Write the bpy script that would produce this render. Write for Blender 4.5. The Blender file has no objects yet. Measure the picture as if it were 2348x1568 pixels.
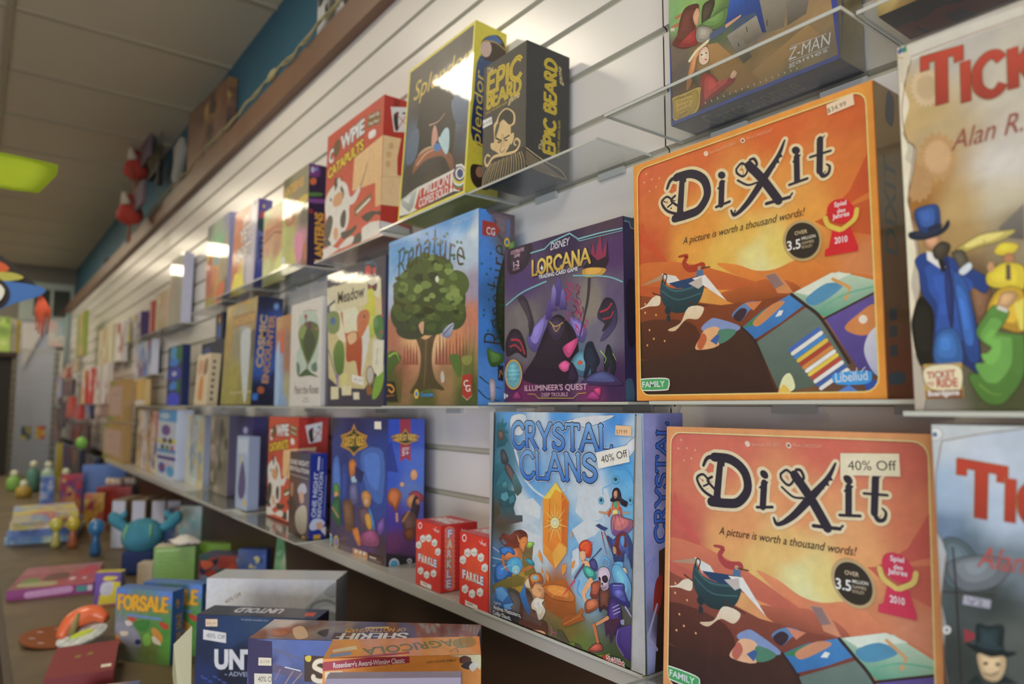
import bpy, bmesh, math, random
from mathutils import Vector, Matrix
from mathutils.geometry import tessellate_polygon

# ------------------------------------------------------------------ camera
SC = bpy.context.scene
EYE = 1.5                                   # lens height above the floor
PITCH = math.radians(5.18)
YAW = math.radians(37.36)                   # between the lens axis and the direction in which the slat wall recedes (-x)
cam_data = bpy.data.cameras.new('camera')
cam_data.sensor_width = 36.0
cam_data.lens = 24.69
cam_data.clip_start = 0.02
cam_data.dof.use_dof = True
cam_data.dof.focus_distance = 0.94
cam_data.dof.aperture_fstop = 3.1
cam_data.dof.aperture_blades = 7
cam = bpy.data.objects.new('camera', cam_data)
SC.collection.objects.link(cam)
cam.location = (0, 0, EYE)
fwd = Vector((-math.cos(YAW) * math.cos(PITCH), math.sin(YAW) * math.cos(PITCH), math.sin(PITCH)))
cam.rotation_euler = fwd.to_track_quat('-Z', 'Y').to_euler()
SC.camera = cam

# ------------------------------------------------------------------ exposure, daylight, lamps
SC.view_settings.view_transform = 'Standard'
SC.view_settings.look = 'None'
SC.view_settings.gamma = 1.0
SC.view_settings.exposure = 0.08
SC.view_settings.use_curve_mapping = False
world = bpy.data.worlds.new('shop_daylight')
SC.world = world
world.use_nodes = True
bg = world.node_tree.nodes['Background']
bg.inputs['Color'].default_value = (0.90, 0.93, 1.0, 1)
bg.inputs['Strength'].default_value = 0.30


def area_lamp(name, loc, aim, size, power, col, size_y=None, spread=180):
    l = bpy.data.lights.new(name, 'AREA')
    l.energy = power
    l.color = col
    l.size = size
    l.spread = math.radians(spread)
    if size_y:
        l.shape = 'RECTANGLE'
        l.size_y = size_y
    o = bpy.data.objects.new(name, l)
    SC.collection.objects.link(o)
    o.location = loc
    o.rotation_euler = (Vector(aim) - Vector(loc)).to_track_quat('-Z', 'Y').to_euler()
    return o


# daylight from the shop front behind and to the right of the lens
area_lamp('shop_front_daylight', (1.9, -2.3, 0.95), (-0.9, 0.7, 1.15), 2.4, 78, (0.90, 0.93, 1.0), 1.5)

# ------------------------------------------------------------------ colours and materials
GAIN = (1.33, 1.40, 1.58)


def lin(h):
    out = []
    for i in (0, 2, 4):
        c = int(h[i:i + 2], 16) / 255
        out.append(c / 12.92 if c <= 0.04045 else ((c + 0.055) / 1.055) ** 2.4)
    return out


def pig(h):
    """printed or painted colour as seen under the shop's warm light -> its own reflectance"""
    c = [max(0.004, a * g) for a, g in zip(lin(h), GAIN)]
    g = 0.07 * (0.3 * c[0] + 0.6 * c[1] + 0.1 * c[2])
    c = [0.93 * a + g for a in c]
    k = min(1.0, 0.9 / max(c))
    return (c[0] * k, c[1] * k, c[2] * k, 1.0)


MATS = {}


def mat(key, hexa=None, rough=0.5, coat=0.0, coat_rough=0.06, bump=0.0, bump_scale=60, metal=0.0, mottle=0.0,
        mottle_scale=8, ink_var=0.08, emit=None, emit_strength=0.0):
    if key in MATS:
        return MATS[key]
    m = bpy.data.materials.new(key)
    m.use_nodes = True
    nt = m.node_tree
    p = nt.nodes['Principled BSDF']
    if hexa is None:
        a = nt.nodes.new('ShaderNodeAttribute')
        a.attribute_name = 'Col'
        tc = nt.nodes.new('ShaderNodeTexCoord')
        n = nt.nodes.new('ShaderNodeTexNoise')                 # uneven, painterly ink
        n.inputs['Scale'].default_value = 55
        n.inputs['Detail'].default_value = 7
        n.inputs['Roughness'].default_value = 0.65
        mr = nt.nodes.new('ShaderNodeMapRange')
        mr.inputs['From Min'].default_value = 0.3
        mr.inputs['From Max'].default_value = 0.7
        mr.inputs['To Min'].default_value = 1 - ink_var
        mr.inputs['To Max'].default_value = 1 + ink_var
        mu = nt.nodes.new('ShaderNodeVectorMath')
        mu.operation = 'SCALE'
        nt.links.new(tc.outputs['Object'], n.inputs['Vector'])
        nt.links.new(n.outputs['Fac'], mr.inputs['Value'])
        nt.links.new(a.outputs['Color'], mu.inputs[0])
        nt.links.new(mr.outputs['Result'], mu.inputs['Scale'])
        nt.links.new(mu.outputs[0], p.inputs['Base Color'])
    elif mottle:
        tc = nt.nodes.new('ShaderNodeTexCoord')
        n = nt.nodes.new('ShaderNodeTexNoise')
        n.inputs['Scale'].default_value = mottle_scale
        n.inputs['Detail'].default_value = 5
        nt.links.new(tc.outputs['Object'], n.inputs['Vector'])
        r = nt.nodes.new('ShaderNodeValToRGB')
        c = pig(hexa)
        r.color_ramp.elements[0].position = 0.3
        r.color_ramp.elements[1].position = 0.7
        r.color_ramp.elements[0].color = tuple(x * (1 - mottle) for x in c[:3]) + (1,)
        r.color_ramp.elements[1].color = tuple(min(0.95, x * (1 + mottle)) for x in c[:3]) + (1,)
        nt.links.new(n.outputs['Fac'], r.inputs['Fac'])
        nt.links.new(r.outputs['Color'], p.inputs['Base Color'])
    else:
        p.inputs['Base Color'].default_value = pig(hexa)
    p.inputs['Roughness'].default_value = rough
    p.inputs['Metallic'].default_value = metal
    p.inputs['Coat Weight'].default_value = coat
    p.inputs['Coat Roughness'].default_value = coat_rough
    if bump:
        tc = nt.nodes.new('ShaderNodeTexCoord')
        n = nt.nodes.new('ShaderNodeTexNoise')
        n.inputs['Scale'].default_value = bump_scale
        n.inputs['Detail'].default_value = 2
        b = nt.nodes.new('ShaderNodeBump')
        b.inputs['Strength'].default_value = bump
        b.inputs['Distance'].default_value = 0.002
        nt.links.new(tc.outputs['Object'], n.inputs['Vector'])
        nt.links.new(n.outputs['Fac'], b.inputs['Height'])
        nt.links.new(b.outputs['Normal'], p.inputs['Coat Normal'] if coat else p.inputs['Normal'])
    if emit:
        p.inputs['Emission Color'].default_value = emit
        p.inputs['Emission Strength'].default_value = emit_strength
    MATS[key] = m
    return m


PRINT = mat('printed_card', None, 0.48, 0.22, 0.10)
FILM = mat('print_under_film', None, 0.45, 0.8, 0.04, bump=0.10, bump_scale=22)
MATTE = mat('matte_print', None, 0.6)


def acrylic():
    m = bpy.data.materials.new('clear_acrylic')
    m.use_nodes = True
    nt = m.node_tree
    for n in list(nt.nodes):
        nt.nodes.remove(n)
    out = nt.nodes.new('ShaderNodeOutputMaterial')
    t = nt.nodes.new('ShaderNodeBsdfTransparent')
    t.inputs['Color'].default_value = (0.90, 0.92, 0.92, 1)
    g = nt.nodes.new('ShaderNodeBsdfGlossy')
    g.inputs['Roughness'].default_value = 0.05
    lw = nt.nodes.new('ShaderNodeLayerWeight')
    pw = nt.nodes.new('ShaderNodeMath')
    pw.operation = 'POWER'
    pw.inputs[1].default_value = 5.0
    nt.links.new(lw.outputs['Facing'], pw.inputs[0])
    f = nt.nodes.new('ShaderNodeMapRange')
    f.inputs['To Min'].default_value = 0.04
    f.inputs['To Max'].default_value = 0.9
    nt.links.new(pw.outputs[0], f.inputs['Value'])
    mx = nt.nodes.new('ShaderNodeMixShader')
    nt.links.new(f.outputs[0], mx.inputs[0])
    nt.links.new(t.outputs[0], mx.inputs[1])
    nt.links.new(g.outputs[0], mx.inputs[2])
    nt.links.new(mx.outputs[0], out.inputs[0])
    return m


ACRYLIC = acrylic()


# ------------------------------------------------------------------ objects
COL = SC.collection


def tag(o, label=None, cat=None, group=None, kind=None):
    if label:
        o['label'] = label
    if cat:
        o['category'] = cat
    if group:
        o['group'] = group
    if kind:
        o['kind'] = kind
    return o


def link_mesh(name, bm, m, parent=None, smooth=False):
    me = bpy.data.meshes.new(name)
    bm.normal_update()
    bm.to_mesh(me)
    bm.free()
    if m is not None:
        me.materials.append(m)
    if smooth:
        for p in me.polygons:
            p.use_smooth = True
    o = bpy.data.objects.new(name, me)
    COL.objects.link(o)
    if parent is not None:
        o.parent = parent
    return o


def empty(name, loc, rz=0.0, parent=None):
    o = bpy.data.objects.new(name, None)
    o.empty_display_size = 0.02
    COL.objects.link(o)
    o.location = loc
    o.rotation_euler = (0, 0, rz)
    return o


def box_into(bm, lo, hi, bev=0.0, seg=2):
    x0, y0, z0 = lo
    x1, y1, z1 = hi
    vs = [bm.verts.new(p) for p in ((x0, y0, z0), (x1, y0, z0), (x1, y1, z0), (x0, y1, z0),
                                    (x0, y0, z1), (x1, y0, z1), (x1, y1, z1), (x0, y1, z1))]
    fs = [bm.faces.new([vs[i] for i in f]) for f in ((3, 2, 1, 0), (4, 5, 6, 7), (0, 1, 5, 4), (1, 2, 6, 5), (2, 3, 7, 6), (3, 0, 4, 7))]
    if bev > 0:
        es = list({e for f in fs for e in f.edges})
        bmesh.ops.bevel(bm, geom=es, offset=bev, segments=seg, profile=0.6, affect='EDGES')


def box_obj(name, lo, hi, m, parent=None, bev=0.0):
    bm = bmesh.new()
    box_into(bm, lo, hi, bev)
    return link_mesh(name, bm, m, parent)


def tube_into(bm, pts, r, n=8, cap=True):
    rings = []
    pts = [Vector(p) for p in pts]
    for i, p in enumerate(pts):
        a = pts[max(0, i - 1)]
        b = pts[min(len(pts) - 1, i + 1)]
        d = (b - a).normalized()
        u = d.cross(Vector((0, 0, 1)))
        if u.length < 1e-3:
            u = d.cross(Vector((0, 1, 0)))
        u.normalize()
        v = d.cross(u)
        rr = r[i] if isinstance(r, (list, tuple)) else r
        rings.append([bm.verts.new(p + u * rr * math.cos(2 * math.pi * k / n) + v * rr * math.sin(2 * math.pi * k / n)) for k in range(n)])
    for a, b in zip(rings, rings[1:]):
        for k in range(n):
            bm.faces.new((a[k], a[(k + 1) % n], b[(k + 1) % n], b[k]))
    if cap:
        bm.faces.new(list(reversed(rings[0])))
        bm.faces.new(rings[-1])


def ball_into(bm, c, r, seg=20):
    res = bmesh.ops.create_uvsphere(bm, u_segments=seg, v_segments=seg // 2, radius=1.0)
    for v in res['verts']:
        v.co = Vector((v.co.x * r[0] + c[0], v.co.y * r[1] + c[1], v.co.z * r[2] + c[2]))


# ------------------------------------------------------------------ printing: flat coloured shapes laid on a face, in millimetres
LAYER = 0.000004


def spline(pts, closed, n=6):
    out = []
    k = len(pts)
    rng = range(k if closed else k - 1)
    for i in rng:
        p0 = pts[(i - 1) % k] if closed or i > 0 else pts[0]
        p1 = pts[i]
        p2 = pts[(i + 1) % k]
        p3 = pts[(i + 2) % k] if closed or i + 2 < k else pts[-1]
        for s in range(n):
            t = s / n
            out.append(tuple(0.5 * (2 * b + (c - a) * t + (2 * a - 5 * b + 4 * c - d) * t * t + (3 * b - a - 3 * c + d) * t ** 3)
                             for a, b, c, d in zip(p0, p1, p2, p3)))
    if not closed:
        out.append(tuple(pts[-1]))
    return out


class Ink:
    """collects coloured flat shapes; z grows with every shape laid on top"""

    def __init__(self):
        self.v, self.f, self.c, self.n = [], [], [], 0

    def faces(self, vs, fs, cols):
        b = len(self.v)
        z = 0.00015 + self.n * LAYER
        self.n += 0.5
        self.v += [(x * 0.001, y * 0.001, z) for x, y in vs]
        self.c += cols
        self.f += [tuple(i + b for i in f) for f in fs]

    def poly(self, h, pts, h2=None):
        c1 = pig(h)
        c2 = pig(h2) if h2 else None
        vs = [Vector((x, y, 0)) for x, y in pts]
        tris = tessellate_polygon([vs])
        ys = [p[1] for p in pts]
        lo, hi = min(ys), max(ys)
        cols = []
        for x, y in pts:
            if c2:
                t = (hi - y) / max(1e-6, hi - lo)
                cols.append(tuple(a + (b - a) * t for a, b in zip(c1, c2)))
            else:
                cols.append(c1)
        self.faces([tuple(p) for p in pts], tris, cols)

    def strip(self, h, pts, w, w2=None, caps=True, h2=None, ybox=None):
        c1 = pig(h)
        c2 = pig(h2) if h2 else None

        def colr(y):
            if not c2 or not ybox:
                return c1
            t = min(1, max(0, (ybox[1] - y) / max(1e-6, ybox[1] - ybox[0])))
            return tuple(a + (b - a) * t for a, b in zip(c1, c2))
        vs, fs, cs = [], [], []
        k = len(pts)
        for i, p in enumerate(pts):
            a = pts[max(0, i - 1)]
            b = pts[min(k - 1, i + 1)]
            dx, dy = b[0] - a[0], b[1] - a[1]
            L = math.hypot(dx, dy) or 1
            ww = (w + ((w2 if w2 is not None else w) - w) * i / max(1, k - 1)) / 2
            if 0 < i < k - 1:                                  # keep the width through corners
                d1 = (p[0] - a[0], p[1] - a[1])
                l1 = math.hypot(*d1) or 1
                cs_ = abs((d1[0] * dx + d1[1] * dy) / (l1 * L))
                ww = ww / max(0.6, cs_)
            nx, ny = -dy / L * ww, dx / L * ww
            vs += [(p[0] + nx, p[1] + ny), (p[0] - nx, p[1] - ny)]
            cs += [colr(p[1] + ny), colr(p[1] - ny)]
        for i in range(k - 1):
            fs.append((2 * i, 2 * i + 1, 2 * i + 3, 2 * i + 2))
        self.faces(vs, fs, cs)
        if caps:
            for p, ww in ((pts[0], w), (pts[-1], w if w2 is None else w2)):
                if ww > 0.25:
                    q = [(p[0] + ww / 2 * math.cos(a * math.pi / 4), p[1] + ww / 2 * math.sin(a * math.pi / 4)) for a in range(8)]
                    self.faces(q, [tuple(range(8))], [colr(y) for _, y in q])

    def back(self, pts, W, H, jit=0.0, seed=1, n=34):
        """blended ground colours from scattered swatches (x, y, hex)"""
        nx = n
        ny = max(6, int(n * H / W))
        P = [(x, y, pig(h)) for x, y, h in pts]
        rnd = random.Random(seed)
        g = [[rnd.uniform(-1, 1) for _ in range(nx + 2)] for _ in range(ny + 2)]
        vs, fs, cs = [], [], []
        for j in range(ny + 1):
            for i in range(nx + 1):
                x, y = W * i / nx, H * j / ny
                s = [0, 0, 0]
                wsum = 0
                for px, py, c in P:
                    w = 1 / ((px - x) ** 2 + (py - y) ** 2 + 4) ** 2
                    wsum += w
                    for k in range(3):
                        s[k] += w * c[k]
                f = 1 + jit * (g[j][i] + 0.5 * g[j // 2][i // 2])
                vs.append((x, y))
                cs.append(tuple(max(0.004, a / wsum * f) for a in s) + (1.0,))
        for j in range(ny):
            for i in range(nx):
                a = j * (nx + 1) + i
                fs.append((a, a + 1, a + nx + 2, a + nx + 1))
        self.faces(vs, fs, cs)

    def make(self, name, m, parent, origin, U, V, shared=None):
        if shared is not None:
            me = shared
        else:
            me = bpy.data.meshes.new(name)
            me.from_pydata(self.v, [], self.f)
            ca = me.color_attributes.new('Col', 'FLOAT_COLOR', 'POINT')
            flat = [x for c in self.c for x in c]
            ca.data.foreach_set('color', flat)
            me.materials.append(m)
        o = bpy.data.objects.new(name, me)
        COL.objects.link(o)
        o.parent = parent
        U, V = Vector(U), Vector(V)
        N = U.cross(V)
        M = Matrix((U, V, N)).transposed().to_4x4()
        M.translation = Vector(origin)
        o.matrix_local = M
        return o


# --- letters: two alphabets, the built-in sans and a drawn slab-serif capital set
_TXT = {}


def text_mesh(s, bold):
    k = (s, bold)
    if k not in _TXT:
        cu = bpy.data.curves.new('t', 'FONT')
        cu.body = s
        cu.size = 1
        cu.resolution_u = 3
        cu.offset = bold
        ob = bpy.data.objects.new('t', cu)
        me = bpy.data.meshes.new_from_object(ob)
        _TXT[k] = ([tuple(v.co[:2]) for v in me.vertices], [tuple(p.vertices) for p in me.polygons])
        bpy.data.objects.remove(ob)
        bpy.data.meshes.remove(me)
        bpy.data.curves.remove(cu)
    return _TXT[k]


CAPH = None


def ink_text(ink, s, h, L, R, size, bold=0.0, shear=0.0, h2=None):
    """s set on the line from L to R (mm), capitals size mm tall"""
    global CAPH
    if CAPH is None:
        CAPH = max(y for x, y in text_mesh('H', 0)[0])
    vs, fs = text_mesh(s, bold)
    if not vs:
        return
    x0 = min(v[0] for v in vs)
    x1 = max(v[0] for v in vs)
    dx, dy = R[0] - L[0], R[1] - L[1]
    ln = math.hypot(dx, dy) or 1
    nx, ny = -dy / ln, dx / ln
    out, cs = [], []
    c1 = pig(h)
    c2 = pig(h2) if h2 else None
    for x, y in vs:
        t = (x - x0) / (x1 - x0)
        q = y / CAPH * size
        t2 = t + shear * q / ln
        out.append((L[0] + dx * t2 + nx * q, L[1] + dy * t2 + ny * q))
        if c2:
            k = min(1, max(0, 1 - y / CAPH))
            cs.append(tuple(a + (b - a) * k for a, b in zip(c1, c2)))
        else:
            cs.append(c1)
    ink.faces(out, fs, cs)


# strokes on a unit square: l = straight, c = curved; first number is the advance width
GLYPH = {
    'A': (.82, 'l0,0 .41,1', 'l.41,1 .82,0', 'b.18,.36 .64,.36'), 'B': (.66, 'l.12,0 .12,1', 'c.12,1 .5,.98 .52,.76 .44,.56 .12,.54', 'c.12,.54 .56,.52 .6,.26 .5,.03 .12,0'),
    'C': (.78, 'c.74,.8 .58,.97 .34,.97 .1,.76 .06,.5 .12,.22 .36,.02 .6,.04 .76,.2'), 'D': (.78, 'l.12,0 .12,1', 'c.12,1 .48,.97 .7,.72 .72,.4 .5,.06 .12,0'),
    'E': (.62, 'l.12,0 .12,1', 'b.12,1 .58,1', 'b.12,.53 .5,.53', 'b.12,0 .6,0'), 'F': (.58, 'l.12,0 .12,1', 'b.12,1 .56,1', 'b.12,.52 .46,.52'),
    'G': (.8, 'c.74,.8 .58,.97 .34,.97 .1,.76 .06,.5 .12,.22 .36,.02 .6,.05 .72,.2', 'b.48,.42 .76,.42', 'l.72,.42 .72,.06'), 'H': (.8, 'l.12,0 .12,1', 'l.68,0 .68,1', 'b.12,.52 .68,.52'),
    'I': (.26, 'l.13,0 .13,1'), 'K': (.74, 'l.12,0 .12,1', 'b.12,.45 .62,1', 'l.3,.6 .7,0'), 'L': (.6, 'l.12,0 .12,1', 'b.12,0 .58,0', 'b.57,0 .6,.2'),
    'M': (.94, 'l.1,0 .14,1', 'l.14,1 .47,.2', 'l.47,.2 .8,1', 'l.8,1 .84,0'), 'N': (.82, 'l.12,0 .12,1', 'l.12,1 .7,0', 'l.7,0 .7,1'),
    'O': (.84, 'c.42,.98 .14,.82 .05,.5 .14,.18 .42,.02 .7,.18 .79,.5 .7,.82 .42,.98'), 'P': (.62, 'l.12,0 .12,1', 'c.12,1 .48,.98 .56,.74 .46,.5 .12,.46'),
    'Q': (.84, 'c.42,.98 .14,.82 .05,.5 .14,.18 .42,.02 .7,.18 .79,.5 .7,.82 .42,.98', 'l.5,.25 .84,-.12'), 'R': (.72, 'l.12,0 .12,1', 'c.12,1 .46,.98 .54,.75 .44,.53 .12,.5', 'l.3,.5 .68,0'),
    'S': (.66, 'c.58,.84 .4,.99 .16,.9 .1,.68 .3,.54 .54,.4 .58,.16 .36,.0 .1,.08 .06,.22'), 'T': (.72, 'l.36,0 .36,1', 'b.02,1 .7,1', 'b.02,1 .02,.84', 'b.7,1 .7,.84'),
    'U': (.8, 'l.12,1 .12,.34', 'c.12,.34 .2,.08 .42,.02 .62,.1 .68,.34', 'l.68,.34 .68,1'), 'V': (.8, 'l.02,1 .4,0', 'l.4,0 .78,1'), 'W': (1.1, 'l.02,1 .3,0', 'l.3,0 .55,.85', 'l.55,.85 .8,0', 'l.8,0 1.08,1'),
    'X': (.8, 'l.05,1 .75,0', 'l.05,0 .75,1'), 'Y': (.76, 'l.04,1 .38,.46', 'l.72,1 .38,.46', 'l.38,.46 .38,0'), '!': (.24, 'l.12,.3 .12,1', 'l.12,0 .12,.06'), "'": (.2, 'l.1,.8 .1,1'), ' ': (.34,),
    'r': (.5, 'l.14,0 .14,.62', 'c.14,.4 .26,.6 .46,.6'), 'e': (.56, 'c.1,.36 .5,.38 .42,.62 .2,.62 .08,.34 .22,.04 .5,.12'), 'n': (.58, 'l.12,0 .12,.64', 'c.12,.42 .3,.66 .46,.5 .48,.0'),
    'a': (.6, 'c.1,.56 .32,.66 .46,.5 .46,.0', 'c.46,.36 .16,.36 .1,.14 .26,.0 .46,.16'), 't': (.46, 'c.2,.98 .2,.2 .3,.02 .44,.08', 'b.04,.66 .4,.68'), 'u': (.6, 'c.1,.64 .12,.1 .3,.0 .48,.2', 'l.48,.64 .5,0'),
}


def glyphs(s, gap=.06):
    x = 0
    out = []
    for ch in s:
        g = GLYPH.get(ch) or GLYPH[ch.upper()]
        for st in g[1:]:
            pts = [tuple(float(q) for q in p.split(',')) for p in st[1:].split()]
            out.append((st[0], [(px + x, py) for px, py in pts], ch))
        x += g[0] + gap
    return out, x - gap


def ink_serif(ink, s, h, L, R, size, w=.16, thin=.55, serif=.1, grow=0.0, h2=None, arc=0.0, gap=.06, size2=None):
    """drawn capitals on the line L-R; grow widens every stroke (for outlines); size2 = height at the right end"""
    st, W = glyphs(s, gap)
    dx, dy = R[0] - L[0], R[1] - L[1]
    ln = math.hypot(dx, dy) or 1
    nx, ny = -dy / ln, dx / ln
    yb = (min(L[1], R[1]), max(L[1], R[1]) + size)

    def pos(p):
        t = p[0] / W
        sz = size + ((size2 if size2 is not None else size) - size) * t
        q = p[1] * sz + arc * math.sin(math.pi * t)
        return (L[0] + dx * t + nx * q, L[1] + dy * t + ny * q)
    for k, pts, ch in st:
        if k == 'c':
            pts = spline(pts, False, 5)
        q = [pos(p) for p in pts]
        ww = size * w * (thin if k == 'b' else 1) + 2 * grow
        if not serif and k != 'c':                              # block letters: square ends
            for a, b in ((0, 1), (-1, -2)):
                ex, ey = q[a][0] - q[b][0], q[a][1] - q[b][1]
                el = math.hypot(ex, ey) or 1
                e = ww * .42 if k == 'b' else ww * .08
                q[a] = (q[a][0] + ex / el * e, q[a][1] + ey / el * e)
        ink.strip(h, q, ww, None, bool(serif), h2, yb)
        if serif and k == 'l':
            for p in (pts[0], pts[-1]):
                if p[1] in (0.0, 1.0) and ch not in "!'":
                    a = pos((p[0] - serif, p[1]))
                    b = pos((p[0] + serif, p[1]))
                    ink.strip(h, [a, b], size * .07 + 2 * grow, None, True, h2, yb)


def unpack(s):
    """'x y x y ...' in tenths of a millimetre -> points in millimetres"""
    n = [int(q) * 0.1 for q in s.split()]
    return list(zip(n[::2], n[1::2]))


def lay(ops, W, H, comic=None):
    """turn a list of print instructions (mm) into ink"""
    ink = Ink()
    ink.n = 0
    for op in ops:
        k = op[0]
        if k == 'B':
            ink.back(op[1], W, H, op[2] if len(op) > 2 else .04, len(ops), op[3] if len(op) > 3 else 34)
        elif k == 'P':
            pts = unpack(op[2])
            if op[3]:
                pts = spline(pts, True, 4)
            if comic and op[3]:                                # drawn outline, then a lighter painted centre
                a = sum(p[0] * q[1] - q[0] * p[1] for p, q in zip(pts, pts[1:] + pts[:1])) / 2
                if abs(a) > 30:
                    ink.strip(comic, pts + pts[:2], 1.0 if abs(a) > 200 else .6, None, False)
            ink.poly(op[1], pts, op[4] if len(op) > 4 else None)
            if comic and op[3] and abs(a) > 60:
                cx = sum(p[0] for p in pts) / len(pts)
                cy = sum(p[1] for p in pts) / len(pts)
                r, g, b = (int(op[1][i:i + 2], 16) for i in (0, 2, 4))
                for sc, f in ((.66, 1.13), (.36, 1.26)):
                    w = math.sqrt(abs(a)) * .10 * (1 - sc)
                    ink.n += .5
                    ink.poly('%02X%02X%02X' % tuple(min(250, int(q * f + 6)) for q in (r, g, b)), [(cx - w + (x - cx) * sc, cy + w * 2 + (y - cy) * sc) for x, y in pts])
        elif k == 'L':
            pts = unpack(op[3])
            if op[4]:
                pts = spline(pts, False, 5)
            ink.strip(op[1], pts, op[2], op[5] if len(op) > 5 else None)
        elif k == 'E':
            _, h, cx, cy, rx, ry, rot = op[:7]
            ca, sa = math.cos(rot), math.sin(rot)
            n = 20 if max(rx, ry) > 3 else 10
            ink.poly(h, [(cx + rx * math.cos(2 * math.pi * i / n) * ca - ry * math.sin(2 * math.pi * i / n) * sa,
                          cy + rx * math.cos(2 * math.pi * i / n) * sa + ry * math.sin(2 * math.pi * i / n) * ca) for i in range(n)],
                     op[7] if len(op) > 7 else None)
        elif k == 'R':                                        # rounded frame panel: x0 y0 x1 y1 radius
            _, h, x0, y0, x1, y1, r = op[:7]
            pts = []
            for cx, cy, a0 in ((x1 - r, y1 - r, 0), (x0 + r, y1 - r, 90), (x0 + r, y0 + r, 180), (x1 - r, y0 + r, 270)):
                pts += [(cx + r * math.cos(math.radians(a0 + a)), cy + r * math.sin(math.radians(a0 + a))) for a in (0, 22, 45, 68, 90)]
            ink.poly(h, pts, op[7] if len(op) > 7 else None)
        elif k == 'FR':                                       # printed border: colour, width, inner corner radius
            _, h, ins, r = op
            inner = []
            for cx, cy, a0 in ((W - ins - r, H - ins - r, 0), (ins + r, H - ins - r, 90), (ins + r, ins + r, 180), (W - ins - r, ins + r, 270)):
                inner += [(cx + r * math.cos(math.radians(a0 + a)), cy + r * math.sin(math.radians(a0 + a))) for a in (0, 22, 45, 68, 90)]
            outer = [(W - .2, H - .2), (.2, H - .2), (.2, .2), (W - .2, .2)]
            vs = [[Vector((x, y, 0)) for x, y in outer], [Vector((x, y, 0)) for x, y in inner]]
            ink.faces(outer + inner, tessellate_polygon(vs), [pig(h)] * (len(outer) + len(inner)))
        elif k == 'T':
            _, s, h, L, R, size = op[:6]
            o = op[6] if len(op) > 6 else {}
            if o.get('out'):
                oh, ow = o['out']
                for a in range(8):
                    ddx, ddy = ow * math.cos(a * math.pi / 4), ow * math.sin(a * math.pi / 4)
                    ink_text(ink, s, oh, (L[0] + ddx, L[1] + ddy), (R[0] + ddx, R[1] + ddy), size, o.get('b', 0), o.get('sh', 0))
                ink.n += 1
            ink_text(ink, s, h, L, R, size, o.get('b', 0), o.get('sh', 0), o.get('h2'))
        elif k == 'S':
            _, s, h, L, R, size = op[:6]
            o = dict(op[6]) if len(op) > 6 else {}
            outs = o.pop('outs', ())
            h2 = o.pop('h2', None)
            for oh, ow in outs:
                ink_serif(ink, s, oh, L, R, size, grow=ow, **o)
                ink.n += 1
            ink_serif(ink, s, h, L, R, size, h2=h2, **o)
        elif k == 'M':                                        # abstract picture: seed, palette, count
            rnd = random.Random(op[1])
            pal = op[2]
            ink.back([(rnd.uniform(0, W), rnd.uniform(0, H), rnd.choice(pal)) for _ in range(14)], W, H, .06, op[1], 20)
            for _ in range(op[3]):
                ink.n += 1
                cx, cy = rnd.uniform(.08, .92) * W, rnd.uniform(.08, .92) * H
                r = rnd.uniform(.04, .13) * min(W, H)
                pts = []
                for a in range(7):
                    q = r * rnd.uniform(.5, 1.4)
                    pts.append((min(W - .5, max(.5, cx + q * math.cos(a * .9))), min(H - .5, max(.5, cy + q * math.sin(a * .9)))))
                ink.poly(rnd.choice(pal), spline(pts, True, 3))
        ink.n += 1
    # nothing is printed past the edge of the card
    ink.v = [(min(W - .1, max(.1, x * 1000)) * .001, min(H - .1, max(.1, y * 1000)) * .001, z) for x, y, z in ink.v]
    return ink


# ------------------------------------------------------------------ the room
FLOOR, CEIL, TABLE, LEDGE = 0.0, EYE + 1.66, EYE - 0.70, EYE - 0.34
WALL_Y, BLUE_Y, FAR_X = 0.85, 0.92, -10.0


def structure(o):
    o['kind'] = 'structure'
    return o


slat_mat = mat('white_melamine', 'E8E0D0', 0.28, 0.25, 0.2)
groove_mat = mat('groove_liner', 'B4AE96', 0.4)
bm = bmesh.new()
seams = ((FAR_X + 0.02, -0.713), (-0.7105, 1.6))
G0, GP = EYE + 0.004, 0.0995
prof = []                                       # wall outline (y, z) from the ledge up to the beam
zs = [G0 + k * GP for k in range(-3, 11)]
prof.append((WALL_Y, LEDGE - 0.03))
for zg in zs:
    if zg < LEDGE:
        continue
    prof += [(WALL_Y, zg - 0.0055), (WALL_Y + 0.002, zg - 0.0055), (WALL_Y + 0.002, zg - 0.008), (WALL_Y + 0.009, zg - 0.009),
             (WALL_Y + 0.009, zg + 0.004), (WALL_Y + 0.004, zg + 0.0075), (WALL_Y, zg + 0.0075)]
prof.append((WALL_Y, EYE + 1.10))
for i, (xa, xb) in enumerate(seams):
    bm = bmesh.new()
    A_ = [bm.verts.new((xa, y, z)) for y, z in prof]
    B_ = [bm.verts.new((xb, y, z)) for y, z in prof]
    for k in range(len(prof) - 1):
        f = bm.faces.new((A_[k], B_[k], B_[k + 1], A_[k + 1]))
        if (k - 1) % 7 in (2, 3, 4):
            f.material_index = 1
    o = structure(link_mesh('wall_slat', bm, slat_mat))
    o.data.materials.append(groove_mat)
structure(box_obj('wall_back', (FAR_X, WALL_Y + 0.016, 0), (1.6, WALL_Y + 0.05, EYE + 1.10), mat('dark_backing', '3A3428', 0.8)))
structure(box_obj('wall_upper', (FAR_X, BLUE_Y, EYE + 1.10), (1.6, BLUE_Y + 0.06, CEIL), mat('teal_paint', '2A5A6A', 0.6, mottle=0.04, mottle_scale=3)))
beam_mat = mat('brown_stained_beam', '6C4E38', 0.45, mottle=0.12, mottle_scale=5)
structure(box_obj('trim_1', (FAR_X, 0.817, EYE + 1.094), (1.6, BLUE_Y, EYE + 1.196), beam_mat, bev=0.003))

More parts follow.
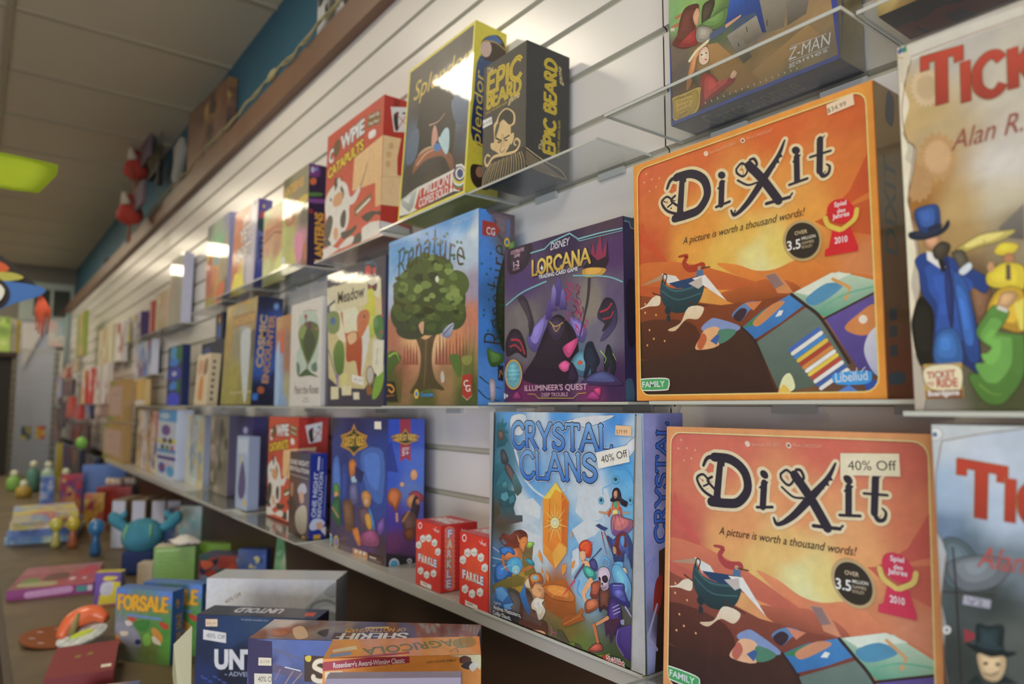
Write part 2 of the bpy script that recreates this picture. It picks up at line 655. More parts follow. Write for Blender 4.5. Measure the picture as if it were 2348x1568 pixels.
# ceiling: lay-in tiles with a T-bar grid
tile_mat = mat('ceiling_tile', 'BEB090', 0.9, bump=0.5, bump_scale=180)
structure(box_obj('ceiling', (FAR_X, -5.0, CEIL), (2.2, BLUE_Y + 0.06, CEIL + 0.03), tile_mat))
bm = bmesh.new()
x = 0.44
TROFFERS = []
while x > FAR_X:
    box_into(bm, (x - 0.012, -5, CEIL - 0.008), (x + 0.012, BLUE_Y, CEIL + 0.001))
    x -= 0.655
for y in (0.03, -1.28, -2.59, -3.9):
    box_into(bm, (FAR_X, y - 0.012, CEIL - 0.010), (2.2, y + 0.012, CEIL + 0.001))
structure(link_mesh('trim_2', bm, mat('ceiling_grid', 'A29678', 0.5)))

structure(box_obj('floor', (FAR_X - 0.1, -5, -0.03), (3.0, 1.0, 0), mat('shop_carpet', '5A5044', 0.95, mottle=0.15, mottle_scale=20)))
structure(box_obj('wall_far', (FAR_X - 0.1, -5, 0), (FAR_X, 1.0, CEIL), mat('far_wall_paint', '706A5C', 0.8)))
structure(box_obj('wall_left', (FAR_X, -5.1, 0), (3.0, -5.0, CEIL), mat('left_wall_paint', 'A89C84', 0.9)))

# lay-in fluorescent troffers
glow = mat('lamp_diffuser', 'FFFFFF', 0.5, emit=(1.0, 0.88, 0.67, 1), emit_strength=16.5)
glow_far = mat('dim_lamp_diffuser', 'FFFFFF', 0.5, emit=(1.0, 0.87, 0.64, 1), emit_strength=11.0)  # far panels emit less so the far wall stays darker
pan = mat('lamp_pan', 'D8D4C8', 0.4)
TRN = 0


def troffer(ix, ya, label, half=.63):
    xa, xb = 0.44 - 0.655 * ix - 0.643, 0.44 - 0.655 * ix - 0.012
    t = empty('ceiling_light', ((xa + xb) / 2, ya - half - .01, CEIL))
    tag(t, label, 'ceiling light', 'fluorescent panels in the ceiling')
    box_obj('frame', (xa - (xa + xb) / 2, -half, -0.012), ((xb - xa) / 2, half, -0.001), pan, t)
    box_obj('diffuser', (xa - (xa + xb) / 2 + 0.03, .03 - half, -0.016), ((xb - xa) / 2 - 0.03, half - .03, -0.0125), glow_far if ix > 5 else glow, t)


LAMP_LABEL = 'warm white fluorescent panel set in the tiled ceiling, unseen, the one nearest the lens added as key light'
for ix, ya in ((4, 0.018), (9, 0.018), (12, 0.018), (14, 0.018), (0, -1.292), (9, -1.292), (13, -1.292)):  # the unseen panel nearest the lens is added as key light
    troffer(ix, ya, LAMP_LABEL, .63 if ya < 0 else .32)

# ------------------------------------------------------------------ printed cardboard boxes
FACES = {'front': ('front_print', lambda w, d, h: ((0, 0, 0), (1, 0, 0), (0, 0, 1), w, h)),
         'side': ('side_print', lambda w, d, h: ((w, 0, 0), (0, 1, 0), (0, 0, 1), d, h)),
         'top': ('top_print', lambda w, d, h: ((0, 0, h), (1, 0, 0), (0, 1, 0), w, d)),
         'bottom': ('bottom_print', lambda w, d, h: ((0, d, 0), (1, 0, 0), (0, -1, 0), w, d)),
         'left': ('end_print', lambda w, d, h: ((0, d, 0), (0, -1, 0), (0, 0, 1), d, h))}
COMIC = {'crystal': '1C2230', 'castle': '2A2418', 'quest': '1A1A30', 'quest_side': '1C1C34', 'railgold': '2A2014', 'purple': '1A1220', 'railblue': '1A1E1E', 'tree_side': '2A3A20'}
STICKER = mat('paper_sticker', None, 0.55)


def game_box(name, label, cat, group, loc, yaw, lean, size, hexa, m, faces, stickers=(), base=None, haze_tint=False):
    w, d, h = size
    key = 'card_' + hexa + m.name
    bm = bmesh.new()
    box_into(bm, (0, 0, 0), (w, d, h), min(0.0014, d * 0.1))
    body_mat = mat(key, hexa, 0.42, 0.35 if m is not MATTE else 0.0, 0.1)
    o = link_mesh(name, bm, body_mat)
    a = math.radians(lean)
    o.matrix_world = Matrix.Translation((loc[0], loc[1], loc[2] + d * math.sin(a))) @ Matrix.Rotation(math.radians(yaw), 4, 'Z') @ Matrix.Rotation(-a, 4, 'X')
    tag(o, label, cat, group)
    bw, bd, bh = base or size
    depth = {}
    for f, art in faces.items():
        part, fn = FACES[f]
        og, U, V, W, H = fn(w, d, h)
        _, _, _, W0, H0 = fn(bw, bd, bh)
        ink = lay(ART[art], W0 * 1000, H0 * 1000, COMIC.get(art))
        if base:
            ink.v = [(x * W / W0, y * H / H0, z) for x, y, z in ink.v]
        if haze_tint:                                     # haze of window light on the film, put into the print colours
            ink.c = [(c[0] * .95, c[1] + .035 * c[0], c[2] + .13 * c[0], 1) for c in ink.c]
        depth[f] = ink.n
        ink.make(part, m, o, og, U, V)
    for f, ops in stickers:
        part, fn = FACES[f]
        og, U, V, W, H = fn(w, d, h)
        ink = Ink()
        ink.n = depth.get(f, 0) + 6
        i2 = lay(ops, W * 1000, H * 1000)
        ink.v = [(x, y, z + ink.n * LAYER) for x, y, z in i2.v]
        ink.f, ink.c = i2.f, i2.c
        st = ink.make('price_sticker', STICKER, o, og, U, V)
    return o


ART = {}   # cover prints, millimetres from the lower corner of the face
ART['dunes'] = [('B',[(19.4,291.7,'CE5C2C'),(88.1,286.5,'CF6022'),(203.6,294.4,'CC5A1A'),(296.2,290,'C4561A'),(36.1,237,'CC6626'),(174.9,227.7,'D88426'),(293.2,221.9,'CC6A1E'),(21,198.4,'C4521F'),(101.6,204.1,'DC8C28'),(162.4,181.8,'ECB846'),(172.4,158.2,'FAEA8A'),(178.6,144,'FCEE98'),(198.5,158.3,'F4D662'),(236.1,180.8,'DC9230'),(280.4,171.5,'CA681E'),(27.5,169.5,'BC4C1E'),(84.9,173.4,'E29A30'),(130.4,158,'F0BC44'),(288.9,127.5,'CA7A40'),(143.7,126.2,'D08028'),(245.2,121.3,'C87020'),(51,138.8,'B85020'),(167.8,28.4,'503020'),(284.3,24.2,'604030')],0.03,40),
 ('P','C44A1A','125 2281 212 2095 568 1648 348 1793 82 2007',0),('P','BE4A16','2989 2352 2993 1969 2476 1784 2796 2018',0),('P','BC5018','2430 1794 3000 1904 2994 1549 2607 1669',0),
 ('P','CC6A22','39 1719 518 1696 940 1593 1300 1460 1607 1331 1818 1239 1436 1228 838 1338 34 1475',1,'B85420'),
 ('P','D97E26','1244 1552 1502 1503 1744 1399 1978 1379 2299 1442 2590 1275 2986 1152 2990 1031 2215 1130 1607 1331',1,'C06420'),
 ('P','B85A1E','1262 1199 1604 1240 1846 1289 2170 1209 2260 1061 1812 1071 1487 1061',1,'8A4418'),
 ('P','8A421E','2 995 20 1342 673 1208 1287 1072 1812 1071 2213 1090 2435 799 2027 47 2 84',0,'4A2418'),('P','5A2E1C','11 953 500 988 919 871 911 566 2 538',1,'44261A'),
 ('P','452A1E','2 498 654 524 1276 710 1588 786 1749 631 1941 57 2 82',0,'35201A'),('P','E8A050','226 2880 222 2872 212 2870 201 2877 197 2888 202 2897 212 2898 222 2891',1),
 ('P','E8A050','315 2786 310 2778 300 2776 290 2783 286 2794 290 2803 301 2804 311 2797',1),('P','E8A050','188 2777 183 2768 173 2767 162 2773 158 2785 163 2793 173 2795 184 2788',1),
 ('P','E8A050','383 2671 379 2662 368 2661 359 2667 355 2678 359 2687 369 2688 379 2682',1),('P','E8A050','275 2642 271 2633 261 2631 251 2638 247 2649 251 2658 261 2659 271 2653',1),
 ('P','E8A050','438 2768 434 2759 424 2758 414 2764 410 2775 414 2784 424 2786 434 2779',1),('P','E8A050','170 1213 166 1204 156 1201 145 1206 141 1217 146 1226 156 1229 166 1223',1),
 ('P','E8A050','115 1164 110 1155 100 1152 90 1157 86 1167 90 1177 101 1180 111 1174',1),('P','E8A050','234 878 230 869 220 866 210 871 206 881 210 890 220 893 230 888',1),
 ('P','E8A050','302 764 297 755 288 752 278 756 274 766 278 776 288 779 298 774',1),('P','E8A050','194 691 190 681 180 678 170 683 166 693 170 702 180 705 190 701',1),
 ('P','E8A050','473 725 469 716 459 712 450 717 446 727 450 736 460 739 469 734',1),('P','E8A050','168 1103 163 1094 153 1091 143 1096 139 1106 143 1116 154 1119 164 1113',1),
 ('P','E8A050','344 1058 340 1049 330 1046 320 1051 316 1061 320 1070 330 1073 340 1068',1),('P','A88460','70 1448 429 1548 486 1486',0),
 ('P','D0C8B8','429 1562 647 1502 737 1405 538 1406',0),('P','2E4C52','438 1493 537 1379 790 1337 1059 1411 1029 1216 910 1089 685 1044 510 1115 405 1294',1,'1E3438'),
 ('P','243E60','532 1425 983 1452 907 1319 660 1352',0),('L','3E6064',2.09,'430 1453 642 1317 1026 1344',1),('L','3E6064',1.48,'427 1345 673 1208 1008 1244',1),
 ('L','2A2420',1.52,'443 1438 463 1543 514 1522 477 1420',1),('P','DCD4C4','892 1435 1078 1451 1364 1110 1044 1336',0),('P','B8A898','839 1383 1029 1433 1041 1329 979 1299',0),
 ('P','E2CDA8','27 1152 174 1199 282 1282 398 1295 385 1175 209 1176',1),('P','E2CDA8','514 859 704 921 831 1098 1049 1074 968 948 795 959 630 839',1,'C8A878'),
 ('L','4A2E20',1.53,'284 1337 439 1276',0),('L','4A2E20',1.39,'833 1150 1104 1085',0),
 ('P','1E3036','567 1088 560 1065 542 1049 518 1045 495 1054 478 1073 472 1098 479 1121 497 1137 521 1141 544 1132 561 1112',1),
 ('P','1E3036','557 996 553 975 541 961 526 957 511 964 501 980 497 1002 502 1023 513 1037 528 1041 543 1034 554 1017',1),
 ('L','A43418',2.65,'706 1726 823 1717 782 1635 863 1554 1039 1559',1,10.0),('P','B88A60','1038 1534 1029 1517 1007 1513 985 1524 976 1544 986 1560 1008 1564 1030 1553',1),
 ('P','4A6A8C','963 1520 1050 1519 1054 1447 952 1452',0),('L','5A3A20',1.67,'1017 1537 1148 1534',0),('P','C47C44','1821 1328 1977 1352 2097 1219 2177 1094 1993 1118 1947 1228',0),
 ('P','8A6A60','1860 1323 1976 1333 2071 1199 1970 1167',0),('P','5A7AA0','1427 946 1597 1060 1785 1050 1649 971 1536 863',1),('P','C8743C','1597 1060 1811 1059 1702 965',0),
 ('P','3A2A30','1440 920 1541 1007 1622 974 1536 863',1),('P','7A8AB0','1135 926 1253 919 1534 803 1363 745 1010 812',1),('P','D8A068','977 713 1072 819 1250 816 1244 619 927 590',1),
 ('P','4A7A60','1249 791 1477 772 1390 682 1244 639',1),('P','B85A30','944 640 1025 773 1083 705 1004 585',1),('P','3A5A90','1127 677 1218 744 1262 729 1215 626',0),
 ('P','B8C8A8','2165 1096 2655 1248 3043 1096 3040 1025 2504 814 2392 869 2281 992',0,'4E9070'),('P','DCE0C4','2190 1104 2589 1247 2782 1211 2330 1052',0),
 ('P','4A86A4','2305 1016 2529 1147 2691 1092 2418 943',1),('L','C8924A',3.38,'2597 1181 2765 1072 2718 972',0),('L','62A484',1.71,'2439 886 2688 1008 2981 1053',1),
 ('P','3F7FB4','1547 790 1808 954 2141 1088 2284 958 2006 795 1696 645',0,'3068A0'),('P','3A7A50','1555 789 1807 949 1964 1006 1696 800',0),
 ('P','C47E44','1698 847 1926 1006 2077 1020 1922 895 1749 791',1),('P','E8E4D8','1959 868 2006 932 2056 931 2029 880',0),
 ('P','66766A','1730 621 2307 933 2469 791 2726 330 2543 168 1983 66',0,'4C5A4C'),('P','5E4C8C','2503 792 3042 1000 3029 195 2804 301',0,'453A78'),
 ('P','C47A3C','2695 689 2848 821 2974 889 3030 822 3033 659 2859 602',1),
 ('P','E8D8C0','2917 751 2910 731 2895 718 2874 714 2854 722 2840 738 2835 759 2842 780 2857 793 2878 797 2898 789 2912 772',1),
 ('P','CBC8CC','2872 446 2920 607 3024 690 3049 637 3035 235 2945 259',1,'A0A4B8'),('L','352620',3.54,'2153 1086 2303 956 2469 795 2723 351',1),
 ('L','352620',3.25,'1547 794 1704 635 1789 442',1),('L','352620',2.01,'2492 797 3043 1014',0),('L','3E62A8',4.22,'2113 510 2431 699',0),('L','D8D4C8',4.2,'2143 473 2457 660',0),
 ('L','3E7FB8',4.17,'2173 435 2482 621',0),('L','D0B030',4.15,'2203 398 2507 582',0),('L','A83A24',4.13,'2232 361 2532 544',0),('L','C87A30',4.11,'2261 325 2557 506',0),
 ('L','D8D4C8',4.09,'2290 289 2582 468',0),('L','D8B830',4.07,'2319 253 2606 431',0),('L','B04030',4.05,'2347 217 2631 393',0),('L','E0DCD0',4.03,'2376 181 2655 356',0),
 ('L','3A5A98',4.01,'2404 146 2679 319',0),('L','D8D4C8',3.99,'2432 111 2703 283',0),('P','D8D8A0','2022 227 2109 269 2151 112 1979 70',1),('P','D8B040','1958 48 2031 159 2112 46',1),
 ('P','4A78BC','2537 41 2714 139 2864 27',0),('P','2A4A98','2859 160 3024 186 3025 26 2894 27',0),('P','2F90CC','2549 211 2612 259 2905 265 2935 215 2920 166 2838 140 2607 146',1),
 ('T','Libellud','E8F0F0',(258.6,16.7),(289.7,18.3),8.7,{'b': 0.01}),('L','DCE8EC',0.83,'2720 288 2740 256',0),('L','DCE8EC',0.82,'2876 302 2833 259',0),
 ('L','DCE8EC',0.83,'2796 296 2794 265',0),('L','DDC48E',18.01,'798 2673 740 2226',0),('L','DDC48E',17.62,'696 2708 924 2693 1100 2573 1143 2388 1028 2241 863 2210 659 2206',1),
 ('L','DDC48E',11.75,'552 2606 619 2699 795 2706',1,13.6),('L','DDC48E',11.8,'740 2237 551 2322 462 2452 552 2502 632 2418 556 2370',1,10.25),
 ('L','DDC48E',11.06,'710 2351 612 2439 674 2484',1),('L','DDC48E',14.86,'1347 2473 1330 2224',0),('L','DDC48E',10.0,'1259 2210 1446 2232',0),
 ('L','DDC48E',9.34,'1295 2420 1385 2481',0),('L','DDC48E',16.27,'1700 2584 1872 2372 2050 2099',1),('L','DDC48E',9.85,'1902 2101 2176 2107',0),
 ('L','DDC48E',8.37,'2176 2107 2206 2141',0),('L','DDC48E',8.45,'2142 2729 2053 2568 1880 2377',1,15.4),('L','DDC48E',16.09,'1880 2377 1705 2190 1578 2092',1,11.94),
 ('L','DDC48E',12.28,'1578 2092 1498 2065 1460 2124',1,9.35),('L','DDC48E',9.52,'1544 2582 1618 2626 1693 2546 1635 2473 1553 2530 1544 2582',1),
 ('L','DDC48E',9.89,'1719 2505 1802 2555 1772 2632 1721 2637',1),('L','DDC48E',9.16,'1556 2449 1684 2362 1800 2361',1),('L','DDC48E',12.84,'2270 2513 2265 2260',0),
 ('L','DDC48E',8.87,'2176 2237 2379 2253',0),('L','DDC48E',8.34,'2231 2471 2306 2519',0),('L','DDC48E',12.8,'2529 2619 2511 2295',0),
 ('L','DDC48E',10.8,'2511 2299 2545 2236 2600 2248 2618 2310 2586 2346',1,7.65),('L','DDC48E',8.33,'2416 2466 2636 2470',0),('L','DDC48E',8.23,'2500 2576 2580 2641',0,6.86),
 ('P','DDC48E','1439 2538 1426 2502 1392 2482 1347 2483 1302 2505 1270 2543 1258 2586 1272 2622 1306 2642 1352 2640 1397 2617 1429 2580',1),
 ('P','DDC48E','2344 2558 2332 2525 2302 2507 2262 2508 2223 2530 2194 2565 2185 2605 2197 2639 2228 2657 2268 2655 2307 2633 2335 2598',1),('L','2A2430',10.21,'798 2673 740 2226',0),
 ('L','2A2430',10.23,'696 2708 924 2693 1100 2573 1143 2388 1028 2241 863 2210 659 2206',1),('L','2A2430',3.71,'552 2606 619 2699 795 2706',1,5.57),
 ('L','2A2430',3.73,'740 2237 551 2322 462 2452 552 2502 632 2418 556 2370',1,2.17),('L','2A2430',3.07,'710 2351 612 2439 674 2484',1),('L','2A2430',7.7,'1347 2473 1330 2224',0),
 ('L','2A2430',2.97,'1259 2210 1446 2232',0),('L','2A2430',2.2,'1295 2420 1385 2481',0),('L','2A2430',9.66,'1700 2584 1872 2372 2050 2099',1),('L','2A2430',3.6,'1902 2101 2176 2107',0),
 ('L','2A2430',2.15,'2176 2107 2206 2141',0),('L','2A2430',1.99,'2142 2729 2053 2568 1880 2377',1,8.94),('L','2A2430',9.34,'1880 2377 1705 2190 1578 2092',1,5.19),
 ('L','2A2430',5.34,'1578 2092 1498 2065 1460 2124',1,2.4),('L','2A2430',2.64,'1544 2582 1618 2626 1693 2546 1635 2473 1553 2530 1544 2582',1),
 ('L','2A2430',3.12,'1719 2505 1802 2555 1772 2632 1721 2637',1),('L','2A2430',2.35,'1556 2449 1684 2362 1800 2361',1),('L','2A2430',6.66,'2270 2513 2265 2260',0),
 ('L','2A2430',2.8,'2176 2237 2379 2253',0),('L','2A2430',2.14,'2231 2471 2306 2519',0),('L','2A2430',6.86,'2529 2619 2511 2295',0),
 ('L','2A2430',4.95,'2511 2299 2545 2236 2600 2248 2618 2310 2586 2346',1,1.8),('L','2A2430',2.48,'2416 2466 2636 2470',0),('L','2A2430',2.29,'2500 2576 2580 2641',0,0.91),
 ('P','2A2430','1399 2548 1392 2529 1373 2518 1348 2519 1324 2531 1306 2551 1300 2575 1307 2594 1326 2605 1351 2604 1376 2592 1393 2571',1),
 ('P','2A2430','2311 2568 2304 2549 2287 2539 2263 2540 2241 2553 2225 2573 2219 2595 2226 2614 2244 2624 2267 2623 2289 2611 2305 2591',1),
 ('P','DDC48E','842 2608 813 2269 793 2273 825 2613',0),('P','2A2430','2075 2621 2118 2561 2063 2554 2076 2498 2020 2518 2024 2465 1978 2487',0),
 ('T','A picture is worth a thousand words!','38281E',(77.5,186.3),(232.1,188),8.1,{'sh': 0.28}),('T','Jean-Louis ROUBIRA','E0A070',(119.4,285.4),(154.7,286.4),3.8,{}),
 ('T','Marie CARDOUAT','E0A070',(168.7,286.9),(200.8,286.9),3.6,{}),('P','E8C8A0','1176 2865 1166 2846 1142 2843 1119 2859 1109 2884 1120 2903 1144 2906 1167 2890',1),
 ('P','E8C8A0','1668 2870 1659 2852 1637 2850 1616 2865 1607 2889 1617 2907 1639 2909 1660 2894',1),
 ('P','7A3A18','1652 2875 1647 2866 1637 2865 1628 2872 1624 2884 1628 2893 1638 2894 1648 2887',1),
 ('P','B09258','2509 1582 2477 1482 2399 1418 2293 1407 2187 1453 2110 1547 2084 1663 2118 1767 2202 1831 2310 1837 2414 1786 2486 1693',1),
 ('P','30281F','2482 1588 2454 1501 2386 1445 2294 1436 2202 1476 2136 1558 2114 1657 2143 1747 2215 1802 2309 1808 2399 1764 2462 1684',1),
 ('T','OVER','C8B080',(221.8,169.2),(235.6,169.2),3.8,{'b': 0.01}),('T','3.5','F0E8D8',(212.9,154.6),(228,154.9),9.5,{'b': 0.02}),
 ('T','MILLION','E0D4B8',(229.2,162.8),(244.2,163.1),3.1,{'b': 0.01}),('T','GAMES','C8B080',(229,158.3),(242.2,158.3),2.7,{}),('T','SOLD!','C8B080',(228.9,154),(240.2,154.2),2.7,{}),
 ('P','C8141C','2844 1809 2824 1753 2773 1720 2705 1718 2638 1749 2589 1804 2573 1870 2594 1927 2647 1959 2716 1959 2783 1927 2829 1872',1),
 ('P','C8141C','2618 1671 2798 1663 2865 1464 2862 1416 2529 1416 2536 1481 2577 1499',0),('L','D0B038',4.89,'2550 1804 2582 1722 2694 1656',1),
 ('L','D0B038',4.68,'2868 1818 2839 1729 2720 1657',1),('T','Spiel','F0E4DC',(264.7,189.2),(276.9,189),4.5,{'b': 0.02}),('T','des','F0E4DC',(267.5,182.5),(275.8,182.4),3.9,{'b': 0.02}),
 ('T','Jahres','F0E4DC',(262.4,177.5),(279.4,177.7),4.5,{'b': 0.02}),('T','2010','F0E4DC',(263.6,152.6),(276.6,152.5),6,{'b': 0.02}),
 ('P','E8E4D0','10 235 77 277 475 275 534 221 519 154 465 123 74 125 16 169',1),('P','3C9A54','29 229 84 263 471 262 517 216 502 159 458 137 81 138 35 172',1),
 ('T','FAMILY','F0F0E8',(9.6,16.8),(45.9,17.1),6.9,{'b': 0.02}),('FR','FAE080',7.6,13),('FR','F09A2C',6.2,14)]
ART['dunes_side'] = [('B',[(12.7,296.1,'8A6A2A'),(33.2,192.7,'6A5A40'),(26.4,3.7,'7A3A18'),(17.4,126.7,'6A4A2A')],0.03,10),('T','DIXIT','3E4A48',(32.7,137.1),(37.4,232.5),23.5,{'b': 0.02}),
 ('P','3A3A38','287 3006 418 2953 365 2674 213 2723',1),('P','34424A','109 847 256 870 244 755 101 734',0),('P','34424A','92 682 246 697 235 589 84 570',0),
 ('P','34424A','86 499 235 511 224 404 74 387',0),('P','2F4A58','59 236 332 254 344 161 57 136',1)]
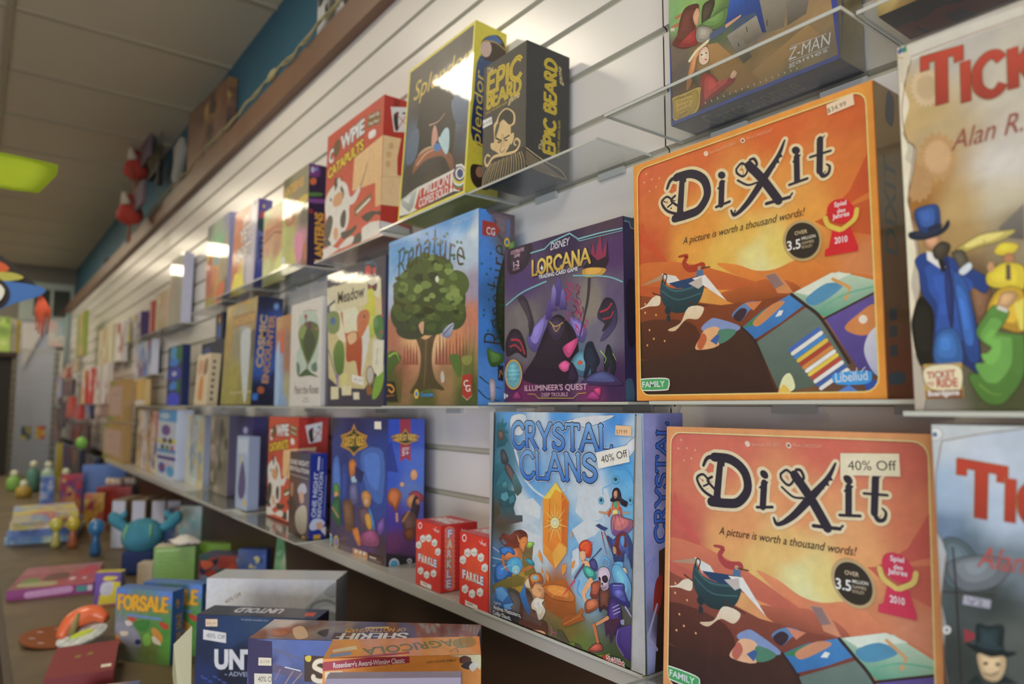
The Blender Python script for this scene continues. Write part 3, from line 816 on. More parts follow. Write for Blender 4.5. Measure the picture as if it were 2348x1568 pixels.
ART['crystal'] = [('B',[(65.4,318.1,'5AA0DA'),(123.2,318.8,'D0E0E6'),(172.5,319.4,'4A96D4'),(229.2,315.1,'B4D4EA'),(291.2,318.4,'408CD0'),(316.4,300.3,'BCD8E8'),(109.8,208,'6AACDC'),(87.8,181.5,'DCE8EA'),(227.4,187.2,'AED0E4'),(234.9,212.3,'E0EAEA'),(208.9,160.4,'7CB6DE'),(302.8,253.5,'4A9CCC'),(314.8,220.1,'6AB4DC'),(27.4,277.4,'3E6E7E'),(32.4,215,'2C6C7A'),(32.5,158.6,'4A4230'),(27.9,71.4,'3C6C94'),(74.2,61,'A88424'),(170.1,64.7,'9A5A22'),(188.7,22.1,'70602A'),(210.5,-3.6,'5E7030'),(292.7,58.5,'4C4C40'),(299.9,104.9,'5A7A9C'),(65.2,-2.5,'4A4038'),(169.5,-4.8,'5A5430'),(291.6,2.4,'3E4C2A'),(122.1,122.3,'C8DCE4'),(226.1,90.6,'8CC0DC')],0.04,44),
 ('P','E6EEEE','561 3180 927 3198 836 2906 561 2926',1),('P','E6EEEE','1841 3118 2436 3197 2847 3212 2291 3052',1),('P','E2ECEE','2836 2639 3194 2935 3222 2799 2965 2577',1),
 ('P','DCE8EC','2133 2151 2422 2299 2696 2228 2759 2023 2553 1810 2272 1726 2055 1846',0),('P','E4ECEC','789 1860 1097 1946 1287 1834 1265 1648 966 1691',0),
 ('P','E2ECEE','1978 1589 2273 1775 2587 1767 2482 1610 2123 1413',0),('P','E6EEF0','833 1459 1306 1392 1305 1262 1093 1045 921 1256',0),
 ('P','E0EAEC','1974 1292 2123 1364 2120 1120 1970 947',0),('L','E8F0F0',5.37,'654 2649 924 2199 1433 1981 1832 2148',1,1.68),('L','DCECF2',4.12,'789 1642 1223 1485 1305 1236',1,1.37),
 ('L','DCECF2',4.62,'2203 1961 2622 1818 2411 1552',1,1.44),
 ('P','2E6E78','164 3050 241 3093 270 3052 339 3156 346 3054 449 3086 380 2973 500 2925 398 2892 476 2793 381 2708 165 2657',0,'24505C'),
 ('P','5A4A40','189 2906 311 2950 363 2840 260 2785',1),('P','3A3C40','271 2601 364 2636 466 2510 466 2440 313 2420',1),
 ('P','48424A','381 2404 500 2412 649 2283 731 2171 633 2084 517 2193 398 2304',1),('L','7A5A34',2.65,'449 2388 583 2198 698 2011',1),
 ('P','2C6A74','138 2388 278 2428 398 2375 278 2235 181 2125 122 2038',0,'284E56'),('P','3A7E88','633 2282 731 2210 837 2083 818 2003 714 1934 633 2005 583 2159',0,'4A4436'),
 ('P','2E6670','122 2038 296 2114 365 2165 450 2127 466 2009 649 2006 688 1892 616 1747 348 1717 245 1766 112 1853',0,'2A4C54'),
 ('P','4A8E98','296 1932 450 1977 500 1893 382 1821 279 1850',0),('P','56949A','320 2096 416 2135 450 2067 382 2011 320 2036',0,'2E5A64'),
 ('P','3C7680','483 1891 633 1946 649 1849 517 1795',0),('P','2A5660','245 1725 616 1747 665 1635 842 1656 848 1561 616 1500 141 1438 141 1531 263 1606',0,'5A4030'),
 ('L','1C2E34',1.34,'450 1987 500 1873 450 1728',1,0.53),('L','1C2E34',1.37,'279 1850 262 1747 382 1681',1,0.55),
 ('P','6A5A40','881 1247 1114 1271 1077 994 1182 840 898 744 826 995',0,'7A6A24'),('P','7A9A3A','943 1256 1121 1283 1107 1233 972 1173',1),('L','B8C4DC',1.56,'54 1052 373 965',1),
 ('L','B8C4DC',1.56,'34 885 334 890',1),('L','A8BCD8',1.57,'55 749 295 814',1),
 ('P','5A2A20','235 1207 314 1242 286 1157 431 1145 412 1199 294 1262 372 1308 527 1284 641 1379 809 1425 943 1399 965 1314 845 1330 808 1236 697 1119 527 1137 373 1124',1,'7A3420'),
 ('P','C87838','809 1303 943 1344 972 1272 918 1175 863 1090 790 1100 760 1206',1,'A85A28'),('P','D88A48','697 1353 790 1255 753 1228',0),('L','3A1A14',0.57,'849 1246 900 1258',1),
 ('L','F0E8D8',0.57,'848 1140 885 1137',1),('P','B46A34','373 1010 716 1144 826 1062 716 954 451 909 314 909',1),
 ('P','3068A8','247 1047 412 1108 622 1095 641 1020 489 1040 373 965 275 971',1,'24508C'),('P','2E62A0','136 763 315 841 527 810 565 682 374 533 157 479 104 596',1,'1E4478'),
 ('L','B46A34',6.85,'334 947 373 805 527 765',1,4.98),('L','B46A34',6.89,'917 1000 1077 940 826 808',1,4.59),('P','2A7888','899 1008 1078 1016 1140 951 1006 939',1),
 ('P','4AA8DC','841 899 815 833 745 776 648 742 550 741 478 773 451 830 477 897 550 955 648 988 745 987 815 955',1),
 ('P','8AD4F0','789 823 774 783 734 748 678 728 622 727 581 748 565 783 581 824 622 859 678 879 734 879 775 858',1),
 ('P','E8F8FC','727 788 715 767 686 753 657 756 645 773 657 794 686 807 715 804',1),('L','9AE0F4',1.53,'295 734 527 844 771 842',1,0.31),
 ('P','D0A020','296 518 527 664 659 522 413 473',1,'9A7A1A'),('P','7A6A2A','56 448 374 601 715 732 898 723 862 606 413 450 57 309',0,'5A5424'),
 ('P','B05E1E','1325 708 1386 730 1419 789 1552 804 1584 759 1714 846 1825 877 1887 808 2045 679 2040 320 1677 315 1400 377',0,'8A4A1C'),
 ('P','C87A2C','1352 681 1584 752 1871 764 2023 674 1961 591 1582 551 1368 600',1,'A85A20'),('L','E8B048',0.64,'1452 638 1584 696 1744 677 1869 622',1),
 ('L','E8B048',0.65,'1550 575 1648 658 1807 701',1),('L','6A3414',0.65,'1368 600 1582 547 1961 587',1),('P','9A5420','1740 249 1804 345 2042 439 2041 360 1834 220',0),
 ('P','3A76B0','129 416 315 476 451 458 715 401 715 225 336 118 98 180',0,'2A4C7C'),('P','6AA8DC','157 410 315 465 482 386 335 242 185 267',0,'4482BC'),
 ('P','5A9CD4','355 201 603 278 622 204 413 124',0),('P','4A4440','451 458 678 493 861 388 879 87 714 2 375 2 640 208',1,'2E2A2C'),
 ('P','4A3630','862 519 1040 533 1144 320 1178 200 1415 171 1413 2 1142 2 860 2 751 14',1,'5A3424'),('P','3A78B4','770 445 898 635 941 448 1039 275 986 177 861 301',0,'2A5488'),
 ('P','D0BC98','905 637 988 740 1112 763 1076 648 1041 598 952 591',1),('P','C8905E','1076 648 1233 700 1351 660 1368 569 1316 463 1162 441 1093 512',1,'A87048'),
 ('P','D8A070','1069 604 1139 575 1152 509 1093 523',0),('P','A85A28','1006 765 1147 834 1285 849 1335 784 1318 717 1181 722 1076 605 1023 660',1,'8A4420'),
 ('P','D08A3C','1250 785 1236 752 1198 723 1146 705 1094 703 1055 718 1041 745 1055 778 1094 808 1147 825 1199 827 1237 812',1),
 ('P','7AB0C4','1209 781 1192 754 1150 736 1108 738 1091 759 1108 787 1150 804 1192 802',1),('L','2A1A14',0.81,'1215 622 1304 619',1),('L','2A1A14',0.47,'1242 592 1290 597',1),
 ('P','E0D4BE','1075 390 1180 487 1300 491 1367 495 1316 432 1350 397 1393 333 1315 211 1230 180 1179 285 1075 304',1,'B8A88C'),('L','A0907A',1.12,'1231 424 1248 322 1254 218',1,0.28),
 ('L','A0907A',1.11,'1299 375 1315 295 1288 225',1,0.28),('P','D8A078','1108 2 1229 22 1364 34 1396 2 1245 2',1,'B07850'),('L','C04A98',0.72,'1481 125 1546 79 1675 86',1),
 ('L','C04A98',0.99,'1496 5 1546 79 1520 155',1),('L','4A9CD8',4.42,'2878 2526 3022 2528 3137 2442 3181 2345',1,2.01),
 ('L','6ABCE4',1.48,'2625 2156 2614 2225 2752 2290 2851 2368',1,0.85),('L','6ABCE4',1.43,'2900 2372 3018 2313 3110 2237',1,0.82),
 ('P','58A4C4','2924 2371 2915 2346 2892 2326 2860 2317 2828 2321 2806 2337 2797 2360 2806 2385 2830 2405 2862 2414 2893 2410 2916 2394',1),
 ('P','24505E','2895 2375 2885 2356 2861 2346 2837 2352 2827 2370 2837 2389 2861 2398 2885 2393',1),
 ('P','58A4C4','2634 2069 2627 2045 2608 2026 2582 2017 2557 2021 2539 2036 2532 2058 2539 2082 2558 2101 2584 2109 2609 2106 2627 2091',1),
 ('P','24505E','2611 2073 2603 2055 2583 2046 2563 2051 2555 2068 2564 2086 2584 2095 2603 2090',1),
 ('P','58A4C4','3163 2121 3157 2097 3141 2078 3120 2069 3099 2073 3084 2089 3079 2112 3085 2136 3101 2155 3122 2164 3143 2160 3158 2144',1),
 ('P','24505E','3142 2126 3136 2108 3121 2100 3106 2105 3100 2121 3107 2139 3122 2147 3136 2142',1),
 ('P','26202A','2799 2190 2837 2246 2909 2256 2949 2196 2967 2121 3065 2097 3047 2036 2965 2052 2918 2099 2858 2075 2761 2082 2798 2135',1),
 ('P','A87858','2829 2207 2885 2224 2891 2156 2851 2117 2823 2149',1),('L','2A1820',0.45,'2838 2180 2877 2184',1),('L','A03A34',0.45,'2840 2146 2867 2148',1),
 ('P','C0603C','2797 2051 2906 2089 2929 2014 2892 1959 2807 1940',1),('P','4E9A6A','2816 2062 2885 2078 2878 2008 2840 1996',1),
 ('P','D0B868','2800 1956 2887 1975 2891 1907 2813 1889',1),('L','B88A64',2.55,'2545 1909 2671 1907 2771 1970',1,3.83),('L','B88A64',2.45,'2929 2031 2987 1953 3116 1968',1,1.63),
 ('P','B04A34','2759 1986 2782 1937 2732 1853 2701 1893',0),('P','B04A34','2917 2030 2960 2009 2990 1868 2950 1880',0),
 ('P','A05A58','2806 1888 2896 1916 3033 1882 3148 1871 3158 1789 3052 1691 2910 1637 2790 1654 2763 1805',1,'6A4A88'),('L','7A4460',1.04,'2854 1885 2828 1779 2843 1653',1,0.42),
 ('L','7A4460',1.02,'2903 1900 2960 1796 2982 1698',1,0.41),('L','C88878',1.05,'2830 1883 2792 1774 2805 1673',1,0.42),('L','5CB0E0',2.78,'1979 1210 1980 1301 2077 1371',1,0.7),
 ('P','C84422','2131 1362 2172 1440 2280 1492 2371 1470 2396 1386 2355 1273 2277 1269 2264 1329 2171 1314',1,'A83220'),('L','E87838',1.57,'2172 1386 2253 1452 2345 1449',1,0.45),
 ('L','C0405A',0.88,'2332 1482 2423 1478 2383 1419',1,0.44),('P','E0A67A','2157 1312 2251 1336 2271 1259 2217 1200 2164 1223',1),('L','3A2014',0.46,'2181 1273 2202 1280',1),
 ('L','3A2014',0.45,'2229 1288 2250 1291',1),('L','3A4258',1.96,'2575 1423 2472 1327 2355 1229',1,1.09),('P','3C3A68','2341 1217 2446 1262 2503 1175 2482 1110 2392 1120',1),
 ('P','DCA074','2190 1183 2315 1213 2353 1131 2248 1077',1),('P','3A927E','2221 1108 2301 1140 2443 1095 2467 1012 2351 972 2247 1023',1,'2A6A70'),
 ('L','5A4A60',3.86,'2235 1155 2127 1037 2044 931',1,3.18),('L','8A2A22',1.92,'2591 1643 2627 1509 2686 1363',1,0.43),('L','A23A2A',1.9,'2642 1650 2702 1538 2749 1407',1,0.42),
 ('P','33406E','2471 1715 2543 1751 2618 1725 2712 1712 2654 1669 2579 1677',0),
 ('P','38467A','2691 1605 2812 1571 2910 1671 3029 1704 3120 1617 3158 1473 3135 1254 3070 1425 3000 1431 2974 1309 2831 1284 2797 1381',1,'2C3A62'),
 ('P','7A2E28','2898 1669 3029 1704 3060 1524 3002 1507 3004 1633 2933 1623 2907 1500 2976 1410 2893 1362 2811 1485',0,'5A2A2E'),
 ('P','4E88BC','2945 1633 3005 1654 3007 1550 2974 1511 2941 1556',1),('P','B08A60','2799 1484 2854 1475 2858 1408 2809 1400',1),
 ('P','5AA8D8','2831 1284 2974 1309 2948 1187 2830 1199',1,'8A8A98'),('P','A89878','2925 1216 3020 1250 3054 1189 2971 1157',1),
 ('L','6AB8E4',3.37,'2585 1242 2636 1320 2734 1267 2659 1185',1,0.84),('P','6AB4DC','2790 1226 2934 1252 3116 1053 3065 828 2811 1060',1,'5A7A9C'),
 ('L','4A9CD4',3.19,'2135 914 2092 762 2199 695',1,0.68),('L','E0A878',8.96,'2373 959 2226 763 2264 673',1,5.82),
 ('P','8E4430','2390 928 2539 983 2575 895 2497 758 2362 747 2379 855',1,'6E3428'),('P','A45A38','2264 656 2459 741 2529 670 2405 564 2262 515',1,'7E3E28'),
 ('P','5A3428','2537 887 2736 910 2721 754 2731 637 2608 644 2533 593',1,'3A2228'),
 ('P','C4B2C0','2510 1055 2529 1137 2605 1185 2704 1177 2744 1099 2708 1007 2707 930 2612 876 2563 918 2569 980 2514 995',1,'9A8494'),
 ('P','2A2028','2595 1054 2670 1085 2701 1031 2651 987 2602 1003',1),('P','2A2028','2527 1041 2560 1038 2564 996 2529 998',1),('P','3A2C34','2579 973 2609 984 2613 950 2583 945',0),
 ('L','5A4450',0.64,'2578 909 2633 913 2687 943',1),('L','5A4450',0.53,'2608 936 2607 884',1),('L','5A4450',0.53,'2643 943 2642 891',1),
 ('P','3C3E80','2732 960 2810 1009 2988 1036 3009 932 3087 800 3041 756 2878 788 2758 830',1,'2A2A60'),('L','8A92C8',1.42,'2797 982 2976 1017',1,0.61),
 ('P','54589C','2808 908 2928 957 2986 910 2879 838',1),('P','3A2C64','2770 815 2901 776 2944 586 2870 385 2775 378 2692 527 2708 717',1,'2A2048'),
 ('L','A8A0C4',1.03,'2780 691 2901 759',1),('L','A8A0C4',1.02,'2791 651 2919 721',1),('L','A8A0C4',1.02,'2803 612 2918 676',1),('P','8A8AA0','2921 564 2991 597 2990 522 2931 516',0),
 ('L','9490B8',3.19,'3017 751 3119 651',1,2.39),('P','4E3E80','2859 432 2919 472 3128 563 3131 142 3061 90 2959 127 2832 259',0,'3C2A66'),
 ('L','8A72B0',1.03,'2871 427 2844 262 2970 130',1),('L','2A2048',0.82,'2918 414 2903 277 3029 179',1),('P','4A2A38','2618 493 2921 597 2823 390 2735 217 2702 360 2651 280',0,'3A2844'),
 ('P','A85C24','1748 225 1840 310 2089 458 2184 559 2236 526 2182 461 2253 416 1839 220',0,'8A4A1E'),('L','C47830',0.9,'1811 249 2169 458',1),
 ('L','C8885A',4.77,'2693 544 2479 409',1,3.47),('L','C06A3A',6.51,'2428 379 2465 285 2501 174',1,4.77),('P','A04A38','2320 40 2450 143 2551 169 2587 111 2474 47 2333 18',1,'8A3C34'),
 ('L','C83A5A',3.26,'2040 895 1928 783 1772 624',1,0.7),('P','7A9434','1836 2 1836 2 2030 52 2231 2 2465 2 2721 96 2720 29 2671 2',0,'566C28'),
 ('P','4A4634','2016 2 2043 56 2150 48 2193 2',0),('P','504A38','1666 2 1668 142 1782 151 1940 2',0),('P','3E3E34','2598 2 2672 66 2911 81 2987 2',0,'34402A'),
 ('P','F0A628','1657 2234 1937 1982 1880 1252 1626 983 1354 1166 1351 1959',0,'D8701C'),('P','F4D848','1656 2229 1792 2088 1644 2130 1522 1984 1359 1960',0),
 ('P','C8641A','1792 2088 1929 1969 1877 1326 1785 1387',0),('P','E89830','1367 1323 1588 1204 1626 996 1362 1163',0,'D07A20'),
 ('P','F0B040','1727 1378 1877 1326 1872 1250 1634 990 1568 1201',0),('L','B85818',1.33,'1522 1984 1490 1368',0),('L','B85818',1.28,'1792 2088 1785 1387',0),
 ('L','F8E080',2.21,'1632 1643 1914 1620',0,0.32),('L','F8E080',2.24,'1632 1643 1785 1541',0,0.32),('L','F8E080',2.25,'1632 1643 1762 1391',0,0.32),
 ('L','F8E080',2.29,'1632 1643 1635 1440',0,0.33),('L','F8E080',2.32,'1632 1643 1507 1346',0,0.33),('L','F8E080',2.33,'1632 1643 1478 1491',0,0.33),
 ('L','F8E080',2.37,'1632 1643 1339 1528',0,0.34),('L','F8E080',2.34,'1632 1643 1436 1659',0,0.33),('L','F8E080',2.36,'1632 1643 1394 1801',0,0.34),
 ('L','F8E080',2.32,'1632 1643 1543 1814',0,0.33),('L','F8E080',2.3,'1632 1643 1627 1949',0,0.33),('L','F8E080',2.27,'1632 1643 1714 1839',0,0.32),
 ('L','F8E080',2.23,'1632 1643 1856 1865',0,0.32),('L','F8E080',2.24,'1632 1643 1820 1717',0,0.32),
 ('P','FAE890','1734 1656 1720 1614 1682 1579 1631 1561 1579 1565 1541 1590 1528 1630 1542 1672 1580 1707 1632 1725 1683 1720 1721 1695',1),
 ('P','FFFDE8','1675 1649 1662 1622 1631 1607 1600 1614 1588 1637 1601 1664 1632 1679 1663 1672',1),('P','E08A28','1263 1209 1337 1112 1344 997 1242 1109',0),
 ('P','E08A28','1324 968 1364 872 1311 875',0),('P','E08A28','1426 927 1498 859 1485 767 1433 821',0),('P','E08A28','1782 1061 1889 1110 1858 988 1781 924',0),
 ('P','E08A28','2002 1149 2069 1180 2027 1075 1979 1051',0),('P','E08A28','1985 1560 2015 1574 2006 1481 1969 1483',0),('P','E08A28','1907 2067 1823 2020 1732 1909',0),
 ('S','CRYSTAL','86C0EE',(59.3,268.5),(281.2,274.2),39.8,{'outs': [('F2F6F6',2.24),('18203C',1.4)],'h2': '2E68B4','w': 0.17,'thin': 0.6,'serif': 0.09,'size2': 33.6}),
 ('S','CLANS','86C0EE',(82.6,223.5),(253.4,232.3),39.9,{'outs': [('F2F6F6',2.19),('18203C',1.37)],'h2': '2E68B4','w': 0.17,'thin': 0.6,'serif': 0.09,'size2': 35.1}),
 ('T','A game by','E8E8E8',(13.6,18),(31.9,19.2),3.9,{}),('T','Andrea Mezzotero,','F0F0F0',(11.7,9.2),(83.9,12),6,{'b': 0.015,'out': ('1A2030',0.56)}),
 ('T','Colby Dauch,','F0F0F0',(10.7,0.7),(58.8,1.9),6,{'b': 0.015,'out': ('1A2030',0.56)}),
 ('T','and J. Arthur Ellis','F0F0F0',(10.8,-7.1),(70.6,-5.4),5.4,{'b': 0.015,'out': ('1A2030',0.55)}),('P','B03028','2592 25 2665 63 2707 2 2630 2',1),
 ('T','Plaid Hat','A82A22',(268.3,-3.7),(299.7,-1.1),9,{'b': 0.02,'out': ('F0ECE0',0.91)}),('T','Games','D8D0C0',(272.8,-6.9),(293.3,-5.1),5.8,{'out': ('4A3A30',0.68)}),
 ('P','A2A2A0','2 2 2 3248 140 3248 42 2',0),('P','A6A6A4','3122 2 3262 3231 3358 3228 3358 222 3353 2',0),('L','3A3A38',2.75,'135 3233 20 2',0),
 ('L','3A3A38',2.42,'3262 3231 3112 2',0),('L','B8B4A8',0.54,'3262 3212 3116 2',0)]
ART['crystal_side'] = [('B',[(12.7,316.6,'A0A8DC'),(9.6,199.1,'AAB2E6'),(40.3,311.6,'7A80B8'),(44.6,218.9,'8088B8'),(21.3,131,'8A90C0'),(5,24.5,'A8B0E0'),(32.3,40.8,'3A2A24'),(34.4,-3.5,'2A2220')],0.03,12),
 ('P','4A3422','252 1483 409 1532 372 2 135 2 191 542 241 1084',0,'2A2018'),('P','8A2A20','173 1094 311 1163 267 814 129 706',1),('L','9A9AB8',3.29,'199 826 23 465 2 407',0,4.93),
 ('L','9A9AB8',3.9,'38 419 184 271',0),('L','7A9AE0',1.66,'29 1334 165 1405 75 1196 173 1094',1),
 ('S','CRYSTAL','3A6CC4',(39.3,158.3),(48.2,312),21.7,{'outs': [('181C34',1.05)],'w': 0.18,'thin': 0.6,'serif': 0.1,'size2': 22.2})]
ART['beard'] = [('R','4C463C',0.2,0.2,130.8,232.8,0.3),('S','EPIC','C4A71E',(9.1,177),(116.2,171.6),36.5,{'w': 0.26,'thin': 0.85,'serif': 0,'size2': 38.8}),
 ('S','EPIC','4A442C',(9.1,177),(116.2,171.6),36.5,{'w': 0.022,'thin': 1,'serif': 0,'size2': 38.8}),
 ('S','BEARD','C4A71E',(10,148.3),(114.4,143.6),26.9,{'w': 0.26,'thin': 0.85,'serif': 0,'size2': 25.2}),
 ('S','BEARD','4A442C',(10,148.3),(114.4,143.6),26.9,{'w': 0.022,'thin': 1,'serif': 0,'size2': 25.2}),('T','The','D8C080',(6.9,218.4),(28.6,215.9),10,{'sh': 0.3,'b': 0.01}),
 ('T','game','D8C080',(78.9,134.3),(111.4,135.5),11.5,{'sh': 0.3,'b': 0.01}),('T','CARDS | CHIPS | BEARDS | BLUFFS','C4A71E',(8,137.6),(75.5,136.5),4.6,{}),
 ('P','CDAE74','353 1021 386 1117 683 1202 914 1097 878 877 872 597 669 439 401 578 276 673 273 767 374 763',1),('P','CDAE74','869 726 962 748 965 619 873 558',1),
 ('P','CDAE74','389 1010 495 1226 723 1287 974 1115 987 906 774 924 561 1020 443 913',1),('P','3E382E','496 1054 522 1199 724 1261 934 1111 937 948 814 950 644 1097',1),
 ('P','4C463C','391 930 452 1069 539 1046 445 860 421 788',1),('L','2E2A22',3.19,'420 820 594 713',0),('L','2E2A22',3.12,'678 729 836 741',0),
 ('P','2E2A22','578 692 563 686 527 692 490 708 475 724 489 731 526 724 563 708',1),('P','2E2A22','788 664 774 657 738 664 703 679 688 695 702 701 738 695 773 679',1),
 ('L','4C463C',1.42,'617 832 597 603 556 550',1),('L','4C463C',1.05,'659 818 682 577',1),('L','4C463C',1.41,'556 542 617 488 709 517',1),
 ('P','3A352B','952 2 2 2 2 170 63 334 405 424 702 455 1069 448 1306 389 1290 12',0),('L','CDAE74',5.94,'703 429 360 476 165 365 85 489 159 575 249 522',1,2.97),
 ('L','CDAE74',5.42,'703 429 1030 396 1147 512 1046 614 979 551 1036 496',1,2.71),('L','CDAE74',1.11,'231 373 71 201 2 2',1,0.74),('L','CDAE74',1.83,'295 371 151 200 21 2',1,0.73),
 ('L','CDAE74',1.09,'358 369 231 199 112 2',1,0.73),('L','CDAE74',1.81,'420 367 309 198 203 2',1,0.72),('L','CDAE74',1.07,'482 365 387 198 292 2',1,0.72),
 ('L','CDAE74',1.78,'544 363 464 197 381 2',1,0.71),('L','CDAE74',1.06,'605 360 540 196 468 2',1,0.71),('L','CDAE74',1.75,'665 359 616 195 555 2',1,0.7),
 ('L','CDAE74',1.04,'725 357 691 194 640 2',1,0.7),('L','CDAE74',1.72,'785 355 765 194 725 2',1,0.69),('L','CDAE74',1.03,'844 353 838 193 809 2',1,0.68),
 ('L','CDAE74',1.7,'903 351 911 192 892 2',1,0.68),('L','CDAE74',1.01,'961 349 983 191 974 3',1,0.67),('L','CDAE74',1.67,'1019 347 1055 191 1055 5',1,0.67),
 ('L','CDAE74',1.0,'1076 345 1126 190 1136 7',1,0.66),('L','CDAE74',1.65,'1133 343 1196 189 1215 9',1,0.66),('L','CDAE74',0.98,'1190 341 1265 188 1294 11',1,0.66)]
ART['beard_side'] = [('R','3E3C36',0.2,0.2,99.8,232.8,0.3),('S','EPIC BEARD','C4A71E',(65.6,37.1),(68.8,214.3),24.8,{'w': 0.26,'thin': 0.85,'serif': 0,'size2': 25.9}),
 ('S','EPIC BEARD','3E3C2A',(65.6,37.1),(68.8,214.3),24.8,{'w': 0.022,'thin': 1,'serif': 0,'size2': 25.9}),('T','The','D8C080',(37.8,38.5),(39.5,58.2),9.2,{'sh': 0.3}),
 ('T','game','D8C080',(83.5,174.6),(79.9,207.3),9.2,{'sh': 0.3}),('T','CARDS | CHIPS | BEARDS | BLUFFS','C4A71E',(76.8,35.9),(78.8,106.3),4.8,{}),
 ('L','CDAE74',1.79,'2 375 405 235 796 147 958 2',1),('L','CDAE74',0.74,'2 323 342 195 731 55 931 2',1,0.3),('L','CDAE74',0.74,'2 290 343 170 731 42 931 2',1,0.3),
 ('L','CDAE74',0.74,'2 256 343 145 731 30 931 2',1,0.3),('L','CDAE74',0.74,'2 222 343 120 732 17 931 2',1,0.3),('L','CDAE74',0.74,'2 188 344 95 732 4 931 2',1,0.3),
 ('L','CDAE74',0.74,'2 154 344 70 732 2 931 2',1,0.3),('L','CDAE74',0.74,'2 120 344 44 732 2 931 2',1,0.3),('L','CDAE74',0.74,'2 86 345 19 732 2 931 2',1,0.3)]
ART['jewel'] = [('B',[(49.6,304.1,'46403A'),(193.4,310.9,'4A443C'),(257,299.3,'443C34'),(49.9,172.7,'4E6074'),(237.6,202.6,'56687C'),(268.8,104.6,'3A4450'),(140.2,206.7,'241E1A'),(86.8,257.5,'2A2420'),(49.2,92.3,'3A342C'),(196.5,67.6,'2E2620'),(253.3,66.1,'3A3028'),(161.1,47.2,'4A4034')],0.05,34),
 ('P','221C18','641 2461 1028 2709 1794 2484 2182 1917 2138 980 1775 1330 1323 1378 617 1336',1),('P','5C7088','1995 2165 2572 2072 2582 1542 2219 1606',1,'3A4A60'),
 ('P','56687C','190 1889 644 2005 667 1418 250 1281',1),('P','9A3028','2329 2432 2699 2274 2669 2007 2513 2153',1),('L','B88A70',3.79,'1134 1923 1483 1884 1748 1978',1,1.42),
 ('P','C8907A','1296 1790 1407 1816 1521 1501 1323 1378 1271 1549',1),('P','B89878','735 1366 1024 1437 1380 1376 1336 1281 933 1244 705 1151',1),
 ('P','A0603C','515 981 681 1318 1151 1368 1618 1272 2084 997 2248 714 2190 555 1874 969 1529 1101 1065 1143 719 1052',1,'6A3A24'),
 ('L','D0A888',4.84,'705 1151 1045 1290 1391 1295',1,1.94),('L','7A4630',5.24,'1855 1125 2099 874 2232 631',1,2.18),
 ('P','C2E4E4','1595 1447 1792 1628 1964 1541 2010 1167 1920 1030 1734 1221',1),
 ('P','3A78B0','1681 1253 1667 1211 1617 1193 1543 1203 1466 1239 1405 1291 1378 1345 1392 1387 1444 1405 1518 1394 1595 1358 1655 1306',1),
 ('P','D8F0F0','1693 1416 1688 1384 1666 1367 1633 1368 1597 1388 1568 1422 1555 1460 1559 1492 1582 1510 1615 1508 1651 1488 1679 1454',1),
 ('T','Splendor','D2B230',(31,276.4),(255.8,273.5),42.9,{'b': 0.0,'sh': 0.2}),
 ('P','D8D4C0','2 457 2 467 421 557 783 609 2337 616 2328 691 2534 656 2707 527 2711 186 2524 93 2290 152 555 82 73 125',0),('P','B83A28','739 159 902 532 2303 559 2298 173 888 84',0),
 ('P','B4BAAE','72 507 788 573 684 203 512 117 133 363',0,'8A8E84'),('P','D8DCD0','178 488 553 509 456 326',0),('T','1 MILLION','EDE6DC',(93.7,36.7),(208.8,36),23.3,{'b': 0.02}),
 ('T','COPIES SOLD','EDE6DC',(92.4,12.9),(209.3,14.9),18.1,{'b': 0.02}),('T','!','EDE6DC',(215.4,16.9),(225.7,17.2),36.1,{'b': 0.04}),
 ('P','A83828','2694 205 2674 143 2602 111 2496 120 2385 166 2298 239 2260 318 2281 382 2356 413 2463 403 2574 355 2658 282',1),
 ('P','2E7A44','2689 249 2669 186 2597 155 2491 164 2380 211 2293 284 2254 363 2275 427 2350 458 2458 447 2569 399 2653 326',1),
 ('P','D0D0C4','2684 292 2664 230 2592 199 2486 208 2374 255 2287 328 2249 408 2270 472 2345 502 2453 492 2563 443 2648 370',1),
 ('P','C8B020','2690 333 2669 271 2597 240 2491 249 2380 297 2292 370 2254 450 2275 514 2350 544 2458 533 2569 484 2653 411',1),
 ('P','2A3A6A','2696 402 2677 331 2605 294 2500 301 2388 351 2300 432 2261 521 2281 594 2355 630 2463 621 2574 569 2659 489',1),
 ('P','D8D0C0','2660 421 2646 362 2591 331 2511 335 2426 375 2359 439 2329 511 2344 571 2399 602 2481 596 2565 555 2631 491',1),
 ('P','2A3A6A','2619 432 2610 389 2572 366 2517 368 2459 396 2413 442 2392 494 2402 537 2440 561 2495 557 2554 529 2599 483',1),('FR','D6C636',7,2)]
ART['jewel_side'] = [('R','CCBC22',0.2,0.2,76.8,361.8,0.3),('P','3A5070','135 2889 685 2981 768 1279 98 1120 63 2036',1,'1E2A48'),
 ('P','40301F','149 3163 272 3363 542 3504 730 3366 768 3081 479 2902 204 2886',1),('P','4A6890','257 3327 473 3482 658 3368 278 3275',1),
 ('P','C8A890','408 3161 396 3063 352 2977 286 2927 218 2925 164 2972 140 3055 151 3152 195 3238 260 3289 329 3292 383 3245',1),('L','A88A30',2.66,'211 3248 484 3328 768 3260',1),
 ('T','Splendor','D2B230',(28.6,83.1),(26,257.9),20.9,{'sh': 0.2}),('P','3A2A20','90 560 199 648 470 624 565 246 300 176 126 300',1),
 ('P','A07050','401 547 392 487 362 437 317 409 270 412 233 443 217 496 225 555 256 606 300 634 347 632 384 600',1)]
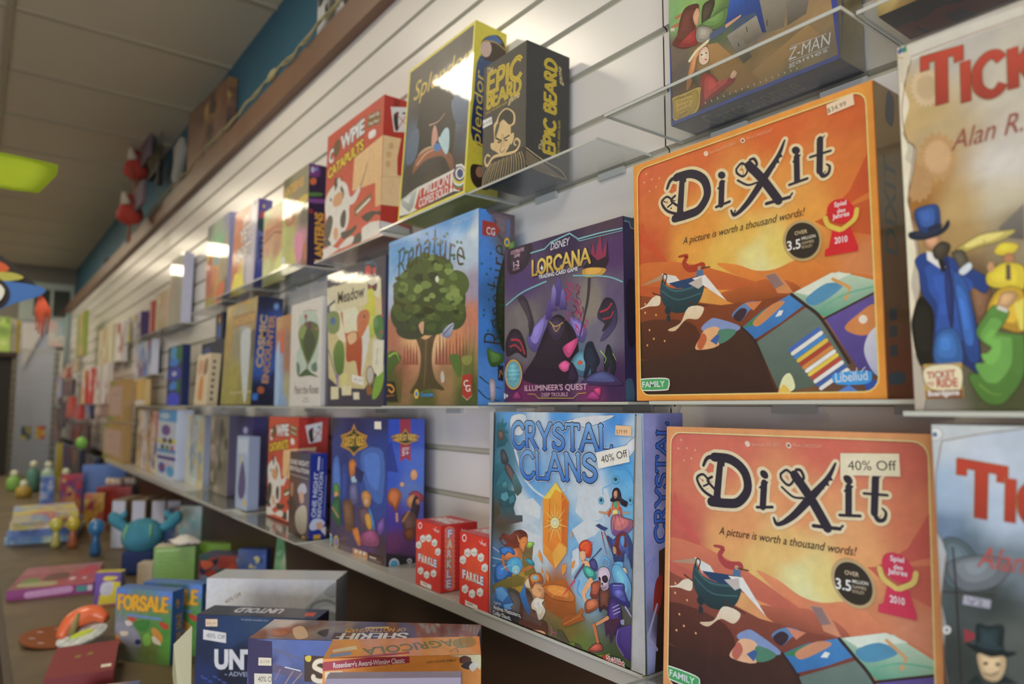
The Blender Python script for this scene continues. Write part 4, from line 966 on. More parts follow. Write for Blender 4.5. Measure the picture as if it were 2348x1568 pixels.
ART['cow'] = [('B',[(76.6,327,'BE4A32'),(230.9,328.4,'C04A30'),(329.2,311.5,'BC4630'),(166.1,215.1,'BC4A32'),(248.3,112.4,'C04C32'),(3.6,205.9,'B4442C')],0.04,16),
 ('P','DCB47C','1864 2428 3477 2546 3497 792 3195 800 3148 1432 1804 1542',0,'D0A56A'),('L','A88050',2.16,'2688 2094 2467 1770 2162 1524',1),('L','C49A60',1.59,'2800 2446 2731 1540',0),
 ('P','CDC6B8','2 1679 389 1970 1046 2010 1460 1802 1726 1402 2231 1572 2292 1453 1983 1203 1669 1177 1663 822 1491 593 1113 434 558 267 92 491 140 1043',1),
 ('P','443C2E','606 2160 786 2182 977 2063 1153 2160 1053 1940 1276 1680 1215 1474 1025 1810 810 1933 671 1830',1),('P','CDC6B8','793 2111 997 2109 1076 1866 902 1824',1),
 ('P','C48E60','619 1686 1155 1703 1138 1367 613 1407',1),('P','443C2E','465 1629 460 1603 440 1587 410 1586 379 1601 355 1627 344 1658 349 1685 369 1701 399 1701 430 1686 454 1660',1),
 ('P','443C2E','59 990 296 1203 556 1129 581 882 362 545 51 640',1),('P','443C2E','1102 976 1323 1163 1470 996 1406 677 1165 727',1),
 ('P','C48E60','1005 563 991 478 937 424 857 416 771 456 703 534 672 629 686 716 741 770 822 777 908 736 974 657',1),('L','443C2E',3.21,'2296 1491 2657 2039',1),
 ('P','443C2E','2443 734 2929 752 3270 676 3498 636 3498 525 3209 612 2811 512 2522 637',1),('P','443C2E','1181 555 1726 529 2132 576 2070 443 1591 342 1317 362',1),
 ('P','CDC6B8','2455 64 2483 417 2950 476 3460 405 3471 75',0),('P','443C2E','1912 118 2118 305 2421 309 2454 80',1),('P','CDC6B8','1061 142 1592 325 2009 294 1874 125',1),
 ('P','CDC6B8','2 317 554 302 1102 128 411 52 2 29',0),('P','443C2E','2 549 275 562 551 337 33 390',1),('P','7A5C2C','2626 3348 3322 3250 3308 2901 2546 3010',0),
 ('T','Load Up','EAE2D0',(266.9,323.5),(323.6,315.9),7.9,{'b': 0.02}),('T','Your Poo!','EAE2D0',(264.1,305.7),(323.6,297.6),7.9,{'b': 0.02}),
 ('P','D8D2C6','2698 2863 3045 2832 3057 2660 2712 2685',1),('P','7A5C2C','1980 1063 2996 1221 2941 1046 2004 781',0),('L','E4DCC8',7.27,'2141 906 2870 1079',0),
 ('P','6C502C','429 3125 681 3296 907 3156 867 2889 576 2817',1),('T','C','ECE8E0',(15.9,273.3),(48.2,274.8),36,{'b': 0.05,'out': ('2A2018',2.22)}),
 ('T','WPIE','ECE8E0',(93.1,290.5),(242.2,295.8),36.9,{'b': 0.05,'out': ('2A2018',2.51)}),('T','CATAPULTS','DCBC20',(13.4,229.8),(241.3,253),27.4,{'b': 0.04,'out': ('3A2C14',2.57)})]
ART['cow_side'] = [('R','AC2C24',0.2,0.2,79.8,357.8,0.3),('P','8E1E14','248 3556 418 3574 428 2782 276 2742',0),('P','D8D6D2','172 3306 638 3426 618 2769 284 2694',0),
 ('P','34302A','263 3117 397 3186 426 2845 327 2740',1),('P','F0EEEA','397 3186 568 3233 598 2827 428 2767',1),
 ('P','34302A','598 3258 584 3236 551 3219 517 3217 502 3231 515 3253 549 3270 583 3272',1),('P','34302A','410 3215 396 3193 363 3176 329 3174 315 3188 328 3210 361 3227 395 3229',1),
 ('L','B03A2A',2.02,'312 3178 629 2963',0),('L','B03A2A',1.99,'620 3216 393 2805',0),('P','DCBC8C','2 2537 493 2572 401 2052 416 1618 798 1627 798 865 2 791',0),
 ('L','B08A58',1.01,'19 1499 798 1645',0),('P','C8A070','297 2340 288 2294 262 2255 226 2235 189 2237 161 2262 150 2303 158 2349 184 2387 220 2408 257 2406 285 2381',1),
 ('P','C8A070','244 2108 236 2062 210 2024 174 2004 137 2007 109 2032 98 2073 106 2118 132 2156 168 2177 205 2174 233 2149',1),
 ('P','C8A070','229 1855 221 1810 195 1772 159 1752 123 1756 95 1781 84 1822 92 1867 117 1905 153 1925 190 1922 218 1896',1),('P','D4D2D4','2 392 458 371 798 316 798 2 783 2 2 66',0)]
ART['castle'] = [('B',[(8.2,168.3,'7AA862'),(30.5,166.2,'86B05A'),(65.6,149.7,'80A850'),(87.3,121.9,'4E6A34'),(75.7,107.5,'4A5A40'),(6.6,106.7,'6A5A4A'),(20.5,68.3,'5A5048'),(63.2,73.4,'907040'),(106.1,35.2,'8A6A38'),(105,-0.2,'4A4A30'),(166.2,22.8,'9A7844'),(203.9,42.6,'8A7048'),(230.7,56.6,'9C7C50'),(220.2,9.9,'8A7850'),(184,-1.9,'6A6848'),(61.2,5.6,'4A4630'),(237.6,19.7,'7A6A54'),(129.5,108.3,'44546A'),(39,43.2,'6A4A30')],0.05,34),
 ('P','3C3424','611 1558 794 1550 767 1405 625 1232 579 1273',1),('P','5A7A3A','510 1284 876 1334 1008 1331 959 1160 758 1133',1),('P','B06A40','27 1499 178 1504 201 1442 51 1457',0),
 ('P','C8B8A0','26 1479 101 1456 100 1404 25 1433',0),('P','B06A40','106 1610 243 1619 254 1583 129 1557',0),('P','B08850','1329 286 2135 593 2284 406 1445 167',0,'9A7440'),
 ('P','A87E46','662 958 830 916 1487 112 1053 110 799 299',0,'8A6430'),('P','908672','1483 1219 1871 1033 1821 698 1564 730',0,'6A604E'),
 ('P','7C7464','1871 1033 2165 892 2123 737 1868 695',0,'5A5244'),('P','9A907C','984 946 1456 1028 1535 743 1282 695 1094 680',0,'5C5444'),
 ('P','2E5AA8','1044 1430 1262 1325 1299 1194 1244 1097 968 1117',0,'243E78'),('P','2C4A8C','1273 1320 1493 1215 1574 735 1516 761 1428 1078 1265 1097',0,'1E3264'),
 ('P','8A8270','995 942 1114 653 1232 454 1357 497 1243 768',0,'4A4438'),('L','3A3228',1.23,'1160 766 1169 715',0),('L','3A3228',1.17,'1590 893 1591 819',0),
 ('L','3A3228',1.22,'1290 935 1298 866',0),('P','5A2A1C','508 1627 305 1662 203 1524 148 1321 57 1215 264 1066 456 1066 468 1322 420 1465 529 1536',1,'6A2018'),
 ('P','CA946E','513 1564 557 1463 532 1394 516 1325 469 1332 432 1450 458 1529',1),('P','8A2420','414 1266 497 1269 490 1031 168 1138 268 1208',1),
 ('P','8A8270','497 1269 648 1232 758 1124 709 998 503 1066',1),('L','4C5870',11.04,'756 1052 977 1065',0,7.64),('L','C8946C',5.38,'989 1089 1204 1129',0,2.9),
 ('P','A8703E','405 927 548 1007 675 1012 638 929 497 849 445 670 343 449 284 491',1),('P','DCB896','545 909 639 939 686 850 678 716 585 694 518 780',1),
 ('L','D8D0A8',4.49,'355 847 476 937 675 1002',1),('P','4A3A30','587 841 581 837 567 840 552 849 546 858 552 863 567 860 582 851',1),
 ('P','4A3A30','658 838 654 833 642 835 631 842 627 851 632 856 643 854 654 847',1),('P','B05048','656 744 649 740 633 744 617 753 610 763 617 767 633 763 649 754',1),
 ('P','4A4A36','372 619 537 634 673 580 693 494 549 235 484 417',1),('P','A83430','546 532 694 523 824 367 820 253 1029 346 1080 270 840 188 683 148 522 107',1,'7A2626'),
 ('P','DCA884','1019 368 1074 423 1126 374 1092 321 1039 323',1),('P','CCAC48','2 382 49 415 246 405 519 400 527 302 494 97 379 38 235 16 77 55 13 182',1),
 ('P','B8963A','48 364 245 361 471 362 453 131 260 48 102 87 55 188',1),('T','More than','7A4A24',(12.2,35.2),(37.6,32.9),4.4,{}),
 ('T','10 million','7A4A24',(13,28.4),(37.9,26.5),4.4,{}),('T','games and','7A4A24',(13.8,21.7),(33.4,21.6),4.4,{}),('T','expansions','7A4A24',(14.6,14.9),(33.7,15.2),4.4,{}),
 ('T','sold','7A4A24',(15.4,8.2),(29.3,10.3),4.4,{}),('T','Z-MAN','E8E4DC',(186.5,23.9),(239.8,22.1),14.6,{'b': 0.0,'sh': 0.12}),('L','E8E4DC',0.69,'1912 401 2367 369',0),
 ('L','E8E4DC',0.69,'1886 218 2393 198',0),('T','games','D8D4CC',(186.9,15.3),(237.4,14.4),5.8,{}),('L','CFC8A8',1.52,'614 124 601 158',0,0.43),
 ('L','CFC8A8',1.5,'716 121 703 154',0,0.43),('L','CFC8A8',1.48,'816 118 804 151',0,0.42),('L','CFC8A8',1.46,'914 115 902 148',0,0.42),('L','CFC8A8',1.44,'1011 112 999 145',0,0.41),
 ('L','CFC8A8',1.43,'1106 109 1095 142',0,0.41),('L','CFC8A8',1.41,'1200 107 1189 139',0,0.4),('L','CFC8A8',1.39,'1292 104 1281 136',0,0.4),
 ('L','CFC8A8',1.38,'1383 101 1372 133',0,0.39),('L','CFC8A8',1.36,'1472 99 1462 130',0,0.39),('L','CFC8A8',1.34,'1560 96 1550 127',0,0.38),
 ('L','CFC8A8',1.33,'1647 94 1637 124',0,0.38),('L','CFC8A8',1.31,'1732 91 1722 122',0,0.38),('L','CFC8A8',1.3,'1816 89 1806 119',0,0.37),('L','CFC8A8',1.28,'1899 86 1889 116',0,0.37),
 ('L','CFC8A8',1.27,'1981 84 1971 114',0,0.36),('P','2F4690','2 2 2 1818 38 11 20 2',0),('P','2E4A98','2518 2 2 2 2 53 2518 55',0),
 ('P','34428A','2442 759 2515 723 2518 614 2518 13 2501 11',0)]
ART['castle_side'] = [('B',[(23.7,63.7,'8A7A50'),(19.9,20,'7A6A44'),(70.3,27.5,'6A5E44'),(66.6,61.3,'9A8656')],0.08,8),('P','4A4A5A','27 28 136 771 87 753',0)]
ART['castle_bottom'] = [('R','262C42',0.2,0.2,251.8,57.8,0.3),('T','Carcassonne','6A6040',(43.6,10.1),(186.6,16.9),42,{'b': 0.01}),('T','Z-MAN','4A4C58',(202.5,21),(225.5,21.1),16,{}),
 ('P','4A3430','86 396 416 447 166 124 27 136',1)]
ART['railgold'] = [('B',[(48.5,296.9,'B0A898'),(82.5,254.4,'B8AE96'),(12.9,250.4,'B89A60'),(28.3,219.1,'B09868'),(73.1,188.2,'C4BCAC'),(16.9,192.6,'AE7E3C'),(12.7,175,'94621E'),(41.7,164.6,'B4945A'),(69,165.1,'BCB090'),(40.4,139.9,'A6844A'),(76.2,139.6,'928260'),(52.7,82.1,'625034'),(63.6,14.1,'444826'),(7.3,65.4,'302C1A'),(4.2,4.2,'8A8274'),(38.6,104.8,'5A4228'),(5.1,22.1,'6A6048')],0.05,34),
 ('P','B48A54','426 2039 422 2007 404 2009 397 1983 410 1963 399 1937 381 1949 368 1930 375 1904 357 1888 343 1908 324 1899 325 1872 302 1868 294 1893 273 1895 267 1871 243 1880 242 1907 222 1920 209 1902 189 1923 195 1947 179 1970 161 1962 147 1991 160 2009 151 2038 131 2040 125 2075 143 2083 142 2113 123 2126 127 2160 146 2157 154 2184 139 2205 152 2232 170 2219 185 2239 176 2265 196 2281 211 2260 230 2268 229 2296 252 2299 261 2273 282 2270 288 2293 312 2283 313 2256 332 2242 345 2259 365 2238 359 2214 374 2191 390 2199 404 2169 392 2152 400 2124 419 2122 424 2089 408 2080 408 2051',0),
 ('P','C49C6A','380 2052 379 2037 367 2039 364 2027 375 2016 371 2003 359 2009 354 1998 363 1984 357 1973 346 1984 339 1975 345 1959 337 1951 328 1965 320 1960 323 1942 313 1937 307 1954 297 1952 297 1934 287 1934 283 1952 274 1953 270 1936 259 1940 259 1958 250 1963 243 1948 233 1956 236 1973 228 1981 219 1970 210 1981 216 1996 209 2006 198 1999 191 2013 200 2024 195 2037 182 2034 178 2050 189 2057 187 2071 173 2073 172 2089 185 2091 184 2105 172 2112 173 2128 186 2125 189 2138 177 2150 181 2163 194 2156 199 2167 190 2182 196 2193 208 2182 215 2190 208 2208 217 2215 226 2201 235 2206 231 2224 242 2228 248 2211 258 2213 258 2231 268 2231 272 2213 282 2211 285 2228 296 2224 296 2205 305 2200 312 2214 322 2207 318 2190 327 2181 336 2192 344 2181 338 2167 345 2156 356 2163 362 2149 354 2138 358 2126 370 2128 375 2113 364 2106 366 2093 379 2090 380 2075 368 2072 368 2059',0),
 ('P','AE8450','234 1872 231 1844 216 1845 210 1822 220 1805 208 1783 194 1793 180 1777 184 1757 166 1745 156 1762 138 1757 136 1737 114 1738 110 1759 91 1765 82 1750 62 1763 65 1784 49 1801 35 1793 20 1817 29 1833 20 1857 4 1858 2 1868 2 1891 11 1896 10 1923 2 1929 2 1962 14 1961 22 1985 11 2002 23 2025 38 2014 52 2029 48 2050 67 2062 77 2044 96 2048 98 2069 119 2067 124 2046 143 2038 151 2054 171 2039 169 2019 184 2002 197 2009 211 1985 203 1970 212 1946 227 1945 232 1916 220 1908 221 1882',0),
 ('P','C8AC80','345 2653 343 2633 329 2636 325 2619 337 2604 330 2586 316 2596 309 2582 318 2563 307 2550 295 2565 284 2556 289 2535 276 2528 267 2547 254 2544 254 2523 239 2522 234 2544 220 2547 216 2527 201 2534 200 2556 187 2564 178 2549 164 2562 168 2582 157 2596 145 2586 133 2604 142 2620 134 2637 119 2634 111 2655 124 2665 119 2685 103 2689 100 2712 115 2715 115 2735 100 2745 102 2767 117 2763 121 2780 108 2797 115 2815 130 2804 138 2818 129 2838 140 2851 153 2835 164 2844 158 2866 172 2872 182 2852 195 2855 194 2877 210 2876 215 2854 229 2851 233 2870 248 2863 249 2841 262 2832 270 2847 284 2833 280 2814 291 2800 303 2809 314 2791 306 2776 314 2758 328 2761 335 2740 323 2731 327 2711 342 2708 345 2686 331 2682 331 2663',0),
 ('P','B89C70','304 2669 303 2655 293 2658 290 2646 298 2636 294 2625 285 2631 280 2622 286 2609 279 2601 271 2611 264 2605 267 2591 258 2587 252 2599 244 2597 244 2583 234 2583 231 2597 222 2599 219 2587 209 2591 209 2605 200 2611 194 2601 185 2610 188 2622 181 2632 173 2625 165 2637 171 2647 165 2659 156 2657 151 2671 159 2677 156 2690 146 2692 144 2707 153 2709 153 2722 144 2729 145 2743 155 2740 158 2752 149 2762 154 2774 163 2767 168 2776 162 2789 169 2798 178 2787 185 2793 182 2807 191 2811 197 2799 205 2800 205 2814 215 2814 218 2800 227 2798 230 2810 240 2806 240 2791 249 2785 255 2795 264 2786 261 2774 268 2765 276 2771 283 2759 278 2749 283 2738 292 2740 297 2726 289 2719 292 2707 302 2704 303 2690 294 2688 295 2675',0),
 ('P','C8BC9C','6 3126 96 3119 110 2973 43 2766 11 2544 23 2347 88 2235 113 2186 76 1988 31 1773 68 1539 101 1236 97 1016 29 731 52 510 82 292 84 60 2 6',1,'A89C88'),
 ('L','8A5A40',0.73,'94 2941 20 2580 49 2293 101 2209 41 1846 64 1465 101 1089 35 730 75 292',1),('P','C4BCA8','96 3119 934 3083 929 2988 487 2998 117 2970',0),
 ('L','8A5A40',0.7,'119 3009 487 3012 930 3002',1),('P','3A4A8A','9 3101 39 3128 51 3083 21 3064',0),('P','2E7A5A','38 3112 82 3125 86 3069 50 3068',0),
 ('L','B09050',0.96,'13 3044 48 3022',0),('P','7A7264','673 1404 849 1557 834 1283 735 1313',0,'5A544C'),('P','6A4A30','448 1088 582 977 594 840 547 687 487 693',1),
 ('P','BCAC58','375 1290 544 1373 700 1376 786 1361 677 1302 539 1282 415 1255',1,'A8943C'),('L','8A7A40',0.51,'571 1333 596 1157',0),
 ('P','16160E','28 797 86 936 192 852 180 390 58 384 12 677',1),
 ('P','20407E','65 1257 160 1302 299 1254 450 1135 584 1022 559 912 452 972 494 635 496 296 369 375 164 385 189 780 104 970 90 1143',1,'1A2C5C'),
 ('P','2A5694','345 1104 433 998 477 693 492 409 412 413 369 762',1,'20407A'),('P','1A2A58','299 1242 336 941 311 651 284 947',1),('P','2C5A90','203 625 341 637 370 381 180 390',1),
 ('P','B2825A','263 1380 249 1343 218 1325 181 1332 152 1361 142 1403 156 1439 187 1458 225 1450 253 1421',1),('P','D8D4C8','155 1315 204 1294 294 1159 272 1133 157 1242',0),
 ('P','1C1C1C','234 1241 278 1257 293 1130 260 1117',0),('P','3A3226','205 1318 273 1372 335 1330 299 1242 223 1237',1),('P','4A4434','343 1270 426 1273 456 1157 407 1106 370 1194',1),
 ('P','CCD2D0','387 1115 462 1170 478 1124 416 1076',1),('P','1E2634','28 1492 113 1494 267 1475 330 1540 332 1486 265 1433 143 1415 42 1440',1),
 ('P','2A4A80','78 1662 179 1696 262 1667 262 1500 184 1462 113 1497',1,'1E3460'),('P','22263A','176 1512 261 1531 261 1488 181 1462',0),
 ('P','D0B81E','639 1218 676 1279 742 1278 797 1246 766 1196 690 1189',1),('P','B2784A','764 1149 757 1126 739 1113 718 1117 702 1135 697 1161 705 1184 723 1197 744 1193 759 1175',1),
 ('P','CCB41C','622 1090 706 1128 822 1076 813 912 734 945 657 939 582 977 578 1052',1),('P','C29A18','647 923 812 891 796 598 641 645 553 720',1,'A87E14'),
 ('P','D8C84A','744 800 810 847 796 598 771 611',0),('P','5A4A3A','710 1116 738 1111 736 989 703 994',0),
 ('P','B88A5A','632 1106 626 1083 614 1070 599 1072 588 1089 585 1113 591 1136 603 1149 618 1147 629 1130',1),
 ('P','548434','489 635 549 732 617 809 709 754 656 643 630 607 760 574 793 544 778 275 668 93 600 50 514 72 441 185 421 285 526 295 629 424 538 519 496 572',1,'466E26'),
 ('L','7A9A3A',0.94,'482 207 556 138 632 126',1,0.31),('P','B08858','642 823 674 897 750 899 766 853 706 782 649 789',1),('P','C8C4B4','641 806 705 769 699 744 630 782',0),
 ('P','B8923E','83 380 370 381 368 105 89 95',0),('P','D8CCA0','101 352 348 353 346 164 222 159 105 204',1),('P','7A4824','94 163 364 170 363 101 95 98',0),
 ('T','TICKET','A83430',(11,26.1),(32.3,27.3),5.3,{'b': 0.03}),('T','TO','A83430',(10.7,19.8),(16,20.3),3.2,{'b': 0.03}),('T','RIDE','A83430',(17.9,19),(33.4,19.3),6.6,{'b': 0.03}),
 ('T','Boardgame','E0DCD0',(11,11.9),(34.1,12.8),4.2,{'b': 0.03}),('S','T','B43A24',(19.9,252.2),(47.1,251.2),41.7,{'outs': [('C0A070',0.82),
 ('6A4426',0.56)],'h2': '98301E','w': 0.22,'thin': 0.7,'serif': 0,'size2': 40.2}),('S','ICKET','B43A24',(47.8,247.2),(139.6,244.7),33,{'outs': [('C0A070',0.79),
 ('6A4426',0.54)],'h2': '98301E','w': 0.21,'thin': 0.8,'gap': 0.12,'serif': 0,'size2': 28.7}),('T','Alan R. Moon','8E4A38',(38.3,210.2),(132.8,212.7),15.5,{'sh': 0.3})]
ART['railblue'] = [('B',[(13.8,314.6,'BCC4C4'),(8.5,270.3,'94AABC'),(36.6,292.3,'B4BEC6'),(45.9,254.6,'A6B6C4'),(6.7,236.5,'62788E'),(18.4,225,'52646C'),(20,199.2,'424A48'),(36.8,189.9,'363E3A'),(10.9,139,'323834'),(52.2,217.9,'66747A'),(49.4,168.1,'505650'),(60.1,312.8,'A8B4BC')],0.05,34),
 ('P','4C5C60','32 2278 158 2323 270 2198 236 1998 53 1962',1),('P','5E666A','62 2122 295 2227 485 2196 423 2059 293 1971 139 1952',1),
 ('L','2A2622',1.29,'108 2250 115 1974 114 1237',0),('L','2A2622',0.91,'13 1901 372 1949',0),('P','9A9AA4','166 1908 349 1908 337 1845 154 1838',0),
 ('T','V2','5A5A66',(18.7,184.5),(29.8,185.4),4.5,{}),('P','8A3038','153 1657 229 1637 221 1597 154 1554',0),
 ('P','1E2E30','244 1704 325 1711 416 1736 409 1570 486 1568 415 1520 325 1500 234 1505 166 1554 231 1558',1,'141E20'),
 ('P','B29A72','239 1497 325 1495 415 1520 410 1422 361 1334 282 1323 245 1387',1),
 ('P','4A3A2C','305 1442 301 1434 292 1427 282 1424 273 1426 270 1432 274 1441 283 1448 294 1451 302 1449',1),
 ('P','4A3A2C','384 1458 381 1450 372 1443 362 1440 353 1442 351 1449 354 1457 363 1464 373 1467 382 1465',1),('L','5A4632',0.92,'272 1364 318 1365 364 1397',1),
 ('P','1C2828','150 1248 225 1344 268 1284',0),('P','1C2828','337 1305 408 1385 493 1352',0),
 ('P','B6BCB8','2 3195 204 3198 626 3198 626 3185 320 3131 72 3075 48 2957 12 2763 2 2711 2 2349 38 2279 63 2189 2 1868 2 1820 36 1628 2 1495',0,'8E8E8E'),
 ('L','7A6450',0.73,'626 3185 320 3131 72 3071 15 2818 2 2540 2 2367 51 2274',0),('L','7A6450',0.66,'59 2189 2 1815 18 1624 2 1391 21 1209',1),
 ('P','C4C4BC','80 3126 68 3095 39 3075 4 3073 2 3092 2 3122 2 3154 9 3174 44 3175 71 3156',1),
 ('P','4A6288','42 3122 38 3110 28 3103 17 3103 9 3109 6 3121 10 3132 19 3140 30 3140 39 3133',1),
 ('P','C4C4BC','63 1624 57 1604 41 1589 23 1585 8 1592 3 1610 10 1630 26 1645 44 1650 59 1642',1),
 ('P','4A5050','45 1620 42 1612 36 1605 29 1604 24 1607 22 1614 25 1623 31 1629 38 1631 43 1627',1),('S','T','B43A24',(16.8,251.5),(45.5,249.4),39.4,{'outs': [('C0A070',0.73),
 ('6A4426',0.5)],'h2': '98301E','w': 0.21,'thin': 0.8,'gap': 0.12,'serif': 0,'size2': 37.7}),('S','ICKET','B43A24',(46.9,250.3),(136.5,243.6),31.2,{'outs': [('C0A070',0.7),
 ('6A4426',0.48)],'h2': '98301E','w': 0.21,'thin': 0.8,'gap': 0.12,'serif': 0,'size2': 26.9}),('T','Alan R. Moon','A84A40',(26.7,213.8),(117.6,213.8),15.8,{'sh': 0.3})]
ART['railtop'] = [('B',[(3.3,5.3,'B89848'),(12.2,5.9,'D0B468'),(20.5,-0.4,'A8803A'),(37.3,-1.4,'8A6A34'),(76.7,-0.5,'A08048'),(40.7,68.6,'9A7A4A'),(98.3,58,'A88A58')],0.15,34)]
ART['railtop_bottom'] = [('R','1E2C3C',0.2,0.2,299.8,74.8,0.3),('S','TICKET','6A2A1C',(-4.4,-24.2),(151.9,-2.1),56.6,{'w': 0.3,'thin': 0.6,'serif': 0,'size2': 43.3})]
